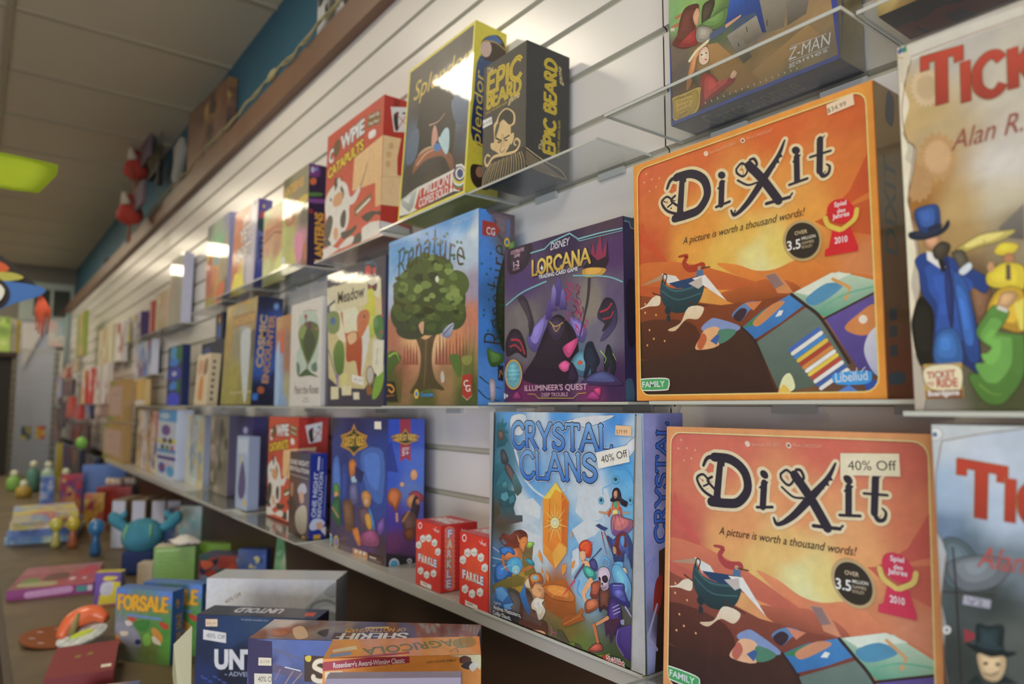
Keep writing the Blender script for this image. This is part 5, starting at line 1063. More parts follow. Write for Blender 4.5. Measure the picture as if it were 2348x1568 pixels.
ART['tree'] = [('B',[(40.3,326.7,'5A98C8'),(214.4,353.5,'4488C0'),(314.6,346.5,'5E9CCC'),(342.7,322.1,'CCD8DC'),(324.5,296.6,'B8CCD8'),(16.9,252.6,'A4B4C4'),(2.3,295.3,'7AA4C8'),(339.1,210.5,'94889A'),(334.9,172.2,'BC7454'),(269.2,120.2,'C88050'),(19.9,159.5,'AC6A48'),(218.5,123.9,'DCB078'),(107.3,131.8,'D8A870'),(96.1,109.1,'B87450'),(17,52.8,'5E5E2C'),(167.2,12.3,'4E5424'),(318,19,'424E26'),(294,71.3,'707434'),(245.2,60,'906E44'),(244.6,95,'B47850'),(66.5,81.1,'8A5A3C')],0.05,34),
 ('P','8A4A30','725 868 774 1280 847 862',0),('P','8A4A30','859 861 906 1330 979 856',0),('P','8A4A30','991 855 1036 1380 1109 850',0),('P','8A4A30','1121 849 1169 1253 1237 844',0),
 ('P','8A4A30','1249 843 1295 1302 1364 838',0),('P','8A4A34','2030 807 2079 1274 2146 802',0),('P','8A4A34','2156 801 2201 1507 2270 796',0),
 ('P','8A4A34','2281 796 2326 1436 2393 790',0),('P','8A4A34','2403 790 2450 1366 2514 785',0),('P','8A4A34','2524 784 2572 1297 2634 779',0),
 ('P','8A4A34','2644 779 2692 1229 2752 774',0),('P','8A4A34','2761 773 2806 1455 2868 769',0),('P','8A4A34','2877 768 2922 1386 2982 763',0),
 ('P','8A4A34','2992 763 3037 1319 3095 758',0),('P','8A4A34','3105 758 3151 1253 3207 753',0),
 ('P','5E4824','1216 1482 1645 1334 2128 1478 1984 1281 1905 896 2051 531 2406 300 1830 338 1042 249 1381 580 1461 1062',1,'4A4024'),
 ('L','746034',5.84,'1673 1304 1657 768 1611 376',1,2.5),('L','4A3A1C',4.12,'1866 1262 1795 762 1937 397',1,2.06),
 ('P','3A461C','3115 2010 2953 1671 2489 1450 1808 1406 1067 1571 475 1922 239 2362 450 2750 1030 2962 1777 2946 2469 2731 2945 2390',1),
 ('P','46541F','2672 2661 2559 2555 2241 2512 1785 2543 1303 2648 931 2801 788 2959 924 3073 1292 3109 1774 3061 2233 2948 2555 2803',1),
 ('P','33401A','1350 1877 1277 1710 1066 1600 766 1578 453 1654 214 1809 121 2004 202 2181 434 2289 745 2300 1050 2215 1269 2060',1),
 ('P','3C4A1E','3141 1692 3083 1553 2919 1463 2689 1443 2450 1504 2270 1630 2201 1789 2265 1934 2442 2024 2680 2036 2913 1968 3080 1843',1),
 ('P','3A401E','1696 1528 1617 1436 1391 1380 1072 1377 740 1430 487 1526 390 1641 480 1739 729 1793 1061 1789 1383 1731 1612 1635',1),
 ('P','4A5A22','3229 2257 3171 2134 3008 2058 2778 2051 2542 2116 2363 2239 2295 2387 2359 2516 2535 2591 2771 2591 3002 2520 3168 2398',1),
 ('P','4A5A24','1453 2358 1380 2237 1169 2166 871 2165 561 2238 325 2367 234 2518 316 2646 547 2715 856 2707 1157 2627 1373 2500',1),
 ('P','566828','1946 1911 1921 1864 1761 1877 1650 1914 1628 1983 1776 2016 1891 1976',1),('P','46561F','1890 1748 1842 1693 1701 1701 1574 1751 1611 1803 1700 1843 1842 1802',1),
 ('P','44541F','634 2719 579 2685 451 2675 367 2731 296 2795 442 2814 562 2781',1),('P','566828','3037 1739 2991 1697 2882 1711 2826 1740 2782 1793 2893 1806 2985 1788',1),
 ('P','6E823A','3055 1868 2932 1804 2784 1824 2624 1880 2636 1947 2797 1974 2923 1941',1),('P','5E7230','2658 2205 2622 2147 2481 2168 2402 2205 2408 2260 2479 2294 2630 2261',1),
 ('P','6E823A','882 2508 860 2433 592 2445 454 2522 480 2608 614 2670 865 2592',1),('P','52662A','2624 2016 2526 1977 2390 1980 2313 2021 2245 2096 2391 2122 2514 2081',1),
 ('P','46561F','653 1969 581 1913 419 1920 278 1982 257 2049 427 2078 599 2033',1),('P','46561F','3122 1829 3098 1762 2922 1773 2803 1831 2769 1899 2929 1935 3062 1894',1),
 ('P','52662A','2076 2681 1983 2641 1810 2637 1695 2706 1734 2760 1817 2796 1995 2756',1),('P','3A481C','2430 1743 2410 1699 2273 1685 2178 1739 2145 1798 2275 1831 2403 1789',1),
 ('P','7E9044','2774 2081 2728 2029 2576 2027 2424 2095 2417 2157 2593 2186 2737 2152',1),('P','5E7230','2823 2459 2809 2397 2643 2409 2529 2472 2545 2529 2637 2542 2767 2540',1),
 ('P','44541F','577 2588 485 2548 336 2544 216 2605 235 2658 333 2699 458 2668',1),('P','2A3414','1263 1786 1152 1716 964 1737 844 1783 798 1871 953 1882 1131 1876',1),
 ('P','566828','2477 1912 2387 1845 2210 1866 2039 1932 2048 1999 2196 2030 2385 1975',1),('P','6E823A','1220 2244 1203 2188 1048 2208 915 2258 946 2298 1051 2327 1187 2299',1),
 ('P','3A481C','948 1650 951 1595 800 1612 729 1648 719 1702 794 1729 910 1692',1),('P','2A3414','2494 1492 2458 1451 2381 1462 2281 1490 2296 1532 2380 1539 2465 1524',1),
 ('P','6E823A','1883 2423 1784 2383 1603 2380 1512 2444 1432 2518 1613 2551 1809 2492',1),('P','3A481C','1230 1896 1171 1863 1027 1851 945 1902 945 1961 1018 1994 1153 1960',1),
 ('P','7E9044','2690 2581 2612 2553 2479 2536 2392 2597 2350 2664 2489 2680 2596 2655',1),('P','2C3816','1519 2643 1487 2571 1280 2591 1129 2663 1146 2745 1293 2740 1475 2713',1),
 ('P','52662A','798 2520 740 2494 624 2491 502 2533 505 2577 625 2589 755 2575',1),('P','7E9044','2026 2186 1998 2139 1879 2154 1779 2199 1791 2246 1872 2269 1978 2238',1),
 ('P','2C3816','2157 2839 2121 2783 1999 2789 1859 2854 1898 2914 2001 2920 2104 2895',1),('P','7E9044','972 2766 922 2737 782 2747 643 2788 646 2841 781 2847 896 2833',1),
 ('P','3A481C','2266 1787 2193 1750 2079 1767 1979 1798 1987 1833 2082 1849 2179 1826',1),('P','2A3414','1607 1783 1524 1732 1362 1687 1127 1783 1207 1878 1346 1907 1588 1874',1),
 ('P','566828','1070 1859 1033 1793 852 1818 729 1864 695 1926 838 1953 1001 1933',1),('P','6E823A','2452 2242 2385 2212 2289 2215 2200 2246 2174 2307 2288 2309 2423 2291',1),
 ('P','7E9044','1802 2146 1795 2106 1679 2113 1578 2145 1582 2203 1673 2207 1790 2192',1),('P','5E7230','879 2760 844 2720 680 2729 535 2779 567 2842 673 2873 846 2822',1),
 ('P','3A481C','1329 1699 1252 1647 1115 1628 962 1691 1004 1768 1104 1779 1291 1774',1),('P','46561F','3027 1674 2986 1613 2857 1624 2758 1668 2706 1745 2856 1758 2962 1736',1),
 ('P','5E7230','2643 2692 2595 2667 2478 2659 2404 2711 2372 2764 2480 2761 2600 2753',1),('P','5E7230','842 2398 786 2362 659 2362 591 2407 586 2450 655 2472 772 2445',1),
 ('P','7E9044','1550 2385 1435 2344 1291 2328 1145 2395 1187 2467 1294 2520 1461 2476',1),('P','5E7230','2946 2065 2903 2008 2733 2003 2626 2076 2638 2133 2742 2156 2863 2132',1),
 ('P','46561F','1737 1707 1641 1657 1522 1678 1370 1721 1445 1769 1525 1795 1653 1757',1),('P','566828','1450 1977 1355 1929 1168 1916 999 1991 964 2064 1166 2100 1368 2078',1),
 ('P','3A481C','2513 1755 2461 1697 2261 1704 2170 1756 2158 1820 2272 1846 2431 1836',1),('P','6E823A','1959 2977 1936 2921 1769 2948 1671 2996 1694 3053 1766 3073 1899 3050',1),
 ('P','3A481C','2348 1670 2335 1618 2208 1632 2103 1661 2112 1720 2205 1757 2310 1731',1),('P','6E823A','3036 1997 2942 1959 2835 1948 2721 2003 2691 2073 2826 2105 2982 2062',1),
 ('P','3A481C','1419 1740 1328 1691 1129 1696 1032 1730 939 1822 1143 1868 1339 1803',1),('P','44541F','2418 2814 2326 2793 2227 2796 2139 2835 2134 2882 2236 2912 2348 2864',1),
 ('P','6E823A','2816 2233 2768 2180 2640 2191 2565 2243 2566 2300 2640 2325 2776 2284',1),('P','566828','2144 1756 2101 1687 1924 1711 1734 1762 1751 1834 1917 1870 2063 1813',1),
 ('P','44541F','1204 2744 1137 2685 986 2700 871 2758 864 2833 973 2861 1116 2816',1),('P','46561F','2593 1493 2538 1436 2371 1444 2273 1488 2272 1556 2367 1602 2532 1548',1),
 ('P','6E823A','2299 2726 2248 2667 2103 2681 1969 2739 1967 2818 2109 2819 2282 2776',1),('P','52662A','1800 3022 1701 2983 1552 2979 1369 3059 1419 3135 1543 3163 1748 3097',1),
 ('P','2A3414','1991 1894 1872 1840 1683 1861 1563 1902 1540 1984 1703 2010 1849 1972',1),('P','46561F','2239 1721 2217 1677 2079 1675 1950 1729 1952 1773 2068 1793 2225 1761',1),
 ('P','5E7230','1132 2263 1109 2224 995 2228 889 2270 920 2313 984 2344 1122 2317',1),('P','44541F','1096 2104 1031 2068 902 2085 799 2110 841 2160 909 2187 1047 2141',1),
 ('P','3A481C','1078 1942 1010 1911 877 1896 760 1957 790 1998 869 2030 992 2003',1),('P','6E823A','2361 2426 2335 2385 2215 2380 2131 2425 2118 2497 2215 2508 2354 2479',1),
 ('P','46561F','655 2066 601 1990 375 2030 200 2076 194 2157 386 2205 589 2142',1),('P','2C3816','2125 2574 2076 2518 1885 2531 1779 2585 1740 2679 1883 2691 2064 2654',1),
 ('P','2C3816','769 2347 709 2314 576 2311 493 2354 458 2415 589 2446 693 2400',1),('P','46561F','1318 1594 1254 1561 1159 1560 1062 1593 1067 1639 1155 1660 1252 1644',1),
 ('P','46561F','921 1861 796 1790 552 1820 429 1864 338 1956 563 1994 755 1968',1),('P','6E823A','2199 2771 2148 2727 2024 2735 1968 2784 1952 2834 2026 2859 2127 2818',1),
 ('P','2A3414','2889 1772 2887 1742 2773 1727 2715 1767 2706 1815 2775 1823 2884 1810',1),('P','7E9044','2913 2132 2916 2067 2734 2067 2631 2132 2607 2198 2740 2247 2892 2203',1),
 ('P','566828','2755 1868 2666 1821 2517 1821 2413 1879 2375 1941 2517 1958 2690 1923',1),('P','46561F','1186 2017 1150 1954 951 1973 762 2022 753 2096 942 2115 1137 2081',1),
 ('P','46561F','2076 1543 2012 1476 1870 1497 1685 1537 1691 1624 1855 1643 2069 1621',1),('P','C8CCB0','2013 2539 2108 2581 2163 2489 2084 2444',1),
 ('P','C89A70','1384 1671 1581 1710 1559 1455 1427 1552',1),('P','B8C0D0','2286 1368 2437 1519 2711 1575 2664 1419 2542 1308',1,'6A7090'),('L','3A3A44',2.29,'2338 1378 2687 1551',0),
 ('P','4E6A28','2572 956 2889 951 2987 763 2919 531 2699 723',1),('P','4A6024','2 1119 341 1188 628 1021 352 824 34 685',1),('L','94B03A',5.63,'86 1081 406 1139 568 964',1,1.88),
 ('P','8A8A40','3033 917 3356 899 3266 750 3034 787',1),('L','5A6A30',2.18,'2995 88 3083 577 3007 1075',1,0.36),('L','5A6A30',2.17,'3051 88 3121 576 3061 1307',1,0.36),
 ('L','5A6A30',2.16,'3107 88 3158 575 3115 1537',1,0.36),('L','5A6A30',2.15,'3163 87 3195 574 3176 1064',1,0.36),('L','5A6A30',2.15,'3218 87 3232 572 3229 1293',1,0.36),
 ('L','5A6A30',2.14,'3273 87 3268 571 3282 1522',1,0.36),('L','5A6A30',2.13,'3327 87 3305 570 3341 1054',1,0.35),('L','5A6A30',2.12,'3381 86 3341 568 3394 1280',1,0.35),
 ('L','5A6A30',2.11,'3435 86 3377 567 3446 1506',1,0.35),('L','4A5A22',4.33,'2 74 39 531 2 843',1,0.96),('L','4A5A22',4.3,'81 74 131 529 35 838',1,0.95),
 ('L','4A5A22',4.26,'172 73 221 526 140 833',1,0.95),('L','4A5A22',4.23,'262 73 311 524 243 829',1,0.94),('L','4A5A22',4.2,'351 73 400 522 346 825',1,0.93),
 ('L','4A5A22',4.16,'439 72 488 519 447 820',1,0.93),('L','4A5A22',4.13,'527 72 575 517 548 816',1,0.92),('L','4A5A22',4.1,'613 72 662 514 647 812',1,0.91),
 ('P','B8B0A0','2258 606 2349 671 2413 493 2302 443',1),
 ('S','Renature','4E3E22',(42,273.3),(305.1,260.1),60.6,{'w': 0.066,'thin': 0.9,'serif': 0.04,'arc': 34.6,'gap': 0.1,'size2': 50.7}),
 ('P','3E6430','524 3028 510 3006 475 3002 438 3018 423 3044 437 3066 473 3070 509 3054',1),('P','3E6430','529 3348 515 3326 480 3322 443 3339 427 3366 442 3387 478 3391 514 3374',1),
 ('P','3E6430','695 3030 681 3009 646 3005 610 3020 595 3046 609 3068 644 3072 679 3056',1),('P','3E6430','814 3273 800 3251 766 3248 730 3264 715 3290 729 3311 764 3315 799 3299',1),
 ('P','3E6430','896 3280 882 3259 848 3255 813 3271 798 3297 811 3318 846 3322 881 3306',1),
 ('P','3E6430','1111 3314 1098 3293 1064 3290 1030 3305 1015 3331 1029 3352 1062 3356 1097 3340',1),
 ('P','3E6430','1207 3072 1194 3051 1161 3047 1127 3062 1112 3088 1126 3109 1159 3113 1193 3097',1),
 ('P','3E6430','1282 3070 1269 3049 1236 3045 1202 3060 1188 3086 1201 3107 1234 3111 1268 3095',1),
 ('P','3E6430','1351 3453 1338 3432 1306 3429 1272 3445 1258 3471 1271 3491 1304 3495 1337 3479',1),
 ('P','3E6430','1477 3059 1464 3038 1432 3034 1399 3049 1385 3074 1398 3095 1430 3099 1463 3084',1),
 ('P','3E6430','1569 3111 1557 3091 1525 3087 1492 3102 1478 3127 1491 3147 1523 3151 1556 3136',1),
 ('P','3E6430','1697 3514 1684 3494 1653 3491 1621 3506 1607 3532 1620 3552 1651 3555 1683 3539',1),
 ('P','3E6430','1824 3284 1811 3264 1780 3261 1748 3276 1735 3301 1748 3321 1779 3324 1810 3309',1),
 ('P','3E6430','1984 3096 1971 3076 1941 3072 1910 3087 1897 3111 1909 3131 1940 3135 1970 3120',1),
 ('P','3E6430','2041 2993 2029 2973 1998 2969 1968 2984 1954 3008 1967 3028 1997 3032 2028 3017',1),
 ('P','3E6430','2157 3195 2145 3175 2115 3171 2085 3186 2072 3210 2084 3230 2114 3234 2145 3219',1),
 ('P','3E6430','2163 3218 2151 3198 2121 3195 2091 3210 2078 3234 2090 3254 2120 3257 2150 3243',1),
 ('P','3E6430','2289 3241 2277 3221 2247 3218 2217 3232 2205 3257 2217 3276 2246 3280 2276 3265',1),
 ('P','3E6430','2377 3327 2365 3307 2336 3304 2306 3319 2294 3343 2305 3363 2335 3366 2364 3351',1),
 ('P','3E6430','2479 3360 2467 3340 2438 3337 2409 3352 2397 3376 2408 3395 2437 3398 2467 3384',1),
 ('P','3E6430','2671 2899 2660 2879 2632 2875 2603 2889 2591 2912 2603 2932 2631 2936 2659 2922',1),
 ('P','3E6430','2752 2820 2740 2800 2713 2796 2684 2810 2672 2833 2684 2852 2712 2856 2740 2843',1),
 ('P','3E6430','2755 2885 2743 2866 2715 2862 2687 2876 2675 2899 2687 2918 2715 2922 2743 2909',1),
 ('P','3E6430','2859 3127 2847 3108 2820 3105 2792 3119 2780 3142 2791 3161 2819 3165 2847 3151',1),
 ('P','3E6430','2994 3087 2983 3068 2956 3065 2928 3078 2917 3101 2928 3120 2955 3124 2982 3110',1),
 ('P','3E6430','3105 2771 3094 2753 3067 2748 3040 2762 3028 2784 3039 2803 3066 2807 3093 2794',1),('T','Wolfgang Kramer','A8C4DC',(0.3,353.2),(77.3,350.9),6.3,{}),
 ('T','Michael Kiesling','B4CCE0',(266,348),(340.2,348.5),7.6,{}),('P','A2301F','3027 566 3359 578 3363 187 3200 97 3031 186',0),
 ('T','C','ECE8E0',(307.6,35.8),(323.4,35.5),11.3,{'b': 0.01}),('T','G','ECE8E0',(314.3,26.2),(330.8,25.9),11.2,{'b': 0.01}),
 ('P','C8B090','3041 191 3199 108 3354 188 3354 177 3200 95 3041 178',0),('P','2A2620','2 532 362 523 532 87 2 89',0),('L','D08A2A',4.2,'42 455 237 435 355 342 242 290 111 347',1),
 ('T','capstone','D07A30',(-0.2,20.2),(37.2,20.7),3.6,{}),('P','D8B830','1429 238 1418 190 1383 155 1335 143 1286 156 1249 192 1235 241 1247 289 1282 324 1330 336 1379 322 1415 287',1),
 ('P','2E7AB8','1384 239 1378 213 1359 195 1334 188 1308 195 1289 214 1281 240 1287 266 1306 284 1331 291 1357 283 1377 264',1),('T','Green','3E8A3A',(158.5,27),(185.9,27.1),4.5,{}),
 ('T','Complex','2E90CC',(149.3,18.1),(200.5,18.7),7.8,{'b': 0.02})]
ART['tree_side'] = [('B',[(5.2,352.3,'4A90DC'),(11.9,274.8,'4688D4'),(15.6,145.8,'4A90E0'),(12.9,43.9,'5A9CE4'),(53.5,200.9,'3E6A9A'),(53.3,355,'5A5060'),(69.8,309.2,'5E6058'),(50.4,148.2,'2A3A20')],0.03,12),
 ('P','5A4C50','178 3637 832 3633 838 3062 632 3002 468 3139 339 3306 371 3497',1),('P','5A7A34','665 3034 838 3143 838 2953 698 2931',1),
 ('P','26321A','567 2753 698 2877 699 1233 569 1018 424 1477 406 2154',1),
 ('S','Renature','3E3420',(57.6,109.6),(69.8,299.8),43.7,{'w': 0.07,'thin': 0.9,'serif': 0.05,'gap': 0.1,'size2': 45.2}),('P','A2301F','78 3428 371 3417 494 3290 371 3146 79 3140',0),
 ('T','CG','ECE8F0',(17.4,317.5),(37.1,317.3),13.7,{'b': 0.02}),('T','Complex','2E7AC0',(71.5,319.7),(69.8,353.7),7.4,{'b': 0.02}),
 ('P','D0B030','715 3094 706 3050 682 3015 649 2999 616 3006 592 3034 583 3076 592 3120 616 3155 649 3171 682 3164 706 3136',1),
 ('P','2E6AA8','682 3090 677 3068 665 3050 649 3042 632 3045 620 3059 616 3080 620 3102 632 3120 649 3128 665 3125 677 3111',1),
 ('P','4E7030','195 1038 377 983 563 939 537 783 283 722',1,'3A5828'),('L','2E4438',2.83,'36 525 253 391 506 318',1,1.13),('L','2A3A30',2.81,'2 285 192 137 475 87',1,1.12),
 ('P','A89AA0','253 467 379 444 380 138 286 87',1),('P','2A2A34','441 741 570 745 570 448 442 471',0),('L','C8862A',1.74,'474 523 506 653 544 576',1),
 ('P','2E5A34','295 2824 288 2806 272 2797 257 2802 250 2818 257 2835 272 2844 288 2839',1),('P','2E5A34','630 2769 623 2751 607 2742 591 2747 584 2763 591 2781 607 2790 623 2785',1),
 ('P','2E5A34','90 2604 84 2586 69 2578 53 2583 47 2598 53 2616 68 2624 84 2619',1),('P','2E5A34','294 2532 288 2514 272 2506 256 2511 250 2527 256 2544 272 2553 287 2548',1),
 ('P','2E5A34','203 2425 196 2407 181 2399 165 2404 159 2419 165 2437 181 2445 196 2440',1),('P','2E5A34','575 2369 568 2352 552 2343 536 2348 530 2364 536 2382 552 2390 568 2385',1),
 ('P','2E5A34','250 2237 244 2220 228 2211 212 2216 206 2232 212 2249 228 2258 243 2253',1),('P','2E5A34','322 2148 316 2131 300 2122 284 2127 278 2143 284 2161 300 2169 315 2164',1),
 ('P','2E5A34','636 2082 629 2064 613 2056 597 2061 590 2077 597 2095 613 2103 629 2098',1),('P','2E5A34','252 1949 246 1931 230 1923 215 1929 208 1945 215 1962 230 1970 246 1964',1),
 ('P','2E5A34','577 1881 571 1864 555 1855 539 1861 532 1877 539 1894 555 1903 571 1897',1),('P','2E5A34','143 1748 137 1731 121 1723 106 1728 100 1744 106 1761 121 1769 137 1764',1),
 ('P','2E5A34','137 1652 131 1635 115 1627 100 1633 93 1649 100 1665 115 1673 130 1668',1),('P','2E5A34','306 1570 300 1553 284 1545 268 1550 262 1566 268 1583 284 1591 300 1586',1),
 ('P','2E5A34','514 1488 507 1471 491 1463 475 1469 469 1485 475 1502 491 1510 507 1504',1),('P','2E5A34','237 1374 231 1357 215 1349 200 1355 193 1371 200 1388 215 1396 231 1390',1),
 ('P','2E5A34','189 1276 182 1259 167 1251 152 1257 145 1273 151 1290 167 1298 182 1292',1),('P','2E5A34','499 1198 492 1181 476 1174 460 1180 454 1196 460 1213 476 1220 492 1214',1)]
ART['purple'] = [('B',[(32.3,248.8,'4A3054'),(51.8,201.9,'4C3466'),(160,265.8,'342044'),(253.8,262.4,'4A3444'),(267.5,223.9,'4E2E60'),(266.2,151.5,'5C4E6C'),(51.7,141.8,'6E6660'),(222.2,146.2,'82786A'),(236.5,102.6,'6A6474'),(51.6,94.1,'605C60'),(141.6,99.3,'3C2E4C'),(196.4,63,'4E6478'),(51.4,16.1,'601E4C'),(220.2,11.5,'6C2854'),(140.8,10.4,'3E1C42'),(20.3,35.8,'44204A'),(264,29.1,'3A2048'),(158.8,142.4,'5A4E64')],0.05,34),
 ('P','2C1E30','142 2698 730 2698 748 2465 519 2261 122 2273',1),('P','6E62A0','668 1143 964 1351 1178 1421 1105 1130 888 847 686 930',1,'4A3E74'),
 ('P','6E62A0','1718 1322 1972 1231 2094 1070 1999 906 1812 1050',1,'4A3E74'),
 ('P','1C1420','552 372 851 756 1070 1110 1247 1323 1453 1393 1684 1237 1844 1048 1903 741 1677 535 1641 253',1,'241428'),
 ('P','34283E','1177 1239 1385 1355 1586 1246 1517 1030 1314 1000',1),('L','C8A040',1.42,'1229 1302 1367 1210 1553 1260',1),('L','C8A040',1.13,'1298 1228 1383 1130 1485 1211',1),
 ('L','5A2040',3.12,'1810 1499 1877 1426 1749 1374',1,0.81),('L','8E2450',2.34,'1978 1540 1940 1480 1899 1419',1,0.8),('L','A82A56',3.39,'1979 1385 1958 1322 1968 1256',1,0.8),
 ('L','A82A56',3.94,'1946 1419 1862 1363 1856 1298',1,0.81),('L','5A2040',2.8,'2012 1448 2029 1381 1954 1324',1,0.79),('L','A82A56',3.66,'1706 1705 1697 1640 1661 1578',1,0.83),
 ('L','A82A56',3.59,'2064 1161 2028 1100 2012 1037',1,0.79),('L','A82A56',3.05,'1735 1865 1802 1790 1711 1735',1,0.82),('L','A82A56',2.53,'2047 1268 2125 1196 1961 1147',1,0.78),
 ('L','5A2040',2.32,'1772 1395 1796 1327 1824 1259',1,0.81),('L','B83A60',2.24,'1725 1854 1707 1790 1806 1711',1,0.83),('L','A82A56',2.32,'1654 1409 1712 1337 1589 1283',1,0.82),
 ('L','8E2450',4.25,'1862 1574 1913 1503 1845 1445',1,0.8),('L','8E2450',2.16,'1778 1623 1848 1548 1868 1480',1,0.81),('L','A82A56',2.6,'1873 1177 1853 1114 1939 1041',1,0.8),
 ('L','8E2450',2.63,'1905 1820 1858 1760 1955 1682',1,0.81),('L','A82A56',2.37,'1753 1698 1695 1639 1778 1562',1,0.83),('L','5A2040',2.5,'1598 1664 1614 1595 1662 1523',1,0.83),
 ('L','8E2450',2.91,'1657 1644 1603 1584 1677 1508',1,0.83),('L','8E2450',3.62,'1944 1773 1922 1710 1939 1642',1,0.81),('L','A82A56',2.29,'1631 1897 1722 1817 1578 1770',1,0.83),
 ('L','5A2040',2.79,'1933 1703 1871 1645 1973 1567',1,0.81),('L','A82A56',2.82,'1625 1764 1707 1687 1565 1638',1,0.83),('L','5A2040',2.81,'1599 1737 1508 1682 1554 1609',1,0.84),
 ('L','A82A56',2.9,'1844 1197 1918 1126 1934 1059',1,0.8),('L','8E2450',3.37,'1907 1394 1986 1320 1900 1264',1,0.79),
 ('P','5A4A94','1121 1345 1172 1606 1215 1670 1263 1572 1303 1327',0,'3A2A60'),('P','8C7CC0','1245 1474 1296 1842 1338 1905 1386 1808 1423 1455',0,'3A2A60'),
 ('P','5A4A94','1366 1538 1418 1940 1459 2002 1505 1905 1542 1518',0,'3A2A60'),('P','7A6AB0','1468 1472 1517 1745 1558 1807 1604 1712 1641 1454',0,'3A2A60'),
 ('L','3A3038',6.84,'2167 1876 2132 1580 2035 1268 1938 997',1,2.63),
 ('P','2A1A2C','2015 2073 2171 2178 2236 2426 2323 2153 2418 2499 2471 2170 2563 2386 2586 2087 2467 1917 2168 1919',0),
 ('P','8E2A4A','2203 2259 2251 2423 2308 2198 2418 2541 2458 2215 2549 2410 2530 2160 2352 2126',0),('P','B88A34','2014 2029 2230 2039 2527 1971 2408 1884 2075 1911',1),
 ('P','241E28','2339 1259 2400 1421 2519 1533 2689 1450 2740 1178 2596 987 2392 899 2512 1118',1,'4A4468'),('L','A8283A',2.98,'2399 1337 2545 1363 2632 1436',1),
 ('L','A8283A',2.21,'2456 1227 2600 1233 2658 1310',1),('P','241A26','42 1046 203 1254 439 1209 592 959 610 746 361 855 83 799',1),('L','A8283A',3.76,'203 1083 439 1042 572 819',1),
 ('L','A8283A',2.85,'163 964 322 978 477 872',1),('P','322A34','362 1821 594 1769 744 1514 817 1271 705 1093 669 1403',1),
 ('P','B03A6A','1549 850 1746 946 1906 978 1841 831 1678 688',1),('P','B84878','1453 589 1613 648 1742 554 1611 472 1495 510',1),
 ('P','4A7A88','1709 534 1903 762 2120 728 2268 510 2023 372',1,'3A5470'),
 ('P','182030','2027 691 2092 878 2214 901 2272 803 2373 609 2297 488 2310 363 2206 366 2178 514 2084 370 2023 382 2072 561',1),
 ('P','C85030','2004 596 1997 581 1976 571 1948 569 1920 574 1899 586 1892 601 1900 616 1921 626 1949 628 1977 623 1997 611',1),
 ('P','141A22','2474 604 2521 807 2579 824 2634 718 2700 532 2641 352 2599 353 2588 557 2515 458 2472 470',1),('L','8AC83A',1.73,'2390 753 2504 643 2474 563',1,0.74),
 ('L','8AC83A',1.2,'2647 697 2715 592',1,0.48),('P','24162E','1642 340 1726 598 1822 551 1899 397 1850 291 1707 295',1),
 ('P','3A4068','2023 329 2266 426 2500 438 2779 307 2778 228 2022 266',1,'3A2048'),('P','8A2A60','2080 54 2203 157 2350 93 2334 31',1),('P','7A2458','243 69 360 187 476 67',1),
 ('P','A83060','2233 177 2381 206 2364 93',1),('L','6EA8A8',2.83,'61 1705 518 1874 1146 1974',1),('L','6EA8A8',2.26,'1806 1973 2525 1856 2862 1725',1),
 ('L','7AB4B4',2.35,'748 2517 1115 2524 1274 2606 1733 2664',0),('L','7AB4B4',2.06,'1733 2664 1926 2537 2418 2537 2877 2516',0),('L','6A9A9C',1.36,'1814 2617 1957 2500 2876 2481',0),
 ('T','DISNEY','F0F0F0',(126.3,247.4),(171.8,248.3),11.8,{'b': 0.01,'sh': 0.2}),
 ('S','LORCANA','E2C456',(76.9,212.7),(218.9,211.9),24.7,{'outs': [('2A1A30',1.43)],'h2': 'B8943A','w': 0.2,'thin': 0.7,'serif': 0.05,'size2': 22.4}),
 ('P','F4F0E0','1026 2229 1048 2268 1070 2222 1091 2210 1069 2199 1048 2160 1026 2206 997 2220',0),('T','TRADING CARD GAME','F0F0F0',(96,204),(191.9,204),5.9,{'b': 0.03}),
 ('T','COOPERATIVE','C89CA8',(19.5,258.4),(57.3,259.1),5.9,{'b': 0.02}),('T','GAME','C89CA8',(29.1,251.3),(45.7,251.4),5.9,{'b': 0.02}),
 ('T','1-2','D8B4BC',(27.5,234.3),(44.1,235.1),9.8,{'b': 0.02}),('T','PLAYERS','C89CA8',(25.9,228.6),(44.1,229.2),4.2,{}),
 ('T',"ILLUMINEER'S QUEST",'C096A2',(58.2,18.8),(210.6,18.4),8.9,{'b': 0.015}),('T','DEEP TROUBLE','B88A98',(102.8,8.5),(167.2,8.8),6,{'b': 0.01}),
 ('T','8+','F0F0F0',(-1.4,6.2),(12.3,6.8),8.7,{'b': 0.03}),('L','B8943A',1.06,'664 136 849 129 939 64 1800 56 1895 124 2081 134',0),
 ('P','C89A3A','515 467 483 341 395 249 274 217 151 254 60 352 26 484 60 615 151 706 274 735 396 694 483 596',1),
 ('P','5C98A0','480 468 453 357 378 276 274 248 169 281 92 367 63 483 91 597 169 678 274 704 378 668 453 582',1),('T','PLAY ALONE','2A4A60',(14.3,55.8),(39.2,55.7),4.8,{}),
 ('T','OR TEAM UP WITH A','2A4A60',(9.1,48.2),(45.3,47.9),4.8,{}),('T','FRIEND TO DEFEAT','2A4A60',(9.1,41.4),(45.3,41),4.8,{}),
 ('T','URSULA!','2A4A60',(15.5,34.5),(35.2,34.7),4.8,{})]
ART['purple_side'] = [('R','2C2850',0.2,0.2,59.8,269.8,0.3),('P','3A4A5C','30 2698 266 2698 262 2552 159 2557 140 2637 28 2640',0),('L','7AB4B4',1.27,'28 2630 131 2626 158 2547 268 2536',0),
 ('P','1E1A30','37 1655 249 1718 230 896 77 847',1),('P','3A5A70','2 285 152 308 175 8 2 8',1)]
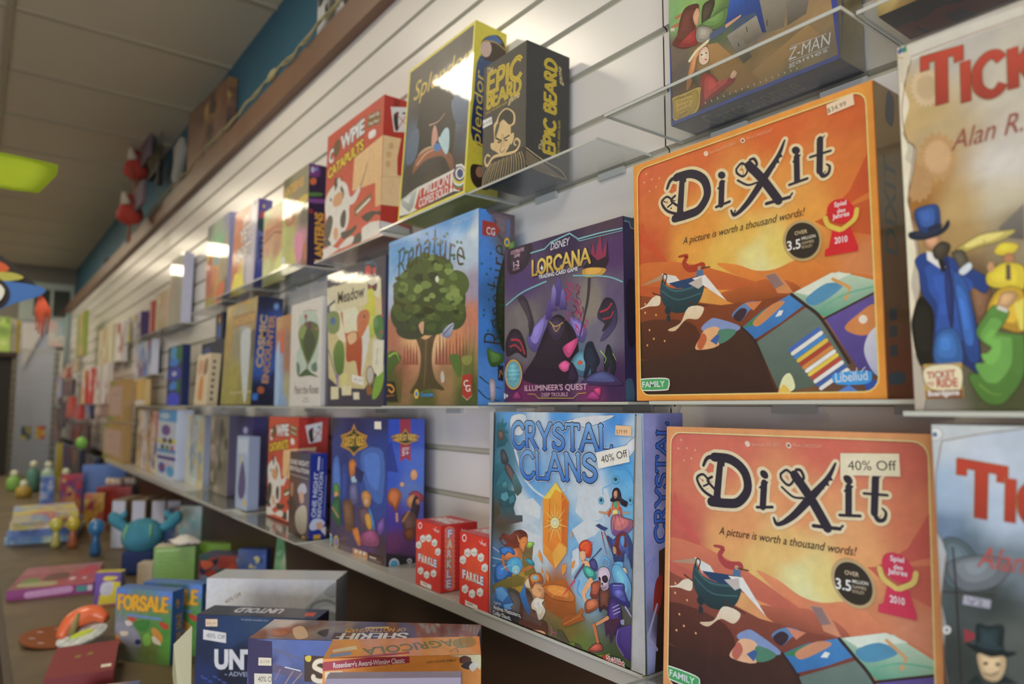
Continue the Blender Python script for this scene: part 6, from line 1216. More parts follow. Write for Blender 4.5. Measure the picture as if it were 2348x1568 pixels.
ART['quest'] = [('B',[(-14.9,298.4,'3A3244'),(14.1,237.7,'34407E'),(130.6,301.1,'2E2A5A'),(258,309.6,'2A2C5C'),(260.2,249.1,'2C4088'),(11.5,136.2,'3A4E8A'),(172.9,182.3,'34509A'),(140.7,85.1,'4A4468'),(264.6,129.9,'344A94'),(18,20.2,'463A60'),(214.5,33.8,'5A3A6A'),(269,12.9,'4A3440'),(68.3,-4.8,'5A4450')],0.06,34),
 ('P','4A70B8','80 1966 405 2121 623 1081 217 1037',1),('P','4468B0','1635 2320 2737 2408 2712 1306 1956 1532',1),('P','2C3A78','568 2131 1047 2029 954 795 644 692',1),
 ('P','B8822A','1231 2984 1375 2826 1651 2770 1963 2726 1854 2597 2001 2488 1632 2389 1427 2341 1267 2220 1071 2323 875 2362 487 2419 609 2565 489 2687 894 2756 1101 2818',0),
 ('P','1E3A2C','1236 2880 1362 2771 1617 2715 1822 2681 1739 2593 1829 2505 1556 2443 1264 2300 990 2410 663 2454 737 2570 637 2645 897 2701 1135 2764',0),
 ('S','QUEST KIDS','D8A83A',(71.2,244.3),(178.6,250.4),20.5,{'w': 0.2,'thin': 0.8,'serif': 0.06,'outs': [('2A1A10',0.99)],'size2': 19.5}),
 ('T','THE','D8A83A',(113.1,267.6),(135.9,268.7),5.8,{'b': 0.02}),('P','4E7C34','151 1466 397 1521 532 1269 207 1203',1),
 ('P','B88858','452 1261 437 1216 391 1180 326 1162 259 1167 209 1193 189 1235 204 1280 251 1316 316 1334 382 1328 432 1302',1),
 ('P','2E5A38','130 1095 536 1203 611 557 325 585 65 753',1),('L','B88858',5.69,'97 924 480 737',0),('P','B0682A','1007 2059 1270 2156 1443 1992 1288 1789 1100 1742',1),
 ('P','A8C8E0','1139 1713 1363 1779 1458 1660 1259 1595',1),('P','2C3060','1352 2017 1834 1894 1665 1630 1366 1732',0),('P','5A5A80','1072 1515 1446 1611 1538 1211 1167 1140',1),
 ('P','B07A3A','1713 1385 1957 1502 2205 1403 2145 1185 1903 1127',1),
 ('P','C89A70','2093 1270 2078 1226 2034 1190 1971 1171 1908 1176 1860 1202 1841 1243 1856 1288 1901 1324 1964 1342 2028 1337 2075 1311',1),
 ('P','5A4450','1548 993 1903 1127 2219 1072 2335 725 1782 620',1),('P','3A74B0','2079 1116 2253 1076 2435 739 2302 691',1),('P','C8902A','1910 944 2153 1003 2267 716 2062 688',1),
 ('P','6A4A34','778 1163 1243 1148 1345 591 970 477 755 835',1),('P','C07030','1273 519 1565 621 1724 304 1582 252',1),('P','8A4468','1716 488 2268 686 2607 585 2549 371 1868 295',1),
 ('P','6A4A90','2533 811 2851 1029 2829 734 2606 615',1),('P','C08858','1335 2 1328 150 2084 163 2090 2',0),('P','4A2A22','2104 2 2097 180 2818 165 2823 2',0),
 ('L','D8D0C8',2.4,'2190 90 2493 96',0),('L','A08888',1.41,'2192 40 2725 48',0),('P','C8D0D0','149 164 134 82 82 16 8 2 2 2 2 43 2 120 2 203 2 269 2 301 66 290 125 240',1),
 ('P','4A8A98','116 153 106 98 71 54 22 32 2 39 2 72 2 123 2 178 2 222 10 244 61 237 100 203',1),
 ('P','C8B83A','527 161 512 84 462 22 390 2 316 2 259 45 235 118 251 196 302 259 374 289 448 280 504 233',1),
 ('P','6A5A98','479 154 469 97 436 51 388 29 339 36 301 71 284 125 294 182 328 228 376 250 426 242 463 207',1),
 ('P','E8D8C8','1566 110 1549 77 1503 56 1456 62 1435 89 1453 123 1499 143 1546 137',1),('P','E8D8C8','1783 117 1765 84 1721 64 1675 69 1654 96 1672 130 1717 149 1763 144',1),
 ('P','E8D8C8','1995 124 1978 91 1934 72 1889 77 1869 104 1886 137 1930 156 1975 151',1),('P','E8D8C8','1666 2 1666 6 1780 10 1780 2',0),
 ('P','E8D8C8','1882 2 1880 14 1992 18 1991 2',0)]
ART['quest_side'] = [('B',[(7.9,304.1,'2A4CB4'),(73.1,303.1,'2A4AB0'),(6.5,191.4,'2E58C0'),(74.7,187.4,'3A68C4'),(57.8,158.4,'5A78B8'),(11.4,103,'4A3A9A'),(75.8,112,'4A50A0'),(12.4,44.7,'6A3468'),(76.8,37.2,'5A3464'),(13,7,'222238'),(77.4,-7.4,'20202E')],0.02,16),
 ('P','1E3A90','2 2569 86 2623 265 1962 2 2002',0),('P','1C1C28','2 2 2 286 898 60 898 2',0),('P','A4263E','281 3108 542 3108 562 2179 423 2270 299 2186',0),
 ('P','B8822A','420 2900 508 2792 647 2773 778 2718 701 2681 737 2634 615 2601 426 2547 238 2613 103 2653 145 2696 68 2728 201 2784 336 2796',1),
 ('P','1E3A2C','421 2839 491 2768 701 2711 597 2638 425 2589 254 2648 135 2717 347 2772',1),
 ('S','QUEST KIDS','D8A83A',(17.3,265),(67.4,264.8),11.3,{'w': 0.2,'thin': 0.8,'serif': 0.06,'size2': 11.6}),('T','AGES','E0D0D0',(33.2,244.2),(51.7,244.1),5.4,{'b': 0.02}),
 ('T','5+','F0E8E8',(34.1,231.6),(51.2,232),10.8,{'b': 0.03}),('P','B4622E','7 1478 70 1619 187 1635 305 1558 335 1423 270 1251 219 1123 143 1232 42 1329',1,'8A4424'),
 ('P','E89A62','730 1884 719 1827 688 1787 644 1774 601 1792 568 1836 556 1894 567 1950 598 1991 641 2004 685 1986 717 1942',1),
 ('P','E8A878','408 1697 401 1672 382 1655 355 1650 327 1658 307 1678 300 1704 307 1729 326 1746 353 1751 380 1742 401 1723',1),('P','C89878','205 1110 262 1104 276 912 215 918',0),
 ('P','8A2E38','528 1468 665 1541 859 1443 875 1290 684 1426',1),('P','B07848','478 1382 614 1476 702 1394 670 1157 497 1232',1),
 ('P','2A2028','616 1311 719 1423 792 1147 692 886 587 986',1),
 ('P','9A6038','804 1296 797 1263 777 1241 749 1234 721 1246 701 1271 693 1305 700 1338 720 1360 747 1367 776 1356 796 1330',1),
 ('P','5A4038','348 1008 585 1105 726 913 696 558 492 492 420 706',1),('L','B07848',5.09,'533 1110 383 916',0),('P','6A3A24','420 706 676 739 645 504 474 524',1),
 ('P','C8D8DC','314 16 298 2 254 2 192 2 131 2 86 2 68 49 83 109 127 149 188 158 250 133 296 81',1),
 ('P','3A90B4','277 16 266 2 235 2 192 2 149 2 117 2 105 39 115 80 146 108 189 114 232 97 265 61',1),('T','2-4','C8C8C8',(50.7,-6.2),(63,-6.7),5.9,{'b': 0.02}),
 ('P','B0B0B0','621 49 613 24 591 7 560 4 529 15 507 38 498 65 506 91 528 107 559 110 589 99 612 77',1),('P','20202E','587 54 579 38 560 34 540 43 532 61 540 76 559 81 578 71',1)]
ART['night'] = [('B',[(19.7,201.8,'5A4440'),(118.3,207.3,'4A4C5C'),(26.6,114.5,'6A4A3C'),(8.9,76.4,'4A3630'),(117.3,88,'6A6070'),(84.2,14,'3A2A28'),(24.9,5.8,'5A4438'),(123.4,2.2,'4A3E3A')],0.06,34),
 ('T','ONE NIGHT','D0C8C0',(2.7,180.5),(135.3,180.3),12.2,{'b': 0.03}),('T','REVOLUTION','D0C8C0',(1.9,164.5),(136.6,161.6),10.7,{'b': 0.03}),('L','B0A8A0',1.92,'49 1530 1337 1488',0),
 ('P','C0C2CC','617 1178 851 1342 1141 1332 1247 1167 968 1070 726 1046',1),('P','C8A088','723 1081 1012 1127 1076 905 839 844',1),
 ('P','C8C0A8','514 559 892 780 1257 751 1268 199 847 71 538 241',1,'8A7A68'),('P','A8785A','100 1277 305 1294 277 1001 124 986',1),('P','D0A030','997 2 995 39 1214 36 1216 2',0)]
ART['night_side'] = [('R','1E2C84',0.2,0.2,44.8,212.8,0.3),('T','ONE NIGHT','C8CCD8',(17.4,54.2),(22.5,166.4),11.1,{'b': 0.03}),('T','REVOLUTION','C8CCD8',(31.4,52.9),(35.1,165.7),9.7,{'b': 0.03}),
 ('L','A8B0D0',1.09,'387 529 428 1575',0),('L','C8CCD8',5.05,'216 1728 231 2035',0),('L','98A0C4',1.45,'313 1722 320 2003',0),
 ('P','C4C8D4','19 358 124 502 326 483 421 352 204 236 59 234',1),('P','C89A80','200 391 346 394 368 253 240 232',1),('P','C8C0B8','314 224 448 279 448 70 391 112',1),
 ('P','C8962A','130 2 127 107 317 103 316 2',0)]
ART['dice'] = [('B',[(6.5,112.5,'CC2A1E'),(83.1,109.9,'D0301E'),(49.2,64.5,'DC4A28'),(34.9,16.1,'CC2C20'),(80.1,4.9,'C42418')],0.02,12),
 ('P','ECE4DC','224 1114 214 1082 188 1055 152 1042 114 1045 87 1065 76 1095 85 1127 112 1154 149 1167 186 1163 213 1144',1),
 ('P','C8281E','197 1111 192 1089 175 1072 151 1063 127 1065 109 1078 102 1098 108 1120 125 1137 149 1146 173 1144 191 1131',1),
 ('P','DEDACE','160 908 278 954 368 923 350 842 262 800 152 828',0),('P','EFECE2','160 908 278 954 368 923 260 883',0),('P','C8C4B6','260 883 368 923 350 842 262 800',0),
 ('P','2A2A30','217 862 214 856 205 852 197 853 193 858 196 864 205 868 213 867',1),('P','2A2A30','257 868 253 862 245 858 236 859 233 864 236 870 245 874 253 873',1),
 ('P','2A2A30','217 842 214 836 206 833 197 834 194 839 197 845 205 848 214 847',1),('P','DEDACE','378 947 493 993 580 962 563 882 477 840 370 868',0),
 ('P','EFECE2','378 947 493 993 580 962 476 922',0),('P','C8C4B6','476 922 580 962 563 882 477 840',0),
 ('P','2A2A30','433 901 430 895 422 892 414 893 410 898 413 904 422 907 430 906',1),('P','2A2A30','472 907 469 901 461 898 452 899 449 904 452 910 460 913 469 912',1),
 ('P','DEDACE','592 894 705 940 790 909 772 830 689 789 584 816',0),('P','EFECE2','592 894 705 940 790 909 687 870',0),('P','C8C4B6','687 870 790 909 772 830 689 789',0),
 ('P','2A2A30','646 849 643 843 635 840 627 841 624 846 627 852 635 855 643 854',1),('P','2A2A30','684 855 681 849 673 846 665 847 661 852 665 857 672 861 681 860',1),
 ('P','2A2A30','647 830 643 824 635 821 627 822 624 827 627 833 635 836 643 835',1),('P','2A2A30','684 836 681 830 673 827 665 828 662 832 665 838 673 842 681 841',1),
 ('P','DEDACE','714 749 825 795 908 766 908 763 892 687 809 645 707 671',0),('P','EFECE2','714 749 825 795 908 766 908 765 808 726',0),
 ('P','C8C4B6','808 726 908 765 908 763 892 687 809 645',0),('P','2A2A30','768 705 764 699 757 696 749 697 745 701 748 707 756 711 764 710',1),
 ('P','2A2A30','805 711 801 705 794 702 786 703 782 707 786 713 793 717 801 716',1),('P','2A2A30','768 686 765 680 757 677 749 678 746 682 749 688 757 692 765 691',1),
 ('P','2A2A30','805 692 802 686 794 683 786 684 783 688 786 694 794 698 802 697',1),('P','DEDACE','2 700 9 768 129 816 220 785 202 704 113 660 2 687',0),
 ('P','EFECE2','9 768 129 816 220 785 111 744',0),('P','C8C4B6','111 744 220 785 202 704 113 660',0),('P','2A2A30','67 722 64 716 55 712 46 713 43 718 46 725 55 728 63 727',1),
 ('P','2A2A30','107 728 104 722 95 719 87 720 83 725 87 731 95 734 104 733',1),('P','2A2A30','67 702 64 696 56 693 47 694 43 699 47 705 55 708 64 708',1),
 ('P','DEDACE','90 299 209 350 298 322 280 241 192 195 82 219',0),('P','EFECE2','90 299 209 350 298 322 190 278',0),('P','C8C4B6','190 278 298 322 280 241 192 195',0),
 ('P','2A2A30','147 255 144 249 135 245 127 246 123 251 126 257 135 261 143 260',1),('P','2A2A30','187 263 183 256 175 253 167 253 163 258 166 264 175 268 183 267',1),
 ('P','2A2A30','147 236 144 230 136 226 127 227 124 231 127 238 135 241 144 241',1),('P','2A2A30','187 243 184 237 176 233 167 234 163 239 167 245 175 249 184 248',1),
 ('P','DEDACE','321 264 437 314 524 286 506 206 420 161 313 184',0),('P','EFECE2','321 264 437 314 524 286 419 243',0),('P','C8C4B6','419 243 524 286 506 206 420 161',0),
 ('P','2A2A30','376 221 373 215 365 211 357 211 353 216 356 222 365 226 373 225',1),('P','2A2A30','415 228 412 222 404 218 395 219 392 223 395 230 403 233 412 233',1),
 ('P','2A2A30','377 201 374 195 365 191 357 192 354 197 357 203 365 207 373 206',1),('P','DEDACE','573 335 686 384 770 357 753 278 670 234 565 257',0),
 ('P','EFECE2','573 335 686 384 770 357 668 314',0),('P','C8C4B6','668 314 770 357 753 278 670 234',0),
 ('P','2A2A30','627 292 624 286 616 283 608 283 605 288 608 294 616 298 624 297',1),('P','2A2A30','665 299 662 293 654 290 646 290 642 295 646 301 653 305 662 304',1),
 ('P','2A2A30','628 273 624 267 617 264 609 264 605 269 608 275 616 279 624 278',1),('P','2A2A30','665 280 662 274 654 271 646 271 643 276 646 282 654 286 662 285',1),
 ('T','F','EFEAE0',(10.2,44.6),(20.7,44.9),12.4,{'b': 0.05,'out': ('3A5AB8',0.78)}),('T','A','EFEAE0',(21.8,44.4),(32.2,44.6),12.3,{'b': 0.05,'out': ('D8A020',0.77)}),
 ('T','R','EFEAE0',(34.3,44.4),(44.5,44.6),12.2,{'b': 0.05,'out': ('C83028',0.76)}),('T','K','EFEAE0',(46.5,44.3),(56.6,44.6),12.1,{'b': 0.05,'out': ('2E8A48',0.76)}),
 ('T','L','EFEAE0',(57.6,44.1),(67.6,44.4),12,{'b': 0.05,'out': ('8A3A98',0.75)}),('T','E','EFEAE0',(67.6,43.7),(77.4,44),12,{'b': 0.05,'out': ('3A5AB8',0.75)}),
 ('T','Pop!','F0E0D8',(70.3,106.9),(85.5,107.3),5,{'b': 0.02}),('L','F0E0D8',1.13,'643 1124 693 1080',0),('L','F0E0D8',1.12,'731 1156 713 1093',0),
 ('P','E8DCCC','195 94 593 82 595 3 197 14',0),('T','WARNING','2A2A2A',(26.9,4.9),(44.3,4.8),2.3,{'b': 0.03})]
ART['dice_side'] = [('B',[(10,110,'C22420'),(56,105.1,'B41E1C'),(19.9,21.4,'C02420'),(69.2,14.2,'A81A18')],0.02,8),
 ('P','E07A60','300 1079 285 1037 243 1010 186 1005 128 1023 86 1059 70 1103 85 1144 127 1171 184 1176 242 1159 284 1123',1),
 ('P','E07A60','301 988 286 946 244 920 186 915 129 933 87 969 71 1013 86 1054 128 1080 185 1086 243 1068 285 1032',1),
 ('P','E07A60','302 897 287 856 245 829 187 825 130 843 88 879 72 923 87 964 128 990 186 995 243 977 286 941',1),
 ('P','E07A60','303 806 288 765 246 739 188 734 131 753 89 789 73 833 88 874 129 900 187 905 244 887 287 851',1),
 ('P','E07A60','304 715 288 674 246 648 189 644 132 663 90 699 74 743 89 784 130 810 187 814 245 796 288 760',1),
 ('P','E07A60','304 625 289 584 247 558 190 554 133 573 91 609 75 654 90 694 131 720 188 724 246 706 288 669',1),
 ('P','E07A60','305 534 290 493 248 468 191 464 133 483 91 520 76 564 91 604 132 630 189 634 247 615 289 579',1),
 ('P','E07A60','306 444 291 403 249 378 192 374 134 394 92 430 77 475 92 515 133 540 190 544 247 525 290 488',1),
 ('P','E07A60','307 353 292 313 250 288 192 285 135 304 93 341 78 385 92 425 134 451 191 454 248 435 291 398',1),
 ('P','E07A60','307 263 292 223 250 198 193 195 136 215 94 252 79 296 93 336 135 361 192 364 249 345 292 308',1),
 ('P','E07A60','308 173 293 133 251 108 194 106 137 125 95 163 79 207 94 247 136 272 192 275 250 255 292 218',1),
 ('P','E07A60','309 83 294 43 252 19 195 16 138 36 96 73 80 118 95 158 136 182 193 185 251 165 293 128',1),
 ('T','F','F2EEE6',(13.8,97.5),(24,97.4),13.1,{'b': 0.05,'out': ('3A5AB8',1.0)}),('T','A','F2EEE6',(13.3,79.6),(23.6,79.4),13,{'b': 0.05,'out': ('D8A020',1.0)}),
 ('T','R','F2EEE6',(12.9,61.7),(23.2,61.4),13,{'b': 0.05,'out': ('C83028',1.0)}),('T','K','F2EEE6',(12.5,43.8),(22.7,43.4),13,{'b': 0.05,'out': ('2E8A48',1.0)}),
 ('T','L','F2EEE6',(12.1,26),(22.3,25.5),12.9,{'b': 0.05,'out': ('8A3A98',0.99)}),('T','E','F2EEE6',(11.6,8.3),(21.8,7.7),12.9,{'b': 0.05,'out': ('3A5AB8',0.99)}),
 ('T','Pop!','F0E0D8',(43.6,105.2),(52.9,104.2),4.6,{'b': 0.02})]
ART['dice_top'] = [('R','C42820',0.2,0.2,90.8,79.8,0.3),('T','FARKLE','EFEAE0',(10.9,24),(80.1,24),32,{'b': 0.05,'out': ('8A1A14',0.8)}),('P','2A1A18','2 704 908 704 908 736 2 736',0)]
ART['meadow'] = [('R','3C3846',0.2,0.2,339.8,353.8,0.3),('P','CEC4A0','2 3186 522 3195 507 2810 2 2690',0),('P','D2C6A0','801 3334 1866 3349 1885 3205 807 3215',0),
 ('P','C8B880','45 2502 2479 2491 3164 3019 3259 1956 2961 801 2384 421 954 477 223 757',0),('P','D8D0B0','2453 3095 3047 3076 3169 2885 3095 2551 2467 2765',0),
 ('P','5A3A34','2489 2967 2702 2896 2966 2914 2915 2734 2707 2788 2528 2771',1),('P','B04A3A','2582 2913 2704 2869 2647 2796',1),
 ('P','CCC83A','2407 2745 2828 2718 2923 1776 2634 1639 2376 2039',1,'A8B030'),('P','D6D2AE','185 2668 1787 2543 1952 1747 887 1716',1),
 ('P','CEC49A','487 3170 2420 3168 2491 2476 562 2477',0),('T','Meadow','2C2822',(70.8,268.2),(229.9,267.7),30.1,{'b': 0.02}),
 ('T','Klemens Kalicki','4A443A',(86.3,322.2),(181.9,324.3),5.2,{}),('P','D0D0C0','2083 1654 2500 1973 2605 1615 2246 774 2101 1242',1),
 ('P','B86024','923 2351 1023 2428 1115 1986 1292 1857 1819 1869 2208 1645 2186 749 2029 754 1854 1118 1328 1145 1267 1688',1,'A83A20'),
 ('P','C06A2A','1929 2248 2239 2354 2547 2293 2588 2046 2206 1700 2017 1714 1910 1972',1),('P','D8B080','1362 1794 1820 1841 1893 1641 1507 1557',1),
 ('P','2A2020','2358 2177 2344 2155 2310 2149 2274 2162 2259 2187 2272 2209 2307 2215 2342 2202',1),('P','6A8A3A','479 1393 817 1721 1175 1494 1139 870 723 857',1,'4A6A2C'),
 ('P','7AA030','2810 204 2966 670 3398 962 3366 530 3097 227',1),('P','D8D2B4','2814 1572 3375 1531 3356 812 3080 693 2781 940',0),('L','5A6A50',2.09,'3055 1345 3011 982',1),
 ('P','8A7A5A','2906 725 2881 608 2803 523 2693 494 2579 529 2491 619 2455 740 2481 859 2561 944 2673 971 2787 934 2872 844',1),
 ('P','B8B0A0','2847 740 2829 646 2772 578 2690 555 2606 583 2542 655 2515 751 2534 847 2592 914 2675 936 2759 907 2822 835',1),('P','8A5A28','2503 472 2740 493 2806 308 2571 285',1),
 ('P','C83A3A','2319 3363 2501 3417 2657 3283 2542 3164 2356 3219',1),('L','6A8090',2.71,'2319 3363 2375 3492 2620 3452',1),('P','C84A38','2716 3301 2893 3300 2870 3142 2752 3146',1),
 ('L','4A6A8A',3.03,'2618 3507 2921 3349 2869 3169',1),('L','C86A40',4.97,'723 3464 1115 3332',0),('P','7A8A50','83 2498 779 2425 804 1955 151 1980',1),
 ('P','4A6A98','604 2237 584 2188 522 2157 436 2152 347 2174 280 2217 253 2270 274 2319 337 2350 424 2355 512 2333 578 2289',1),
 ('P','4A7A34','2795 2053 3253 2113 3328 1612 2987 1612',1),('P','B83A3A','3310 2107 3294 2086 3255 2081 3214 2095 3197 2119 3213 2139 3252 2144 3293 2131',1),
 ('P','B83A3A','3290 1719 3271 1695 3224 1688 3175 1702 3154 1730 3173 1754 3221 1761 3269 1746',1),
 ('P','B83A3A','3158 1625 3142 1608 3102 1603 3061 1614 3044 1634 3060 1651 3100 1656 3141 1645',1),('P','D6CCA0','384 517 883 507 900 192 403 181',0),
 ('P','D6CCA0','1055 517 1656 518 1668 283 1102 275',0),('P','D8CEB0','1762 350 2110 345 2137 169 1802 172',0),('P','7A6AA0','724 842 865 837 848 507 777 523',0),
 ('P','CEC67A','1004 832 1411 817 1426 523 1021 518',0),('L','2E4A8A',3.99,'179 1500 730 741',0)]
ART['roses'] = [('R','CEC8BC',0.2,0.2,232.8,297.8,0.3),('P','AEBEAC','583 2494 1171 2691 1998 2479 2128 1675 1936 1018 784 971 484 1466 724 1772',1),
 ('P','54682E','1274 1233 720 1837 608 2168 942 2331 1442 2379 2014 2233 2148 1977 1975 1625 1522 1221',1),('P','3A4A2E','1353 1292 975 1882 1374 2166 1884 1815 1591 1403',1),
 ('P','7E9450','608 2168 943 2315 1207 2180 889 1889',1),
 ('P','A83A44','1258 2523 1245 2490 1203 2469 1145 2465 1085 2480 1039 2511 1021 2547 1034 2581 1076 2603 1135 2606 1195 2590 1240 2560',1),('L','7A2E48',8.18,'1140 2535 1164 2311',1),
 ('P','6A2E4A','1278 2364 1568 2336 1540 2151 1335 2138',1),('L','7A5A40',6.85,'1355 1260 1331 1012',0,9.14),('P','3E5A34','706 846 1287 1045 1622 939 2185 783 1547 850',1),
 ('P','5A7A62','499 1271 770 1162 786 939 617 881',1),('P','5A7A62','1650 1122 2003 1197 2058 953 1741 965',1),
 ('T','Paint the Roses','5A3A30',(43.6,35.7),(219.7,35.5),22.4,{'b': 0.01}),('L','9A948A',2.88,'898 2701 1420 2696 1951 2607',1),
 ('P','A86A5A','947 2267 924 2242 863 2236 801 2253 774 2283 797 2308 858 2313 920 2297',1),
 ('P','A86A5A','2022 2109 2001 2081 1946 2073 1889 2091 1863 2123 1885 2152 1940 2160 1997 2142',1),('L','8A8478',2.24,'1095 224 1509 220',0),
 ('L','8A8478',2.23,'1016 140 1556 137',0)]
ART['lantern'] = [('B',[(8.7,283.6,'5A5838'),(156.3,284.5,'8A8468'),(2.4,225.2,'98A040'),(182,202.8,'8A8058'),(17.1,182.3,'9AA03A'),(82.1,179.9,'9A6A3A'),(184.7,164.9,'54503E'),(-0.4,126.5,'B8BC60'),(102.8,49.6,'B8B850'),(65.5,121.5,'A8AA58'),(161.6,76.7,'C87A94'),(203.4,39.7,'7A4A2E'),(132.5,63.3,'B07AA0'),(-39.5,54,'C0C088')],0.08,24),
 ('T','LANTERNS','D0982C',(-11.1,252.4),(174.4,254.1),27.8,{'b': 0.03}),('P','C8A838','1106 2158 2002 2208 2038 1977 1121 1963',1),
 ('P','A06030','277 1879 919 1894 999 1530 359 1547',1),('P','D07A9A','1137 1083 1644 1059 1747 336 1245 346',1),('P','E0E4D8','2 573 161 625 343 419 18 354',1),
 ('P','A86040','1819 692 2110 675 2148 229 1900 236',1)]
ART['lantern_side'] = [('R','1E2440',0.2,0.2,57.8,309.8,0.3),('P','6A3A78','2 3056 295 3087 323 2755 2 2724',1),
 ('P','C0C8D8','170 2929 164 2883 142 2846 113 2828 83 2834 60 2862 51 2905 58 2951 79 2988 108 3006 138 3000 161 2972',1),
 ('P','6A9AC8','260 2967 256 2936 243 2911 224 2900 205 2904 191 2922 185 2951 189 2982 202 3007 221 3019 240 3015 254 2996',1),('P','C86A3A','43 2624 211 2676 215 2510 66 2462',1),
 ('P','4A7A3A','2 2205 392 2264 395 2171 2 2095',1),('P','8A2E3A','31 1698 142 1717 145 1607 34 1588',1),('P','7A4A88','2 2021 511 2080 514 1968 2 1911',1),
 ('T','LANTERNS','D4A030',(49.8,18.5),(46.1,166),24.5,{'b': 0.04})]
ART['barn'] = [('B',[(23.5,251.8,'A8AC70'),(188,251.8,'9AA060'),(47,185.5,'C08A60'),(164.5,190.8,'B87850'),(47,132.5,'B88868'),(141,119.2,'A87858'),(47,66.2,'B4B878'),(164.5,53,'C4C870'),(94,26.5,'B0B060')],0.08,18),
 ('P','A86A48','118 1590 1175 1855 2232 1590 2232 1988 118 1961',0),('L','7A4A34',7.05,'118 1537 1175 1749 2232 1510',0)]
ART['yeti'] = [('B',[(28,297,'C87A58'),(140,297,'C86A44'),(252,313.5,'B8A8B0'),(56,198,'B86A3A'),(224,198,'B0A0B0'),(28,99,'B85A30'),(224,66,'B8A8B4'),(84,33,'D0C030'),(140,16.5,'C8C030')],0.06,18),
 ('P','D6C62C','224 66 1680 66 1456 594 840 858 392 792',1),('P','8A8494','1680 330 2660 264 2660 3135 1960 2970 1680 1650',1),('P','ACA4B0','1848 462 2576 330 2576 2904 2072 2838',1),
 ('T','YETI','CFC9C0',(84,198),(224,211.2),46.2,{'b': 0.04,'out': ('4A4038',3.3)}),('T','SPAGHETTI','CFC9C0',(61.6,132),(224,145.2),42.9,{'b': 0.04,'out': ('4A4038',3.3)}),
 ('T','MY','CFC9C0',(112,257.4),(184.8,264),33,{'b': 0.04})]
ART['yeti_side'] = [('B',[(10,297,'5A4A90'),(40,297,'6A6498'),(15,165,'6A74A8'),(40,165,'7A7AA8'),(15,33,'4A4E98'),(40,33,'5A5A98')],0.04,8),('P','B84A48','75 2574 300 2442 350 2772 125 2838',1),
 ('P','2E4A50','50 2178 350 2112 350 2508 60 2574',1),('P','D8C040','240 3036 235 3069 220 3093 200 3102 180 3093 165 3069 160 3036 165 3003 180 2979 200 2970 220 2979 235 3003',1),
 ('T','YETI','2A2A44',(32,105.6),(32,191.4),20,{'b': 0.03})]
ART['rainbow'] = [('B',[(32.6,340.1,'5A6A68'),(195.6,322.2,'98A890'),(293.4,340.1,'8A88A0'),(97.8,268.5,'7AB07A'),(195.6,257.8,'58C088'),(48.9,214.8,'D8B040'),(163,207.6,'E0D040'),(260.8,214.8,'9A9A80'),(32.6,161.1,'C84A38'),(130.4,143.2,'D87A50'),(260.8,143.2,'A89478'),(65.2,71.6,'B85A3A'),(195.6,71.6,'C8A048'),(293.4,53.7,'6A5A50'),(65.2,17.9,'98983A'),(195.6,17.9,'C85A34')],0.08,20),
 ('P','D86A34','1630 215 2771 430 2771 859 1793 788',1),('P','8AA8B0','1141 1790 1956 1718 1793 2220 1304 2220',1),('P','B04A34','163 1074 815 1217 815 2148 261 2005',1)]
ART['grey'] = [('B',[(28.4,319.5,'C8C4B0'),(227.2,319.5,'B8B49C'),(142,177.5,'A09C84'),(56.8,71,'B0A890'),(255.6,71,'A09A88')],0.06,12),('L','8A8470',5.68,'1704 178 1704 3372',0),
 ('P','B89A80','426 1420 1136 1562 1136 2485 511 2343',1)]
ART['grey_side'] = [('R','A8A8B8',0.2,0.2,47.8,354.8,0.3),('L','8A8A9C',0.58,'72 426 394 426',0),('L','8A8A9C',0.58,'72 604 394 604',0),('L','8A8A9C',0.58,'72 781 394 781',0),
 ('L','8A8A9C',0.58,'72 958 394 958',0),('L','8A8A9C',0.58,'72 1136 394 1136',0),('L','8A8A9C',0.58,'72 1314 394 1314',0),('L','8A8A9C',0.58,'72 1491 394 1491',0),
 ('L','8A8A9C',0.58,'72 1668 394 1668',0),('L','8A8A9C',0.58,'72 1846 394 1846',0),('L','8A8A9C',0.58,'72 2024 394 2024',0),('L','8A8A9C',0.58,'72 2201 394 2201',0),
 ('L','8A8A9C',0.58,'72 2378 394 2378',0),('L','8A8A9C',0.58,'72 2556 394 2556',0),('L','8A8A9C',0.58,'72 2734 394 2734',0),('L','8A8A9C',0.58,'72 2911 394 2911',0),
 ('L','8A8A9C',0.58,'72 3088 394 3088',0)]
ART['cosmic'] = [('B',[(-0.7,348.7,'C8B078'),(269.5,334.9,'A8945A'),(22.2,263,'A88A40'),(280.5,287.6,'A88850'),(228.5,246.1,'9AA0A0'),(172.8,211.2,'8A8468'),(360.5,198.2,'6A5E44'),(135.9,94.9,'98903A'),(327.1,88.9,'7A7434'),(279.7,34.2,'8A8434')],0.08,20),
 ('T','COSMIC','D0A040',(39.1,361),(303.1,346.4),21.1,{'b': 0.03}),('P','98784A','778 3197 3337 3163 3493 2734 897 2737',0),
 ('T','ENCOUNTER','C89A48',(94.1,283.5),(339.2,281.9),22.6,{'b': 0.02}),('P','B8C0C0','2025 2482 3002 2553 3095 1642 3068 227 2701 230 2089 1699',1),
 ('P','5A5040','3038 2399 3548 2425 3548 1608 3336 1628',1),('L','C0B890',3.74,'1094 403 3548 433',0)]
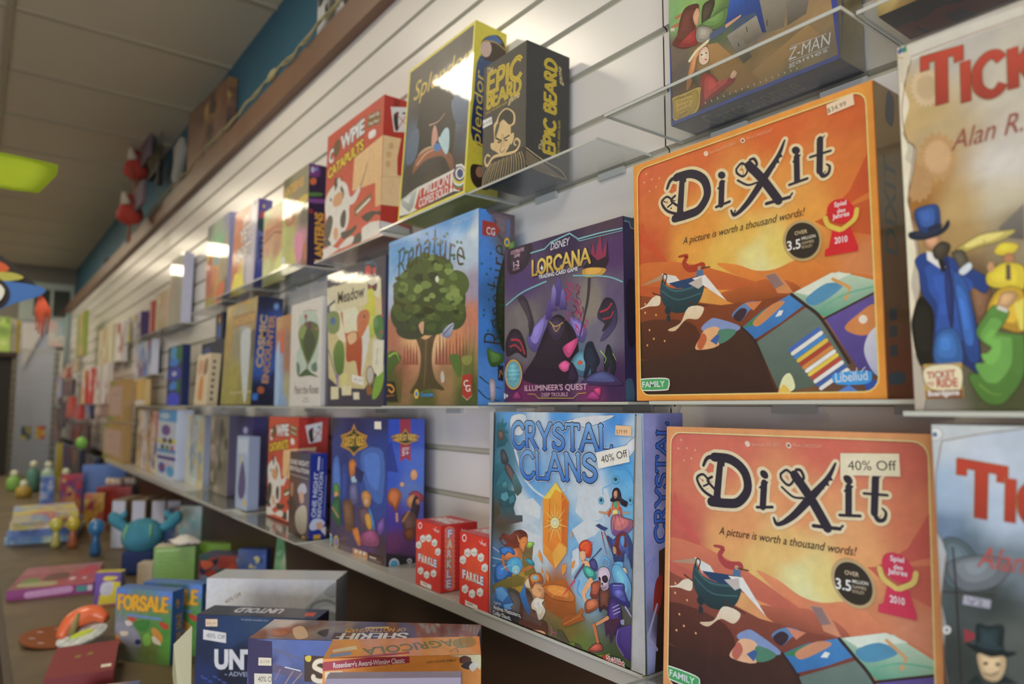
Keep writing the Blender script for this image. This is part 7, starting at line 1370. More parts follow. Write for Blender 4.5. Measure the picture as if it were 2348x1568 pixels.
ART['cosmic_side'] = [('B',[(27.7,351.4,'1E2240'),(79.4,365.8,'262A48'),(35.5,239.2,'2A3A80'),(70.1,280.7,'2E4890'),(43.3,127.9,'3A5AA0'),(31.5,34.7,'1E2034'),(83,93.2,'2A2E50')],0.06,12),
 ('P','5A80B0','724 3343 716 3277 683 3225 636 3202 586 3213 547 3256 530 3319 538 3384 570 3436 618 3459 668 3448 707 3406',1),
 ('P','8AB0D0','664 3335 656 3297 630 3278 603 3290 589 3326 598 3365 623 3384 651 3371',1),('T','COSMIC','C8A060',(29.6,123.2),(34.3,299.3),20.6,{'b': 0.03,'out': ('4A7AA8',1.46)}),
 ('T','ENCOUNTER','C08848',(51.6,72.7),(61,302.4),19.4,{'b': 0.03,'out': ('3A5A90',1.47)}),
 ('P','A85A30','421 500 410 437 370 389 313 369 254 383 208 426 188 488 200 551 239 599 296 618 355 605 401 562',1),('P','3A70B8','42 371 222 379 219 160 39 152',0)]
ART['skyart'] = [('B',[(21,264.1,'B08A5A'),(112,264.1,'A87848'),(28,208.5,'A87058'),(112,194.6,'8A7058'),(28,139,'8AA0B8'),(112,139,'9A6A50'),(28,69.5,'7AA0C8'),(112,55.6,'A09A70'),(70,13.9,'7A98B8')],0.08,14),
 ('P','C05A40','420 1668 770 1724 700 2363 490 2224',1),('P','A8C4E0','70 139 420 278 350 1946 70 1668',1)]
ART['domino'] = [('R','CDBB98',0.2,0.2,204.8,207.8,0.3),('P','C8803A','615 312 1230 250 1189 1144 697 1082',1),('P','8A6A50','1128 1248 1742 1331 1681 1872 1189 1789',1),
 ('P','C49070','308 1290 922 1373 922 1830 369 1789',1)]
ART['domino_side'] = [('R','C8B48A',0.2,0.2,39.8,207.8,0.3),('P','2A2420','212 250 205 283 186 307 160 316 134 307 115 283 108 250 115 216 134 192 160 183 186 192 205 216',1),
 ('P','2A2420','212 499 205 532 186 557 160 566 134 557 115 532 108 499 115 466 134 442 160 433 186 442 205 466',1),
 ('P','2A2420','212 749 205 782 186 806 160 815 134 806 115 782 108 749 115 716 134 691 160 682 186 691 205 716',1),
 ('P','2A2420','212 998 205 1032 186 1056 160 1065 134 1056 115 1032 108 998 115 965 134 941 160 932 186 941 205 965',1),
 ('P','2A2420','212 1248 205 1281 186 1306 160 1315 134 1306 115 1281 108 1248 115 1215 134 1190 160 1181 186 1190 205 1215',1),
 ('P','2A2420','212 1498 205 1531 186 1555 160 1564 134 1555 115 1531 108 1498 115 1464 134 1440 160 1431 186 1440 205 1464',1),
 ('P','2A2420','212 1747 205 1780 186 1805 160 1814 134 1805 115 1780 108 1747 115 1714 134 1690 160 1681 186 1690 205 1714',1)]
ART['untold'] = [('B',[(9.9,305.7,'233050'),(115.5,305.2,'26405E'),(214.1,304.5,'1E3048'),(66.5,280.5,'1E3A60'),(17.3,251,'1A2844'),(93.3,231.8,'141C34'),(19.7,194.4,'1E2E5A'),(69.7,196.9,'141A30')],0.06,34),
 ('T','UNTOLD','E4E4E4',(38.5,213.8),(206.7,219.2),31.8,{'b': 0.05}),('T','- ADVENTURES AWAIT -','8A94A4',(60.1,200.9),(207.1,204.8),7.6,{'b': 0.02}),
 ('T','The episodic storytelling game','8A94A8',(87.7,302.3),(141.7,302.1),2.5,{'b': 0.02}),('P','34488A','170 1988 163 1975 146 1968 128 1973 120 1985 126 1998 144 2005 162 2000',1),
 ('P','34488A','265 1940 258 1927 241 1921 223 1926 215 1938 222 1951 239 1957 257 1953',1),('P','34488A','360 1893 353 1880 336 1874 318 1878 310 1891 317 1904 334 1910 352 1906',1),
 ('P','34488A','449 1981 442 1968 425 1962 407 1966 399 1979 406 1992 423 1998 441 1993',1),('P','34488A','544 1934 537 1921 519 1915 502 1919 494 1931 501 1945 518 1951 536 1946',1),
 ('P','34488A','638 1887 631 1874 614 1868 596 1872 588 1884 595 1897 612 1904 630 1899',1),('P','34488A','227 1950 220 1937 203 1931 185 1935 177 1947 184 1960 201 1967 219 1962',1),
 ('P','34488A','322 1903 315 1889 298 1883 280 1888 272 1900 279 1913 296 1919 314 1915',1),('P','34488A','411 1991 404 1977 387 1971 369 1976 361 1988 368 2001 385 2007 403 2003',1),
 ('P','34488A','506 1943 499 1930 482 1924 464 1928 456 1941 463 1954 480 1960 498 1956',1),('P','34488A','600 1896 593 1883 576 1877 558 1881 550 1894 557 1907 575 1913 592 1909',1),
 ('P','34488A','189 1959 182 1946 164 1940 146 1944 138 1957 145 1970 163 1976 181 1972',1)]
ART['untold_top'] = [('R','3A4250',0.2,0.2,234.8,60.8,0.3),('T','UNTOLD','C8CCD0',(150.7,53.1),(56.4,49),26.9,{'b': 0.05}),('P','C8502E','1991 362 2185 405 2225 167 2050 144',0)]
ART['sheriff'] = [('B',[(4.7,358,'2A2450'),(29.4,341.4,'2C2852'),(36.2,358.9,'54689C'),(84.2,356.8,'4A62A0'),(48.1,333.3,'5A6AA0'),(67,316.7,'44507E'),(175.4,352.5,'4A62A0')],0.03,34),
 ('P','2C2650','2 3611 2 3683 352 3665 378 3083 27 3071',0),('P','5A5470','369 3364 832 3258 835 3155 373 3244',0),('L','5A5E80',2.84,'373 3555 809 3429',0),
 ('L','5A5E80',2.31,'512 3541 645 3407',0),('L','7A6A80',2.49,'483 3282 413 3142',0),('L','8A7A80',2.13,'667 3262 562 3095',0),('L','8A7A80',2.13,'796 3240 672 3099',0),
 ('L','C8CCD4',1.77,'555 3318 777 3274',0),('P','3A2A20','826 3490 1755 3457 1761 3142 840 3130',0),
 ('S','SHERIFF','E4DCC8',(94.5,314.2),(265.5,314.6),28.2,{'w': 0.2,'thin': 0.7,'serif': 0.08,'outs': [('B89A50',0.85)],'size2': 27.8}),
 ('P','D0B838','845 3473 927 3484 920 3407 856 3413',1)]
ART['sheriff_top'] = [('B',[(18.3,67.5,'C8C4C0'),(19.5,20.1,'8A5A40'),(33.1,32.7,'A85A3A'),(61.1,58.9,'6A5440'),(65.2,24,'A87A5A'),(88.5,37.4,'8A8070'),(118.3,6.3,'6A6878'),(49.1,-5,'7A7484'),(177.6,56.7,'4A3A2E'),(271,64.6,'4A4240'),(249.9,74.9,'5A5040'),(302.5,44.1,'6A6468')],0.12,30),
 ('P','4A3A28','1144 339 2227 430 2327 160 1183 63',0),('S','SHERIFF','DCD4BC',(221.5,41.8),(119.6,29.7),26.5,{'w': 0.2,'thin': 0.7,'serif': 0.08,'size2': 26.8}),
 ('T','OF NOTTINGHAM','C8962A',(213.8,64.6),(127.2,51.3),15.7,{'b': 0.03}),('P','C8A838','1526 636 1860 682 1891 601 1530 558',0),('P','D8B890','469 457 573 585 821 142 701 22',1),
 ('P','B86A40','208 259 283 441 465 281 406 107',1),('P','3A3634','887 317 992 501 1074 163',1)]
ART['agri'] = [('B',[(9.8,378.7,'E08A2A'),(71.7,381.6,'E49232'),(149.9,388.7,'E08E2E'),(10.2,363.6,'DE8826'),(87.6,361.4,'DE8A28'),(189.6,373.8,'D88A2C')],0.02,16),
 ('P','A02338','2 3833 552 3873 1063 3873 1067 3797 2 3727',0),('T',"Rosenberg's Award-Winning Classic",'F0E4DC',(13,375.9),(100.7,379.9),6.1,{'b': 0.02}),
 ('P','D8D8A8','1579 3873 1951 3873 1952 3691 1816 3817',1),('P','5A2A1E','1690 3836 1753 3865 1832 3832 1817 3786 1706 3774',1),
 ('P','2A2220','1706 3743 1817 3802 1856 3755 1801 3695',1),('P','E8E4D8','1809 3733 1880 3792 1920 3745 1857 3671',1),
 ('T','WITH WOODEN ANIMALS!','6A4A20',(128,378.2),(165,380.3),2.6,{'b': 0.02}),('T','Uwe Rosenberg','3A3430',(70.5,359.6),(125.4,360.4),7.3,{'b': 0.02}),
 ('L','5A4A3A',0.77,'611 3622 681 3605',0),('L','5A4A3A',0.77,'1282 3610 1360 3623',0),('P','8A9A3A','1628 3601 1667 3638 1731 3605',0)]
ART['agri_top'] = [('R','E09236',0.2,0.2,195.8,69.8,0.3),('T','AGRICOLA','7A7430',(158.9,60.6),(43.1,32.4),25.9,{'b': 0.03}),('P','A83A2A','167 2 1051 169 1056 95 615 2',0),
 ('T','REVISED EDITION','E8C8A8',(99.7,3.6),(45.8,-4.7),10.8,{'b': 0.02}),('P','D8C8A0','61 305 341 451 378 304 90 210',0),('P','7A90B0','63 144 317 225 328 101 75 31',0),
 ('P','8A8040','1606 553 1861 689 1887 333 1657 254',1),('L','5A4A30',1.27,'1561 121 1641 232 1673 89',1)]
ART['grey_tin'] = [('B',[(22.9,318.1,'DEDEDE'),(134.3,319.9,'E2E2E4'),(244.7,321.6,'D8D8DA'),(52.2,284.3,'D8D6D0'),(218,289.7,'D2D0CA')],0.0,12),
 ('P','B2B6B4','2838 3243 2838 2388 2195 2376 2185 2714 2454 2954',0),('P','989C9A','2575 3048 2838 3248 2838 2961 2687 2932',1),
 ('P','8A8E8C','2255 2689 2347 2821 2619 2904 2838 2831 2838 2774 2621 2839 2403 2783 2297 2664',1),('P','C4C8C6','2462 2641 2568 2747 2732 2763 2838 2701 2838 2390 2495 2381',1),
 ('P','8E9290','2627 2592 2735 2646 2838 2596 2838 2389 2659 2385',1)]
ART['sale'] = [('B',[(2,182.6,'5A80C0'),(173.9,183.4,'5A84C8'),(48.4,136.6,'6A8A60'),(154.9,144.1,'5A8A50'),(29.5,89.8,'7A8088'),(52.5,67.2,'84868C'),(94.3,87.8,'5A8A3A'),(157.6,92.7,'4A8A38'),(180.8,50.2,'5A9A3C'),(118,44.9,'6A7A3A'),(19.2,43.7,'5A5A40')],0.06,26),
 ('S','FORSALE','E8B020',(6.8,138.9),(171.9,141.2),35.1,{'w': 0.26,'thin': 0.7,'serif': 0.08,'outs': [('A85A1A',1.75)],'size2': 34.3}),('L','6A84B8',6.12,'405 1238 1520 1198',1),
 ('P','8A8A94','49 984 334 970 776 796 883 425 365 451 93 637',1),('P','B84A30','410 1151 580 1198 715 1104 502 1053',1),('P','C8C0B0','329 1057 500 1088 593 990 422 942',1),
 ('P','B84030','1460 1125 1736 1077 1744 940 1531 993',1),('P','C88A30','1219 900 1364 945 1585 757 1553 583 1337 668',1),('P','D8C8A8','1249 730 1421 675 1556 515 1301 562',1),
 ('P','7AB040','953 706 1161 792 1218 521 1009 469',1),('P','3A7A34','632 1063 1142 1135 1072 854 772 865',1),('P','C8B8A0','172 766 344 797 458 701 288 653',1),
 ('P','2A3A5A','902 547 890 508 854 477 804 463 752 469 713 493 697 530 709 569 745 600 795 614 847 608 886 583',1),('P','C87A24','58 705 183 592 215 421 82 462',1)]
ART['sale_side'] = [('R','34609A',0.2,0.2,44.8,194.3,0.3),('T','FOR SALE','B08A34',(41.1,46.1),(36.1,129.5),18.4,{'b': 0.04}),
 ('P','B08A34','284 1560 278 1498 255 1459 220 1451 183 1478 154 1532 141 1597 147 1658 170 1698 205 1706 241 1680 271 1626',1),
 ('P','34609A','246 1517 239 1490 218 1483 196 1501 185 1534 192 1561 213 1568 235 1550',1)]
ART['owl'] = [('R','6C4A9C',0.2,0.2,84.8,114.3,0.3),('P','D8C41C','128 34 833 92 833 802 468 847 170 344',0),('P','C8C4CC','187 458 425 344 595 515 561 802 255 779',1),
 ('P','D8C41C','298 870 638 893 722 985 340 1008',1),('P','B8501E','85 2 85 23 833 57 833 2',0)]
ART['owl_left'] = [('R','C8B428',0.2,0.2,44.8,114.3,0.3),('P','4A443E','90 229 315 206 338 916 112 962',1)]
ART['owl_top'] = [('R','CDBB24',0.2,0.2,84.8,44.8,0.3),('P','A89018','170 135 680 158 680 270 170 248',1)]
ART['flower'] = [('B',[(13.5,40,'8A4450'),(81,200,'A84A58'),(162,120,'B04458'),(243,240,'B8405A'),(135,320,'A86A68'),(40.5,320,'B06070'),(216,360,'A87078')],0.15,22),
 ('P','6A8A3A','216 800 675 600 810 1600 324 1800',1),('P','A8A070','270 480 1350 320 1350 1000 324 1040',1),('P','6A4038','945 1200 1674 1360 1620 2400 1026 2320',1),
 ('P','C8304A','2025 1800 2565 2000 2484 3400 2106 3200',1),
 ('P','E0C8C8','1998 1200 1984 1340 1944 1442 1890 1480 1836 1442 1796 1340 1782 1200 1796 1060 1836 958 1890 920 1944 958 1984 1060',1),
 ('P','D8B0B0','2376 1120 2365 1220 2336 1293 2295 1320 2254 1293 2225 1220 2214 1120 2225 1020 2254 947 2295 920 2336 947 2365 1020',1)]
ART['flower_front'] = [('R','8A2C72',0.2,0.2,269.8,35.8,0.3),('P','3A9088','2160 108 2484 108 2484 306 2160 306',0),('P','C8C0C8','2511 108 2673 108 2673 306 2511 306',0),
 ('L','C08AB4',24.3,'648 151 1944 223',0)]
ART['amaze'] = [('R','7EA850',0.2,0.2,144.8,164.3,0.3),('T','AMAZING','33603A',(8.7,13.2),(95.7,18.1),19.7,{'b': 0.03}),('L','A8C880',5.8,'116 1513 899 1530',0),
 ('L','6A9A44',2.17,'72 493 1392 526',0),('L','6A9A44',2.17,'72 642 1392 674',0),('L','6A9A44',2.17,'72 790 1392 822',0),('L','6A9A44',2.17,'72 938 1392 971',0),
 ('L','6A9A44',2.17,'72 1086 1392 1119',0),('L','6A9A44',2.17,'72 1234 1392 1267',0)]
ART['amaze_top'] = [('R','CEC4A0',0.2,0.2,144.8,79.8,0.3),('P','A8906A','290 240 652 280 638 520 319 480',1),('P','9A8A6A','798 320 1160 336 1131 560 841 528',1)]
ART['lime'] = [('R','7EAA30',0.2,0.2,169.8,154.3,0.3),('P','4A6A2C','1054 154 1564 154 1564 1236 1054 1236',0),('L','9AC04A',10.2,'136 386 850 386',0)]
ART['redface'] = [('R','AC3434',0.2,0.2,99.8,199.8,0.3),('P','C8A8A0','50 200 300 200 300 1800 50 1800',0)]
ART['splat'] = [('M',21,['2A2A4A','A03A30','3A6AA0','6A2A3A','4AA0C0','C85A3A','1E2A40','2A5A5A'],26)]
ART['circles'] = [('R','C8D0DC',0.2,0.2,399.8,319.8,0.3),('P','4A90C8','2 3198 2 2688 3998 2624 3998 3198',0),
 ('P','C8E0F0','2440 2912 2301 2992 1920 3051 1400 3072 880 3051 499 2992 360 2912 499 2832 880 2773 1400 2752 1920 2773 2301 2832',1),
 ('P','6A4A88','2760 2240 2631 2368 2280 2462 1800 2496 1320 2462 969 2368 840 2240 969 2112 1320 2018 1800 1984 2280 2018 2631 2112',1),
 ('P','C8C040','2 1600 3998 1664 3998 1856 2 1792',0),
 ('P','5A3A88','2080 1760 2016 1824 1840 1871 1600 1888 1360 1871 1184 1824 1120 1760 1184 1696 1360 1649 1600 1632 1840 1649 2016 1696',1),
 ('P','2A2A40','3200 1760 3146 1824 3000 1871 2800 1888 2600 1871 2454 1824 2400 1760 2454 1696 2600 1649 2800 1632 3000 1649 3146 1696',1),
 ('P','4A88C0','2 1152 3998 1216 3998 1376 2 1312',0),
 ('P','2A3040','1560 1440 1512 1504 1380 1551 1200 1568 1020 1551 888 1504 840 1440 888 1376 1020 1329 1200 1312 1380 1329 1512 1376',1),
 ('P','4A8A40','2560 1440 2512 1504 2380 1551 2200 1568 2020 1551 1888 1504 1840 1440 1888 1376 2020 1329 2200 1312 2380 1329 2512 1376',1),
 ('P','B04A60','3560 1440 3512 1504 3380 1551 3200 1568 3020 1551 2888 1504 2840 1440 2888 1376 3020 1329 3200 1312 3380 1329 3512 1376',1),
 ('P','4A3A88','2 832 3998 896 3998 1056 2 992',0),('P','3A5AA8','2000 448 1893 576 1600 670 1200 704 800 670 507 576 400 448 507 320 800 226 1200 192 1600 226 1893 320',1),
 ('P','8A3A5A','1520 448 1466 512 1320 559 1120 576 920 559 774 512 720 448 774 384 920 337 1120 320 1320 337 1466 384',1),
 ('P','4A9AC8','3800 384 3693 512 3400 606 3000 640 2600 606 2307 512 2200 384 2307 256 2600 162 3000 128 3400 162 3693 256',1),('P','D8A0A8','2000 576 2480 512 2400 768 2080 768',1)]
ART['map'] = [('M',5,['B8C8C8','C8C088','A8B0A0','8AA0B0','C0A878','B8B8B8'],14)]
ART['forest'] = [('M',7,['8A8478','6A6458','B0A090','4A4838','9A8A80','5A5A38','3A3A48'],16)]
ART['moon'] = [('B',[(34,266.4,'34305A'),(136,266.4,'3A3468'),(85,207.2,'3A3670'),(85,118.4,'4A4488'),(85,29.6,'3E3A70')],0.08,10),
 ('P','98A0C8','1207 2486 1171 2546 1071 2589 935 2605 799 2589 699 2546 663 2486 699 2427 799 2384 935 2368 1071 2384 1171 2427',1),
 ('P','A8A040','340 1894 1360 1954 1360 2131 340 2072',1),('L','8A88B8',3.4,'340 178 1360 178',0)]
ART['penguin'] = [('R','98A8BC',0.2,0.2,129.8,234.8,0.3),('P','5A5078','260 705 650 1551 1040 940 910 423 455 329',1),('P','C8B048','390 1410 585 1551 520 1739',1),
 ('P','B8C4D0','130 1786 1170 1786 1170 2256 130 2256',0),('P','C8A840','845 118 1105 118 1105 329 845 329',0)]
ART['chess'] = [('R','262A40',0.2,0.2,459.8,269.8,0.3),('P','3A4A78','230 1620 1380 1674 1380 2430 276 2376',1)]
ART['knight'] = [('R','1C2238',0.2,0.2,99.8,109.8,0.3),('P','3A5A98','250 110 750 110 650 660 400 682',1),
 ('P','C89A4A','640 814 621 880 570 928 500 946 430 928 379 880 360 814 379 748 430 700 500 682 570 700 621 748',1),('P','B83A2A','400 924 600 924 580 1034 420 1034',1)]
ART['pack_blue'] = [('R','16244A',0.2,0.2,299.8,279.8,0.3),('P','3A90C0','600 2240 1800 2240 1800 2716 600 2716',1),('P','1E6A38','1860 1960 2760 2016 2760 2744 1920 2688',1),
 ('P','2A7AD0','450 1904 2100 1848 2040 2184 540 2184',1),('P','2A3AA8','300 1232 2640 1232 2520 1736 420 1736',1),
 ('P','C8D0E0','1980 1484 1916 1540 1740 1581 1500 1596 1260 1581 1084 1540 1020 1484 1084 1428 1260 1387 1500 1372 1740 1387 1916 1428',1),
 ('P','3A8AE0','600 728 2100 784 1920 1120 720 1064',1),('P','1E6A38','2100 672 2700 672 2580 1232 2160 1120',1),('P','3A4AD8','240 56 2550 56 2340 560 480 560',1)]
ART['pencils'] = [('R','C8A868',0.2,0.2,319.8,149.8,0.3),('L','D8B040',32.0,'320 120 384 1410',0),('L','C88A30',32.0,'832 120 896 1410',0),('L','D8C060',32.0,'1344 120 1408 1410',0),
 ('L','C8A050',32.0,'1856 120 1920 1410',0),('L','D8B850',32.0,'2368 120 2432 1410',0),('L','C09040',32.0,'2880 120 2944 1410',0),('P','E0D8D0','64 30 3136 30 3136 300 64 300',0)]
ART['cream'] = [('M',31,['C8BC98','B89870','D8D0A8','A89068','B8B090','C8A888'],16)]
ART['skulls'] = [('M',33,['4A3A6A','C8B830','B8B0B8','3A2E58','D8C838','8A80A0'],16)]
ART['whitepack'] = [('M',35,['D8D4D8','6A8AC8','B8C8E0','8A5A70','E0E0E4','4A6AA8'],16)]
ART['redwhite'] = [('M',37,['D8CFC8','B02A30','E0D8D0','C84A40','D8D4C8','5A4A48'],16)]
ART['tall'] = [('M',39,['C8BC98','D0C8A8','B0A078','B88A68','C8C0A0','D8D0B0'],16)]
STICK = {}
STICK['dixit1'] = [('front',[('P','DCC098','2611 2949 2881 2973 2891 2855 2623 2837',0),('T','$34.99','5A4A3A',(262.1,286),(281.2,287.4),4.8,{})])]
STICK['dixit2'] = [('front',[('P','D4CAA8','2186 2858 2740 2882 2747 2674 2184 2646',0),('T','40% Off','3A342C',(226.2,269.8),(271.8,272.7),8.9,{})])]
STICK['crystal'] = [('front',[('P','E0B88A','2897 3090 3185 3082 3176 2953 2888 2962',0),('T','$39.99','8A5A30',(290.8,298.1),(310.7,298.3),5.1,{})]),
 ('front',[('P','DEDACB','2512 2707 3111 2835 3144 2621 2564 2493',0),('T','40% Off','2E2E30',(262.7,256.9),(311.4,268.8),9.4,{})])]
STICK['epic'] = [('front',[('P','E0DCCE','2 1291 285 1274 311 1126 2 1135',0),('T','$19.95','4A4A44',(0.9,117.6),(27,117.2),6,{})])]
STICK['quest'] = [('front',[('P','DAD4C0','2312 3048 2635 3054 2654 2885 2318 2883',0)])]
STICK['untold'] = [('front',[('P','D8BE9C','177 3014 415 3023 420 2890 183 2881',0),('T','$46.99','A88A70',(20.6,291.8),(39.3,292.1),4.6,{})]),
 ('front',[('P','CCCAC6','139 2824 595 2779 603 2597 142 2646',0),('T','40% Off','6A6A6C',(20.6,268.5),(57.5,266.4),7.7,{})])]
STICK['sheriff'] = [('front',[('P','CEC6AC','163 3441 352 3440 356 3333 163 3331',0),('T','$17.99','8A8470',(19.3,336.6),(32.3,336.7),3.4,{})]),
 ('front',[('P','CEC8B4','108 3222 366 3223 371 3082 113 3074',0),('T','40% O','5A564E',(16.7,311),(36.6,311.3),7.2,{})])]
STICK['agri'] = [('front',[('P','DCCCAC','29 3716 241 3723 247 3614 32 3608',0),('T','$64.99','3A3630',(6.1,364.3),(20.6,364.8),4.2,{})])]
STICK['white'] = [('front',[('P','D2CCBC','398 2793 780 3010 810 2953 428 2731',0),('T','40% Off','5A5650',(44.1,276.2),(78.5,295.2),7.4,{})])]
STICK['sale1'] = [('front',[('P','D0C4A8','194 768 452 805 471 702 200 663',0)])]
STICK['meadow'] = [('front',[('P','D4CEC0','1689 794 2323 704 2350 497 1697 614',0),('T','40% OFF','8A8680',(178,63.9),(225.5,58),7.6,{})])]
BOXES = {}
BOXES['dixit1'] = game_box('board_game_box', 'square orange sunset game box with green badge, on the upper acrylic shelf', 'game box', 'game boxes on the middle shelves', (-0.611, 0.666, 1.506), 0, 0, (0.307, 0.06, 0.304), 'E8962C', FILM, {'front': 'dunes', 'side': 'dunes_side'}, STICK.get('dixit1', ()))
BOXES['dixit2'] = game_box('board_game_box', 'coral orange sunset game box with white 40% Off sticker, on the ledge', 'game box', 'game boxes on the ledge', (-0.577, 0.666, 1.165), 0, 3, (0.306, 0.06, 0.307), 'D88048', FILM, {'front': 'dunes', 'side': 'dunes_side'}, STICK.get('dixit2', ()), base=(0.307, 0.06, 0.304), haze_tint=True)
BOXES['ttr1'] = game_box('board_game_box', 'gold railway game box with man in blue coat, beside the orange sunset box', 'game box', 'game boxes on the middle shelves', (-0.262, 0.62, 1.4958), 0, 0, (0.31, 0.07, 0.313), 'A89878', FILM, {'front': 'railgold'}, STICK.get('ttr1', ()))
BOXES['ttr2'] = game_box('board_game_box', 'blue grey railway game box with dark top hat man, beside the coral sunset box', 'game box', 'game boxes on the ledge', (-0.246, 0.61, 1.165), 0, 0, (0.31, 0.07, 0.32), 'A0A4A4', FILM, {'front': 'railblue'}, STICK.get('ttr2', ()))
BOXES['ttrtop'] = game_box('board_game_box', 'dark blue bottomed railway game box with gold edge, above the gold railway box', 'game box', 'game boxes on the top shelves', (-0.325, 0.73, 1.905), 0, 0, (0.3, 0.075, 0.3), '2A3A4C', PRINT, {'front': 'railtop', 'bottom': 'railtop_bottom'}, STICK.get('ttrtop', ()))
BOXES['carc'] = game_box('board_game_box', 'walled town game box with blue edges and yellow shield, on the high acrylic shelf', 'game box', 'game boxes on the top shelves', (-0.646, 0.785, 1.905), 0, 0, (0.252, 0.058, 0.27), '2E448C', FILM, {'front': 'castle', 'side': 'castle_side', 'bottom': 'castle_bottom'}, STICK.get('carc', ()))
BOXES['epic'] = game_box('card_game_box', 'tall charcoal card game box with yellow letters and a drawn bearded face', 'game box', 'game boxes on the top shelves', (-1.053, 0.733, 1.905), 0, 1, (0.131, 0.1, 0.233), '4A443A', MATTE, {'front': 'beard', 'side': 'beard_side'}, STICK.get('epic', ()))
BOXES['splendor'] = game_box('board_game_box', 'yellow edged dark game box with hooded merchant and red 1 MILLION banner', 'game box', 'game boxes on the top shelves', (-1.386, 0.735, 1.905), 0, 3.9, (0.273, 0.077, 0.362), 'D0C030', FILM, {'front': 'jewel', 'side': 'jewel_side'}, STICK.get('splendor', ()))
BOXES['cow1'] = game_box('board_game_box', 'large red cow game box beside the yellow edged merchant box', 'game box', 'game boxes on the top shelves', (-1.867, 0.757, 1.905), 0, 1, (0.35, 0.08, 0.358), 'B43C2C', PRINT, {'front': 'cow', 'side': 'cow_side'}, STICK.get('cow1', ()))
BOXES['lantern'] = game_box('board_game_box', 'glossy olive lantern game box with navy spine next to the large red cow box', 'game box', 'game boxes on the top shelves', (-2.185, 0.75, 1.905), 0, 0, (0.215, 0.058, 0.31), '20263E', FILM, {'front': 'lantern', 'side': 'lantern_side'}, STICK.get('lantern', ()))
BOXES['green'] = game_box('board_game_box', 'pale green and tan farm game box behind the olive lantern box', 'game box', 'game boxes on the top shelves', (-2.435, 0.77, 1.905), 0, 0, (0.235, 0.05, 0.265), '98A068', PRINT, {'front': 'barn'}, STICK.get('green', ()))
BOXES['yeti'] = game_box('board_game_box', 'orange and lilac game box with yellow corner, leaning on the top shelf', 'game box', 'game boxes on the top shelves', (-2.769, 0.756, 1.905), 0, 1.8, (0.28, 0.05, 0.33), 'B87048', PRINT, {'front': 'yeti', 'side': 'yeti_side'}, STICK.get('yeti', ()))
BOXES['rainbow'] = game_box('board_game_box', 'glossy game box with rainbow coloured cover on the top shelf', 'game box', 'game boxes on the top shelves', (-3.155, 0.761, 1.905), 0, 0, (0.326, 0.05, 0.358), '9494B4', FILM, {'front': 'rainbow'}, STICK.get('rainbow', ()))
BOXES['grey'] = game_box('board_game_box', 'plain cream box with lilac grey printed side on the top shelf', 'game box', 'game boxes on the top shelves', (-4.0, 0.785, 1.905), 0, 0.8, (0.284, 0.048, 0.355), 'B0AEB0', FILM, {'front': 'grey', 'side': 'grey_side'}, STICK.get('grey', ()))
BOXES['cream'] = game_box('board_game_box', 'cream patterned box behind the plain cream box on the top shelf', 'game box', 'game boxes on the top shelves', (-4.365, 0.79, 1.905), 0, 0, (0.34, 0.05, 0.22), 'B8AE90', PRINT, {'front': 'cream'}, STICK.get('cream', ()))
BOXES['lorcana'] = game_box('board_game_box', 'purple trading card game box with gold title, on the middle shelf beside the orange box', 'game box', 'game boxes on the middle shelves', (-0.988, 0.738, 1.506), 0, 0, (0.288, 0.06, 0.27), '2C2644', PRINT, {'front': 'purple', 'side': 'purple_side'}, STICK.get('lorcana', ()))
BOXES['renature'] = game_box('board_game_box', 'blue sky game box with big round green tree, on the middle shelf', 'game box', 'game boxes on the middle shelves', (-1.4, 0.722, 1.5), 0, 0, (0.353, 0.084, 0.364), '4E90D4', PRINT, {'front': 'tree', 'side': 'tree_side'}, STICK.get('renature', ()))
BOXES['meadow'] = game_box('board_game_box', 'dark slate game box with orange weasel and nature sketches, beside the green tree box', 'game box', 'game boxes on the middle shelves', (-1.8, 0.745, 1.498), 0, 0, (0.34, 0.06, 0.354), '3A3A50', FILM, {'front': 'meadow'}, STICK.get('meadow', ()))
BOXES['paint'] = game_box('card_game_box', 'narrow white game box with leafy green heart tree, on the middle shelf', 'game box', 'game boxes on the middle shelves', (-2.04, 0.735, 1.498), 0, 0, (0.233, 0.05, 0.298), 'C8C2B4', FILM, {'front': 'roses'}, STICK.get('paint', ()))
BOXES['m2'] = game_box('card_game_box', 'slim pale blue and brown game box behind the narrow white box', 'game box', 'game boxes on the middle shelves', (-2.2, 0.745, 1.498), 0, 0, (0.14, 0.05, 0.278), '5A78A8', PRINT, {'front': 'skyart'}, STICK.get('m2', ()))
BOXES['cosmic'] = game_box('board_game_box', 'bronze fronted game box with navy spine and gold block letters, on the middle shelf', 'game box', 'game boxes on the middle shelves', (-2.71, 0.72, 1.5), 0, 2.2, (0.355, 0.086, 0.362), '2A3050', FILM, {'front': 'cosmic', 'side': 'cosmic_side'}, STICK.get('cosmic', ()))
BOXES['domino'] = game_box('domino_box', 'beige domino box with black dots down its side, on the middle shelf', 'game box', 'game boxes on the middle shelves', (-3.15, 0.73, 1.5), 0, 3, (0.205, 0.04, 0.208), 'C8B490', PRINT, {'front': 'domino', 'side': 'domino_side'}, STICK.get('domino', ()))
BOXES['navybox'] = game_box('board_game_box', 'dark navy box behind the beige domino box', 'game box', 'game boxes on the middle shelves', (-3.28, 0.785, 1.5), 0, 0, (0.46, 0.05, 0.27), '262A40', PRINT, {'front': 'chess'}, STICK.get('navybox', ()))
BOXES['smallblue'] = game_box('card_game_box', 'little navy box standing on top of the dark navy box', 'game box', 'game boxes on the middle shelves', (-3.07, 0.787, 1.77), 0, 0, (0.1, 0.04, 0.11), '1C2238', PRINT, {'front': 'knight'}, STICK.get('smallblue', ()))
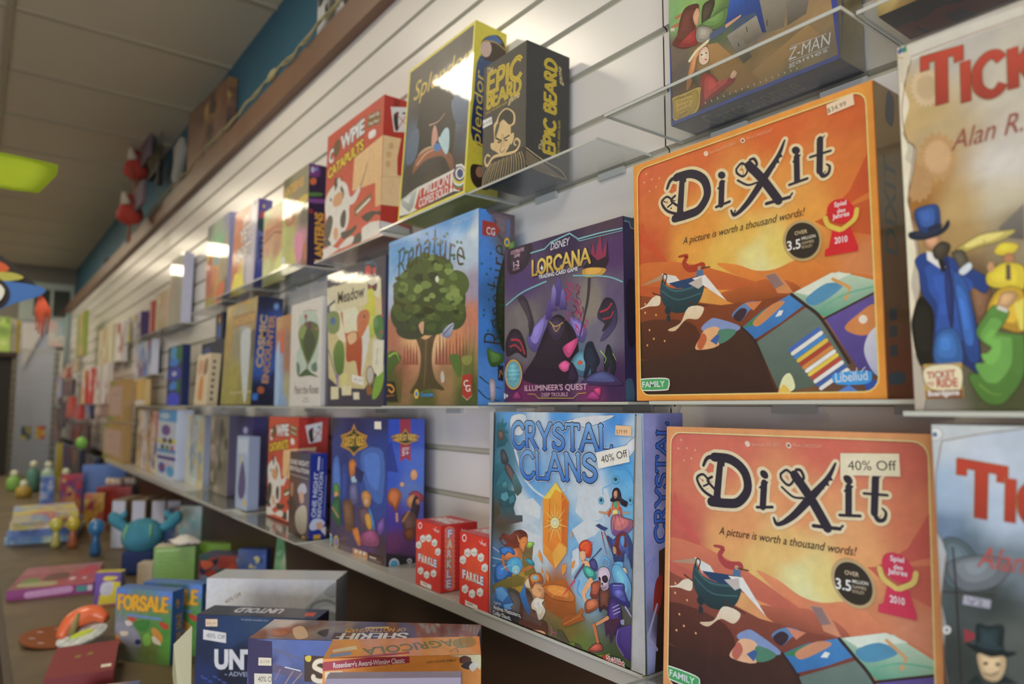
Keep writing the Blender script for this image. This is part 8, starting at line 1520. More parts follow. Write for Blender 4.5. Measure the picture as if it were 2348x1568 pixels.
BOXES['bluepack'] = game_box('toy_pack', 'blue and green toy blister pack on the middle shelf', 'toy pack', None, (-3.73, 0.74, 1.5), 0, 0, (0.3, 0.035, 0.28), '1A2850', PRINT, {'front': 'pack_blue'}, STICK.get('bluepack', ()))
BOXES['quest'] = game_box('board_game_box', 'dark blue adventure game box with gold crest and price sticker, on the ledge', 'game box', 'game boxes on the ledge', (-1.667, 0.712, 1.16), 0, 0, (0.295, 0.09, 0.311), '2A3878', FILM, {'front': 'quest', 'side': 'quest_side'}, STICK.get('quest', ()))
BOXES['farkle1'] = game_box('dice_game_box', 'red dice game box standing beside the dark blue adventure box', 'game box', 'red dice game boxes', (-1.211, 0.692, 1.161), 0, 0, (0.091, 0.08, 0.12), 'C42820', PRINT, {'front': 'dice', 'side': 'dice_side', 'top': 'dice_top'}, STICK.get('farkle1', ()))
BOXES['farkle2'] = game_box('dice_game_box', 'red dice game box standing beside the grey edged crystal box', 'game box', 'red dice game boxes', (-1.045, 0.684, 1.161), 0, 0, (0.085, 0.08, 0.122), 'C42820', PRINT, {'front': 'dice', 'side': 'dice_side', 'top': 'dice_top'}, STICK.get('farkle2', ()), base=(0.091, 0.08, 0.12))
BOXES['one'] = game_box('card_game_box', 'small party game box with royal blue spine, on the ledge before the red cow box', 'game box', 'game boxes on the ledge', (-1.882, 0.685, 1.165), 0, 0, (0.144, 0.045, 0.213), '1E2C7C', FILM, {'front': 'night', 'side': 'night_side'}, STICK.get('one', ()))
BOXES['cow2'] = game_box('board_game_box', 'red cow game box standing on the ledge behind the small blue spined box', 'game box', 'game boxes on the ledge', (-2.2, 0.732, 1.1665), 0, 0, (0.25, 0.087, 0.3), 'B43C2C', PRINT, {'front': 'cow', 'side': 'cow_side'}, STICK.get('cow2', ()), base=(0.35, 0.08, 0.358))
BOXES['crystal'] = game_box('board_game_box', 'grey stone edged game box with glowing orange crystal, on the ledge', 'game box', 'game boxes on the ledge', (-0.957, 0.687, 1.165), 0, 0, (0.336, 0.078, 0.325), '9A9AA8', PRINT, {'front': 'crystal', 'side': 'crystal_side'}, STICK.get('crystal', ()))
BOXES['purp'] = game_box('board_game_box', 'dark purple game box with a crescent on it, on the ledge', 'game box', 'game boxes on the ledge', (-2.64, 0.765, 1.165), 0, 0, (0.17, 0.05, 0.296), '343060', PRINT, {'front': 'moon'}, STICK.get('purp', ()))
BOXES['clear'] = game_box('toy_pack', 'grey pack with a purple bird on it, before the dark purple box', 'toy pack', None, (-2.45, 0.71, 1.165), 0, 0, (0.13, 0.035, 0.235), '8A98B0', PRINT, {'front': 'penguin'}, STICK.get('clear', ()))
BOXES['art2'] = game_box('board_game_box', 'grey brown forest game box on the ledge beside the dark purple box', 'game box', 'game boxes on the ledge', (-2.98, 0.76, 1.165), 0, 0, (0.25, 0.05, 0.298), '5A5468', FILM, {'front': 'forest'}, STICK.get('art2', ()))
BOXES['map'] = game_box('board_game_box', 'pale map patterned box on the ledge beside the white picture box', 'game box', 'game boxes on the ledge', (-3.4, 0.765, 1.16), 0, 0, (0.3, 0.05, 0.3), '8A90A0', FILM, {'front': 'map'}, STICK.get('map', ()))
BOXES['circ'] = game_box('activity_box', 'white activity box with rows of coloured circles, on the ledge', 'toy box', 'game boxes on the ledge', (-3.86, 0.735, 1.16), 0, 0, (0.4, 0.07, 0.32), 'B8C0CC', PRINT, {'front': 'circles'}, STICK.get('circ', ()))
BOXES['sale1'] = game_box('board_game_box', 'blue topped property game box with yellow letters, standing on the wooden table', 'game box', 'games on the display table', (-2.27, 0.345, 0.8005), 38, 0, (0.185, 0.045, 0.1945), '3A68A4', PRINT, {'front': 'sale', 'side': 'sale_side'}, STICK.get('sale1', ()))
BOXES['sale2'] = game_box('board_game_box', 'second blue topped property game box, half hidden behind its twin', 'game box', 'games on the display table', (-2.285, 0.415, 0.8005), 43, 0, (0.185, 0.045, 0.1965), '3A68A4', PRINT, {'front': 'sale', 'side': 'sale_side'}, STICK.get('sale2', ()), base=(0.185, 0.045, 0.1945))
BOXES['white'] = game_box('board_game_box', 'white box with grey photo of a stone arch, behind the navy storytelling box', 'game box', 'games on the display table', (-1.634, 0.42, 0.8005), 49, 0, (0.284, 0.085, 0.3295), 'B4B8B8', PRINT, {'front': 'grey_tin'}, STICK.get('white', ()))
BOXES['untold'] = game_box('board_game_box', 'navy storytelling game box with two white stickers, on the table', 'game box', 'games on the display table', (-1.44, 0.355, 0.8005), 45, 0, (0.235, 0.061, 0.3095), '2A3048', PRINT, {'front': 'untold', 'top': 'untold_top'}, STICK.get('untold', ()))
BOXES['sheriff'] = game_box('board_game_box', 'indigo merchant game box with brown title plate, behind the orange farming box', 'game box', 'games on the display table', (-1.05, 0.329, 0.8005), 47.8, 0, (0.323, 0.09, 0.3695), '6A6874', FILM, {'front': 'sheriff', 'top': 'sheriff_top'}, STICK.get('sheriff', ()))
BOXES['agri'] = game_box('board_game_box', 'orange farming game box with red ribbon and $64.99 sticker', 'game box', 'games on the display table', (-0.859, 0.361, 0.8005), 57, 0, (0.196, 0.07, 0.3875), 'DC8A30', FILM, {'front': 'agri', 'top': 'agri_top'}, STICK.get('agri', ()))
BOXES['last'] = game_box('board_game_box', 'grey lilac game box, just its top edge, before the orange farming box', 'game box', 'games on the display table', (-0.765, 0.325, 0.8005), 54, 0, (0.15, 0.02, 0.3995), '8A8090', FILM, {}, STICK.get('last', ()))
BOXES['owl'] = game_box('card_game_box', 'purple and yellow game box with a grey cartoon blob, on the table', 'game box', 'games on the display table', (-2.9, 0.372, 0.8005), 62, 0, (0.085, 0.045, 0.11450000000000005), '6C4A9C', PRINT, {'front': 'owl', 'left': 'owl_left', 'top': 'owl_top'}, STICK.get('owl', ()))
BOXES['pink'] = game_box('puzzle_box', 'flat pink flower puzzle box with magenta side, on the table', 'puzzle box', 'games on the display table', (-3.163, 0.13, 0.8005), 78, 0, (0.27, 0.4, 0.036), '8A2C72', PRINT, {'top': 'flower', 'front': 'flower_front'}, STICK.get('pink', ()))
BOXES['green1'] = game_box('card_game_box', 'bright green and cream game box on the table behind the blue topped boxes', 'game box', 'games on the display table', (-2.98, 0.572, 0.8005), 66, 0, (0.145, 0.08, 0.16449999999999998), '8AA8C0', PRINT, {'front': 'amaze', 'top': 'amaze_top'}, STICK.get('green1', ()))
BOXES['green2'] = game_box('card_game_box', 'smaller lime green game box behind the bright green one', 'game box', 'games on the display table', (-3.02, 0.735, 0.8005), 55, 0, (0.17, 0.06, 0.15449999999999997), '7AA034', PRINT, {'front': 'lime'}, STICK.get('green2', ()))
BOXES['splat'] = game_box('board_game_box', 'red and blue splattered game box between the green boxes and the white box', 'game box', 'games on the display table', (-2.66, 0.655, 0.8005), 47, 0, (0.2, 0.09, 0.1795), '54546A', PRINT, {'front': 'splat'}, STICK.get('splat', ()))
BOXES['beige'] = game_box('card_game_box', 'beige box wedged beside the bright green game box', 'game box', 'games on the display table', (-3.05, 0.53, 0.8005), 60, 0, (0.055, 0.06, 0.09950000000000003), 'BCA888', PRINT, {}, STICK.get('beige', ()))
BOXES['red'] = game_box('card_game_box', 'thin bright red box on the top shelf beyond the cream boxes', 'game box', 'game boxes on the top shelves', (-4.53, 0.79, 1.905), 0, 0, (0.1, 0.045, 0.2), 'A83030', PRINT, {'front': 'redface'}, STICK.get('red', ()))
BOXES['skull'] = game_box('card_game_box', 'purple and yellow spotted box on the top shelf beyond the thin red box', 'game box', 'game boxes on the top shelves', (-5.2, 0.78, 1.905), 0, 0, (0.46, 0.05, 0.17), '4A3A68', PRINT, {'front': 'skulls'}, STICK.get('skull', ()))
BOXES['wpack'] = game_box('card_pack', 'white and blue card pack on the small high peg shelf', 'card pack', None, (-4.9, 0.785, 1.67), 0, 0, (0.5, 0.04, 0.21), 'D0D0D8', PRINT, {'front': 'whitepack'}, STICK.get('wpack', ()))
BOXES['pencils'] = game_box('pencil_pack', 'pack of yellow pencils standing beside the blue and green blister pack', 'pencil pack', None, (-4.72, 0.76, 1.501), 0, 0, (0.32, 0.03, 0.15), 'C8A868', PRINT, {'front': 'pencils'}, STICK.get('pencils', ()))
BOXES['rwpack'] = game_box('toy_pack', 'tall white and red blister pack hanging beyond the white card pack', 'toy pack', None, (-5.78, 0.79, 1.805), 0, 0, (0.35, 0.03, 0.28), 'D0C8C0', PRINT, {'front': 'redwhite'}, STICK.get('rwpack', ()))
BOXES['tallbox'] = game_box('puzzle_box', 'tall cream box with pale brown pictures, hung on the far slats', 'game box', None, (-6.62, 0.785, 1.805), 0, 0, (0.75, 0.05, 0.3), 'C0B48E', PRINT, {'front': 'tall'}, STICK.get('tallbox', ()))
# ------------------------------------------------------------------ acrylic shelves
edge_mat = mat('polished_acrylic_edge', 'B4B4A4', 0.25, 0.5)  # pale colour stands in for light carried to the plate edges
hook_mat = mat('clear_hook', 'A8AAA0', 0.2, 0.4)


def shelf(x0, x1, y, z, label, th=0.004):
    t = empty('acrylic_shelf', (x0, y, EYE + z - th))
    tag(t, label, 'shelf', 'clear acrylic shelves hooked into the slat wall')
    w, d = x1 - x0, WALL_Y - 0.002 - y
    box_obj('shelf_plate', (0.001, 0.001, 0), (w - 0.001, d, th), ACRYLIC, t)
    bm = bmesh.new()
    box_into(bm, (0, 0, 0), (w, 0.001, th))
    box_into(bm, (0, 0.001, 0), (0.001, d, th))
    box_into(bm, (w - 0.001, 0.001, 0), (w, d, th))
    link_mesh('shelf_edge', bm, edge_mat, t)
    for k in range(2):
        hx = w * (0.25 + 0.5 * k)
        box_obj('hook', (hx - 0.03, d - 0.006, -0.012), (hx + 0.03, d, -0.0005), hook_mat, t)
    return t


for a in ((-0.675, -0.337, 0.677, 0.4045, 'high clear shelf holding the walled town box'),
          (-0.333, 0.03, 0.70, 0.4045, 'high clear shelf holding the dark blue bottomed railway box'),
          (-1.086, -0.74, 0.726, 0.4045, 'high clear shelf holding the charcoal bearded face box'),
          (-1.45, -1.092, 0.722, 0.4045, 'high clear shelf holding the yellow edged merchant box'),
          (-1.90, -1.48, 0.745, 0.4045, 'high clear shelf holding the large red cow box'),
          (-2.45, -1.955, 0.70, 0.4045, 'high clear shelf holding the olive lantern box'),
          (-2.79, -2.46, 0.70, 0.4045, 'high clear shelf holding the orange and lilac box'),
          (-3.32, -2.80, 0.74, 0.4045, 'high clear shelf holding the rainbow covered box'),
          (-4.6, -3.66, 0.76, 0.4045, 'high clear shelf holding the plain cream box'),
          (-0.582, -0.27, 0.655, 0.0055, 'clear shelf holding the orange sunset box'),
          (-0.268, 0.1, 0.612, -0.0045, 'clear shelf holding the gold railway box'),
          (-1.03, -0.69, 0.733, 0.0055, 'clear shelf holding the purple card box'),
          (-1.41, -1.035, 0.715, -0.0005, 'clear shelf holding the green tree box'),
          (-2.42, -1.415, 0.725, -0.0025, 'clear shelf holding the slate weasel box and the narrow white box'),
          (-3.34, -2.44, 0.70, -0.0005, 'clear shelf holding the bronze fronted box and the dominoes'),
          (-4.7, -3.42, 0.72, -0.0005, 'clear shelf holding the blue and green blister pack'),
          (-0.62, 0.1, 0.60, -0.3355, 'clear shelf lying on the ledge under the coral sunset box'),
          (-1.0, -0.625, 0.682, -0.3355, 'clear shelf lying on the ledge under the glowing crystal box'),
          (-2.26, -1.72, 0.645, -0.3355, 'clear shelf lying on the ledge under the small blue spined box'),
          (-3.02, -2.40, 0.66, -0.3355, 'clear shelf lying on the ledge under the grey pack with a bird')):
    shelf(*a)

# ------------------------------------------------------------------ ledge, base panel and display table
structure(box_obj('trim_3', (-5.2, 0.685, LEDGE - 0.02), (1.4, WALL_Y + 0.003, LEDGE), mat('grey_laminate', 'A09C90', 0.35, 0.2, 0.15), bev=0.001))
structure(box_obj('wall_base', (-5.2, 0.842, 0), (1.4, WALL_Y, LEDGE - 0.0205), mat('dark_brown_panel', '46301F', 0.45)))
wood = mat('grey_brown_wood', '5C4C32', 0.5, mottle=0.25, mottle_scale=7)
tb = empty('display_table', (-3.6, 0.47, 0))
tag(tb, 'long brown wooden display table covered in games below the ledge', 'table')
box_obj('table_top', (-5.2, -0.352, TABLE - 0.03), (3.3, 0.365, TABLE), wood, tb, 0.003)
box_obj('table_edge', (-5.2, -0.372, TABLE - 0.05), (3.3, -0.3525, TABLE + 0.004), mat('dark_wood_edge', '3A2A1C', 0.5), tb)
for lx in (-5.1, -2.3, 0.5, 3.2):
    for ly in (-0.31, 0.32):
        box_obj('leg', (lx - 0.03, ly - 0.03, 0), (lx + 0.03, ly + 0.03, TABLE - 0.031), mat('dark_wood_edge'), tb)

# ------------------------------------------------------------------ small things built by hand
def picture(name, label, cat, group, loc, yaw, size, hexa, seed, pal, lean=0, n=14, m=PRINT, faces=('front',)):
    """a box whose front carries an abstract print"""
    fs = {}
    for f in faces:
        ART['p%d%s' % (seed, f)] = [('M', seed + len(f), pal, n)]
        fs[f] = 'p%d%s' % (seed, f)
    return game_box(name, label, cat, group, (loc[0], loc[1], loc[2] + EYE), yaw, lean, size, hexa, m, fs)


def plain(name, label, cat, group, loc, bm, m, smooth=True):
    o = link_mesh(name, bm, m, None, smooth)
    o.location = loc
    return tag(o, label, cat, group)


TZ = -0.6995
# four thick comic collections with white page edges
for i, (x, y) in enumerate(((-4.0, .57), (-3.94, .648), (-3.88, .726), (-3.83, .785))):
    o = picture('book', ['thick picture book with white page block, nearest the teal plush', 'thick white edged book second from the teal plush',
                         'thick white edged book third from the teal plush', 'thick white edged book against the brown panel'][i], 'book', 'thick books standing on the table',
                (x, y, TZ), 8, (.066, .1 if i == 3 else .2, .235), '8A7860', 60 + i, ['8A7A60', 'C8A880', 'B06A40', '4A4A60', 'D0C0A0'], faces=('left',))
    o.rotation_euler.z = math.radians(56)
    box_obj('page_block', (.003, -.0012, .004), (.063, -.0002, .23), mat('white_pages', 'D0D0DA', 0.7), o)
# flat puzzle boxes stacked at the table's outer edge
pal = [['5A88B8', '7AA0C8', 'C8D0C0', 'B8C8B0'], ['3A5A98', '4A6AA8', '6A88C0'], ['C8B850', 'C8A888', '7AA0C8', 'D0C8B8'], ['D0C040', 'C8B890', 'C86A60', '8AA0C0']]
for i in range(4):
    picture('puzzle_box', ['blue puzzle box at the bottom of the flat stack', 'royal blue puzzle box second in the flat stack', 'pale many coloured puzzle box third in the flat stack', 'yellow and white puzzle box on top of the flat stack'][i],
            'puzzle box', 'flat puzzle boxes stacked on the table', (-4.42 + .03 * i, .16 + .008 * i, TZ + .0385 * i), 78 + 3 * i, (.31 - .01 * i, .42, .038), ['4A80B0', '3A58A0', 'B8B0A0', 'C8B840'][i], 70 + i, pal[i], faces=('front', 'top'))
# cards, boards and boxes further along the table
picture('card_game_box', 'pink and red party box standing far along the table', 'game box', None, (-5.45, .475, TZ), 82, (.12, .07, .25), 'A82048', 80, ['A81A50', 'C83040', '8A1A60', 'D8A050', '6A4A8A'])
picture('toy_pack', 'blue and white pack standing beside the pink party box', 'toy pack', None, (-5.5, .37, TZ), 82, (.075, .05, .24), '5A88C8', 81, ['4A78C0', '6A98D8', 'C8D0E0', '3A60A8'])
picture('card_game_box', 'orange and yellow cartoon box on the table before the blue grid board', 'game box', None, (-4.75, .535, TZ), 75, (.1, .07, .19), 'C88A28', 82, ['C88A28', 'D8A838', 'C84A40', 'A8304A', 'E0B848'])
picture('wooden_toy_box', 'red fronted box of pale wooden pieces behind the thick books', 'toy box', None, (-5.0, .625, TZ), 75, (.19, .1, .2), '9A2A24', 83, ['A82A22', '8A2420', 'B83A2A'])
picture('card_game_box', 'small white and teal box leaning under the ledge', 'game box', None, (-3.45, .76, TZ + .0), 60, (.1, .05, .25), 'B8C4B8', 84, ['C0C8BC', '8AB8B0', 'B8C0B8'])
picture('card_game_box', 'small navy box tilted before the thick books', 'game box', None, (-3.72, .75, TZ), 40, (.075, .03, .21), '2A4A80', 85, ['2A4A80', '1E3050', 'C8C8C0', '3A6A98', 'B8784A'], lean=9)
picture('card_game_box', 'cream card box with green writing, tilted against the white box', 'game box', None, (-2.35, .80, TZ), 35, (.115, .045, .26), 'BEB69A', 86, ['C8C0A0', '8AAA80', 'D4CEB0', '5A9A60'], lean=7)
picture('card_pack', 'stack of blue cards leaning by the splattered box', 'card pack', None, (-2.50, .74, TZ), 47, (.10, .04, .215), '3A5490', 87, ['3A5490', '4A68A8', 'C8C080', '2A3C70'])
# blue ribbed building board leaning back
bm = bmesh.new()
box_into(bm, (0, 0, 0), (.26, .012, .30), .002)
for k in range(17):
    for j in range(18):
        box_into(bm, (.008 + k * .015, -.003, .01 + j * .016), (.015 + k * .015, 0, .018 + j * .016))
o = plain('building_board', 'blue ribbed building board leaning behind the pink party box', 'toy', None, (-5.55, .60, EYE + TZ + .004), bm, mat('blue_plastic', '5A80C0', 0.4), False)
o.rotation_euler = (math.radians(-10), 0, math.radians(78))
# wooden pegs bundle in the red box
for k in range(7):
    bm = bmesh.new()
    ball_into(bm, (0, 0, 0), (.02, .02, .026), 12)
    plain('wooden_peg', 'pale wooden peg lying in the red fronted box', 'wooden toy', 'pale wooden pegs in the red fronted box', (-5.08 + .02 * (k % 3), .70 + .026 * k, EYE + TZ + .2255), bm, mat('pale_wood', 'C8B8A0', 0.6))
# red cloth bound box with gilt stamps
o = game_box('book_box', 'red cloth bound box with small gold stamps and price sticker, on the table corner', 'box', None, (-2.03, .165, EYE + TZ), 79, 0, (.145, .24, .06), '7E2A2C', mat('red_cloth_print', None, .7), {'top': 'clothtop'}) if ART.setdefault('clothtop', [('R', '7E2C2E', .5, .5, 144, 239, 1), ('P', '8A7030', '500 1300 620 1300 640 1500 520 1500', 0), ('P', '8A7030', '760 1420 880 1420 900 1620 780 1620', 0), ('P', 'D8CDB8', '1150 250 1370 250 1370 480 1150 480', 0)]) else None
picture('card_game_box', 'blue and orange game box lying at the bottom edge of the picture', 'game box', None, (-1.80, .185, TZ), 75, (.13, .17, .045), '3A5A88', 88, ['3A5A88', 'C86A48', '2A4068', 'D0C0A0'], faces=('top',))
# cream folded card standing by the navy box
bm = bmesh.new()
v = [bm.verts.new(p) for p in ((0, 0, .20), (.028, .012, 0), (.032, .012, .12), (.028, .012, .285), (0, 0, .255), (.034, .02, .28), (.034, .02, .10))]
bm.faces.new((v[0], v[1], v[2], v[3], v[4]))
bmesh.ops.solidify(bm, geom=bm.faces[:], thickness=.004)
o = plain('folded_card', 'cream folded card standing against the navy storytelling box', 'card', None, (-1.466, .322, EYE + TZ), bm, mat('cream_card', 'BEB890', 0.6), False)
o.rotation_euler.z = math.radians(52)

# balancing toy with two discs
t = empty('balancing_toy', (-2.50, .265, EYE + TZ), math.radians(60))
tag(t, 'orange balancing toy with a brown disc and a speckled blue white disc, on the table', 'toy')


def disc(name, c, rx, ry, tilt, m, spots=None):
    bm = bmesh.new()
    n = 32
    a = [bm.verts.new((rx * math.cos(2 * math.pi * k / n), ry * math.sin(2 * math.pi * k / n), s)) for s in (0, .005) for k in range(n)]
    bm.faces.new(list(reversed(a[:n])))
    bm.faces.new(a[n:])
    for k in range(n):
        bm.faces.new((a[k], a[(k + 1) % n], a[n + (k + 1) % n], a[n + k]))
    o = link_mesh(name, bm, m, t)
    o.location = c
    o.rotation_euler = tilt
    return o


d1 = disc('disc', (-.055, .02, .012), .09, .075, (math.radians(6), math.radians(5), 0), mat('amber_plastic', '84441A', 0.3, 0.5))
for k in range(7):
    a = k * .9
    box_obj('dash', (.055 * math.cos(a) - .008, .05 * math.sin(a) - .003, .0051), (.055 * math.cos(a) + .008, .05 * math.sin(a) + .003, .0056), mat('lilac_print', 'A88A90', 0.6), d1)
speck = mat('speckled_disc', 'B8CCCC', 0.5, mottle=0.45, mottle_scale=90)
d2 = disc('disc', (.045, -.028, .028), .068, .055, (math.radians(14), math.radians(-12), 0), speck)
d2['label'] = 'speckled blue white disc'
disc_mark = disc('mark', (0, 0, .0051), .03, .012, (0, 0, .3), mat('lime_print', 'BCC830', 0.5))
disc_mark.parent = d2
bm = bmesh.new()
tube_into(bm, spline([(-.02, -.02, .02), (.0, .01, .06), (.05, .03, .075), (.09, .02, .06)], False, 5), [.012 + .016 * math.sin(math.pi * k / 15) for k in range(16)], 10)
link_mesh('body', bm, mat('orange_plastic', 'E0622A', 0.35, .4), t, True)
bm = bmesh.new()
tube_into(bm, [(.01, -.02, .03), (.02, 0, .085)], [.012, .006], 8)
link_mesh('fin', bm, mat('olive_plastic', '8A7A48', 0.5), t, True)

# teal crab plush
t = empty('plush_toy', (-3.36, .60, EYE + TZ), math.radians(60))
tag(t, 'round teal plush crab with raised claws and navy base, on the table', 'plush toy')
plush = mat('teal_plush', '377F90', 0.9, bump=.6, bump_scale=120, mottle=.15, mottle_scale=14)
bm = bmesh.new()
ball_into(bm, (0, 0, .15), (.085, .075, .075))
link_mesh('body', bm, plush, t, True)
bm = bmesh.new()
box_into(bm, (-.065, -.055, 0), (.065, .055, .10), .02, 3)
link_mesh('base', bm, mat('navy_fabric', '1E2E58', 0.8), t, True)
for s in (-1, 1):
    bm = bmesh.new()
    tube_into(bm, spline([(s * .05, 0, .17), (s * .09, .02, .19), (s * .125, .02, .225), (s * .13, .02, .25)], False, 4), [.02, .02, .02, .02, .022, .024, .026, .027, .026, .022, .018, .012, .006], 10)
    tube_into(bm, [(s * .11, .02, .215), (s * .085, .02, .24), (s * .08, .02, .255)], [.018, .012, .004], 8)
    link_mesh('claw', bm, plush, t, True)
bm = bmesh.new()
for k in range(4):
    tube_into(bm, [(-.05 + .033 * k, -.052, .12), (-.055 + .036 * k, -.062, .165), (-.045 + .03 * k, -.045, .205)], .0035, 6)
link_mesh('stripe', bm, mat('lime_felt', '8AB860', 0.9), t, True)


def rattle(label, loc, h, r, hexa, stem):
    t = empty('toy_maraca', (loc[0], loc[1], EYE + TZ))
    tag(t, label, 'toy', None)
    bm = bmesh.new()
    ball_into(bm, (0, 0, h - r), (r, r, r * 1.15))
    link_mesh('head', bm, mat('gloss_' + hexa, hexa, 0.2, 0.8), t, True)
    bm = bmesh.new()
    tube_into(bm, [(0, 0, 0), (0, 0, .02), (0, 0, h * .5), (0, 0, h - r * 1.6)], [r * .6, r * .75, r * .45, r * .5], 12)
    link_mesh('handle', bm, mat('gloss_' + stem, stem, 0.3, 0.5), t, True)


rattle('glossy blue round headed toy standing on the table by the teal plush', (-3.86, .49), .165, .035, '2A6E98', '28608C')
rattle('yellow round headed toy with red stem, before the flat puzzle stack', (-4.13, .425), .15, .032, 'B8A41C', '9A5230')
rattle('paler yellow round headed toy beside the yellow one', (-4.2, .36), .14, .03, 'B8B03A', 'B0A85A')
bm = bmesh.new()
bmesh.ops.create_grid(bm, x_segments=10, y_segments=8, size=.5)
rnd = random.Random(3)
for v in bm.verts:
    v.co = Vector((v.co.x * .12, v.co.y * .09, .012 + .02 * max(0, 1 - (v.co.x ** 2 + v.co.y ** 2) * 4) + rnd.uniform(0, .008)))
bmesh.ops.solidify(bm, geom=bm.faces[:], thickness=.003)
plain('cloth_bag', 'crumpled white cloth bag on top of the bright green box', 'cloth', None, (-2.98, .68, EYE - .5365), bm, mat('white_cloth', 'D0C8BC', 0.9))

# garden ornaments and toys at the far end of the table
for k, (x, y, h, hx, lb) in enumerate(((-7.2, .30, .16, '7AA848', 'lime green toy far along the table'), (-7.0, .42, .26, '4A7A68', 'dark teal toy bottle far along the table'), (-7.1, .53, .24, 'A8C0A8', 'pale green toy bottle far along the table'),
                                       (-6.6, .34, .12, 'A88A30', 'yellow toy truck body far along the table'), (-6.7, .62, .2, '8A6A44', 'brown toy bottle far along the table'))):
    t = empty('toy_bottle', (x, y, EYE + TZ))
    tag(t, lb, 'toy')
    bm = bmesh.new()
    tube_into(bm, [(0, 0, 0), (0, 0, h * .1), (0, 0, h * .6), (0, 0, h * .75)], [.04, .055, .05, .02], 12)
    link_mesh('body', bm, mat('toy_' + hx, hx, 0.4), t, True)
    bm = bmesh.new()
    ball_into(bm, (0, 0, h * .85), (.03, .03, .03), 12)
    link_mesh('cap', bm, mat('toy_cap', 'C8C8A8', 0.4), t, True)

# ------------------------------------------------------------------ pegs of small toys beyond the boxes
rnd = random.Random(17)
peg_steel = mat('peg_steel', '8A8A86', 0.3, metal=.8)


def hanging(label, name, cat, x, z, w, h, hexa, pal, seed, d=.03, group=None, y=None):
    """a card or box on a peg hook in the slat wall"""
    yy = .70 if y is None else y
    o = picture(name, label, cat, group, (x, yy, z), 0, (w, d, h), hexa, seed, pal, n=10)
    bm = bmesh.new()
    tube_into(bm, [(w / 2, d + .001, h - .012), (w / 2, WALL_Y + .012 - yy, h - .012)], .003, 6)
    link_mesh('peg_hook', bm, peg_steel, o, True)
    return o


for i, x in enumerate((-6.8, -6.4, -6.0, -5.6)):
    hanging(['red topped brush pack farthest along its row', 'red topped brush pack second from the far end', 'white brush pack with red writing, third from the far end', 'white brush pack with red writing beside the framed board'][i],
            'brush_pack', 'craft pack', x, .015, .26, .27, ['B82A24', 'C03028', 'C8BCB0', 'CCC0B4'][i], [['C82A28', 'D8CFC0', 'D8D0C4', 'C8A030'], ['C82A28', 'D8CFC0', 'C84A50'], ['D8CFC4', 'A83A40', 'D0C8BC'], ['D8CFC4', '9A3A48', 'D0C8BC']][i], 100 + i, group='brush packs on pegs')
for i, (x, z, w, h) in enumerate(((-5.26, -.10, .55, .26), (-5.4, -.345, .72, .235))):
    o = game_box('framed_board', ['pale wooden framed craft board with green tabs, upper one', 'pale wooden framed craft board with green tabs, below the other'][i], 'craft board', 'framed craft boards on the slats',
                 (x, .70, EYE + z), 0, 0, (w, .05, h), 'A8854A', PRINT, {'front': 'board%d' % i}) if ART.setdefault('board%d' % i, [('R', 'A8854A', .5, .5, w * 1000 - 1, h * 1000 - 1, 1), ('R', 'B89888', 50, 40, w * 1000 - 50, h * 1000 - 40, 3), ('R', '4A9048', 70, 8, 200, 34, 4), ('R', '4A9048', 70, h * 1000 - 34, 170, h * 1000 - 10, 4), ('R', '6A5A44', 200, h * 620, 225, h * 700, 8), ('R', '6A5A44', 320, h * 620, 345, h * 700, 8)]) else None
    bm = bmesh.new()
    for hx in (.1, w - .1):
        tube_into(bm, [(hx, .051, h - .02), (hx, WALL_Y + .012 - .70, h - .02)], .004, 6)
    link_mesh('peg_hook', bm, peg_steel, o, True)
for i, (x, z, w, h, hx, pl, lb, nm) in enumerate((
        (-7.9, -.11, .55, .19, 'B03424', ['C83A28', 'B82820', 'D86A40', '5A5A68'], 'red and orange boxed toy on a far peg', 'toy_pack'),
        (-7.2, -.115, .42, .12, 'B02A28', ['C83428', 'A8242A', 'D86A48', '6A6A78'], 'second red boxed toy beside the red and orange one', 'toy_pack'),
        (-6.45, -.105, .3, .11, '2A2A4A', ['2A2450', 'C8A028', '8A90B8', '1A1A24'], 'dark purple and yellow pack under the brush packs', 'toy_pack'),
        (-8.3, .10, .8, .14, '3A3A48', ['2A2C38', '6A78B8', '8A4A40', '3A3A44'], 'row card of dark toy cars on a far peg', 'toy_pack'),
        (-7.4, -.30, .8, .16, '3A2028', ['3A2028', '8A2A2A', '5A5A68', '241A1C', '6A2A28'], 'dark red toy pack under the red boxed toys', 'toy_pack'),
        (-8.6, .27, .7, .1, '9A3A34', ['B83A38', '8A3040', 'C86A48', 'B8A890'], 'low red and pink sweet pack on the farthest peg', 'sweet_pack'),
        (-7.7, .30, .5, .1, 'A89878', ['B8A888', '8A3A3A', 'C8B898'], 'cream and maroon pack beside the farthest sweets', 'sweet_pack'),
        (-9.12, .02, .3, .3, '9AA0B8', ['A8B0C8', 'C8B040', '8A4A48', '7A8AB8'], 'pale blue card at the corner of the far wall', 'toy_pack'),
        (-9.12, -.38, .3, .34, '7A6068', ['8A5048', '6A5A68', 'A88A68'], 'brown card hanging below the pale blue one', 'toy_pack'),
        (-7.35, .42, .55, .38, '8A9A30', ['9AA834', 'B0A860', '6A7A28', 'C89A68'], 'green and tan bag hanging on the far slats', 'toy_bag'),
        (-8.5, .42, .3, .5, '6A7A7A', ['5A8A80', '6A4A48', '8A9A90', '4A3A38'], 'teal and brown doll card on the far slats', 'toy_pack'),
        (-8.2, -.62, .9, .26, '2A3058', ['2A3058', '6A2A30', '3A4A78', '3A3A44'], 'navy and red boxed toy low on the far slats', 'toy_pack'))):
    hanging(lb, nm, 'toy pack', x, z, w, h, hx, pl, 120 + i)
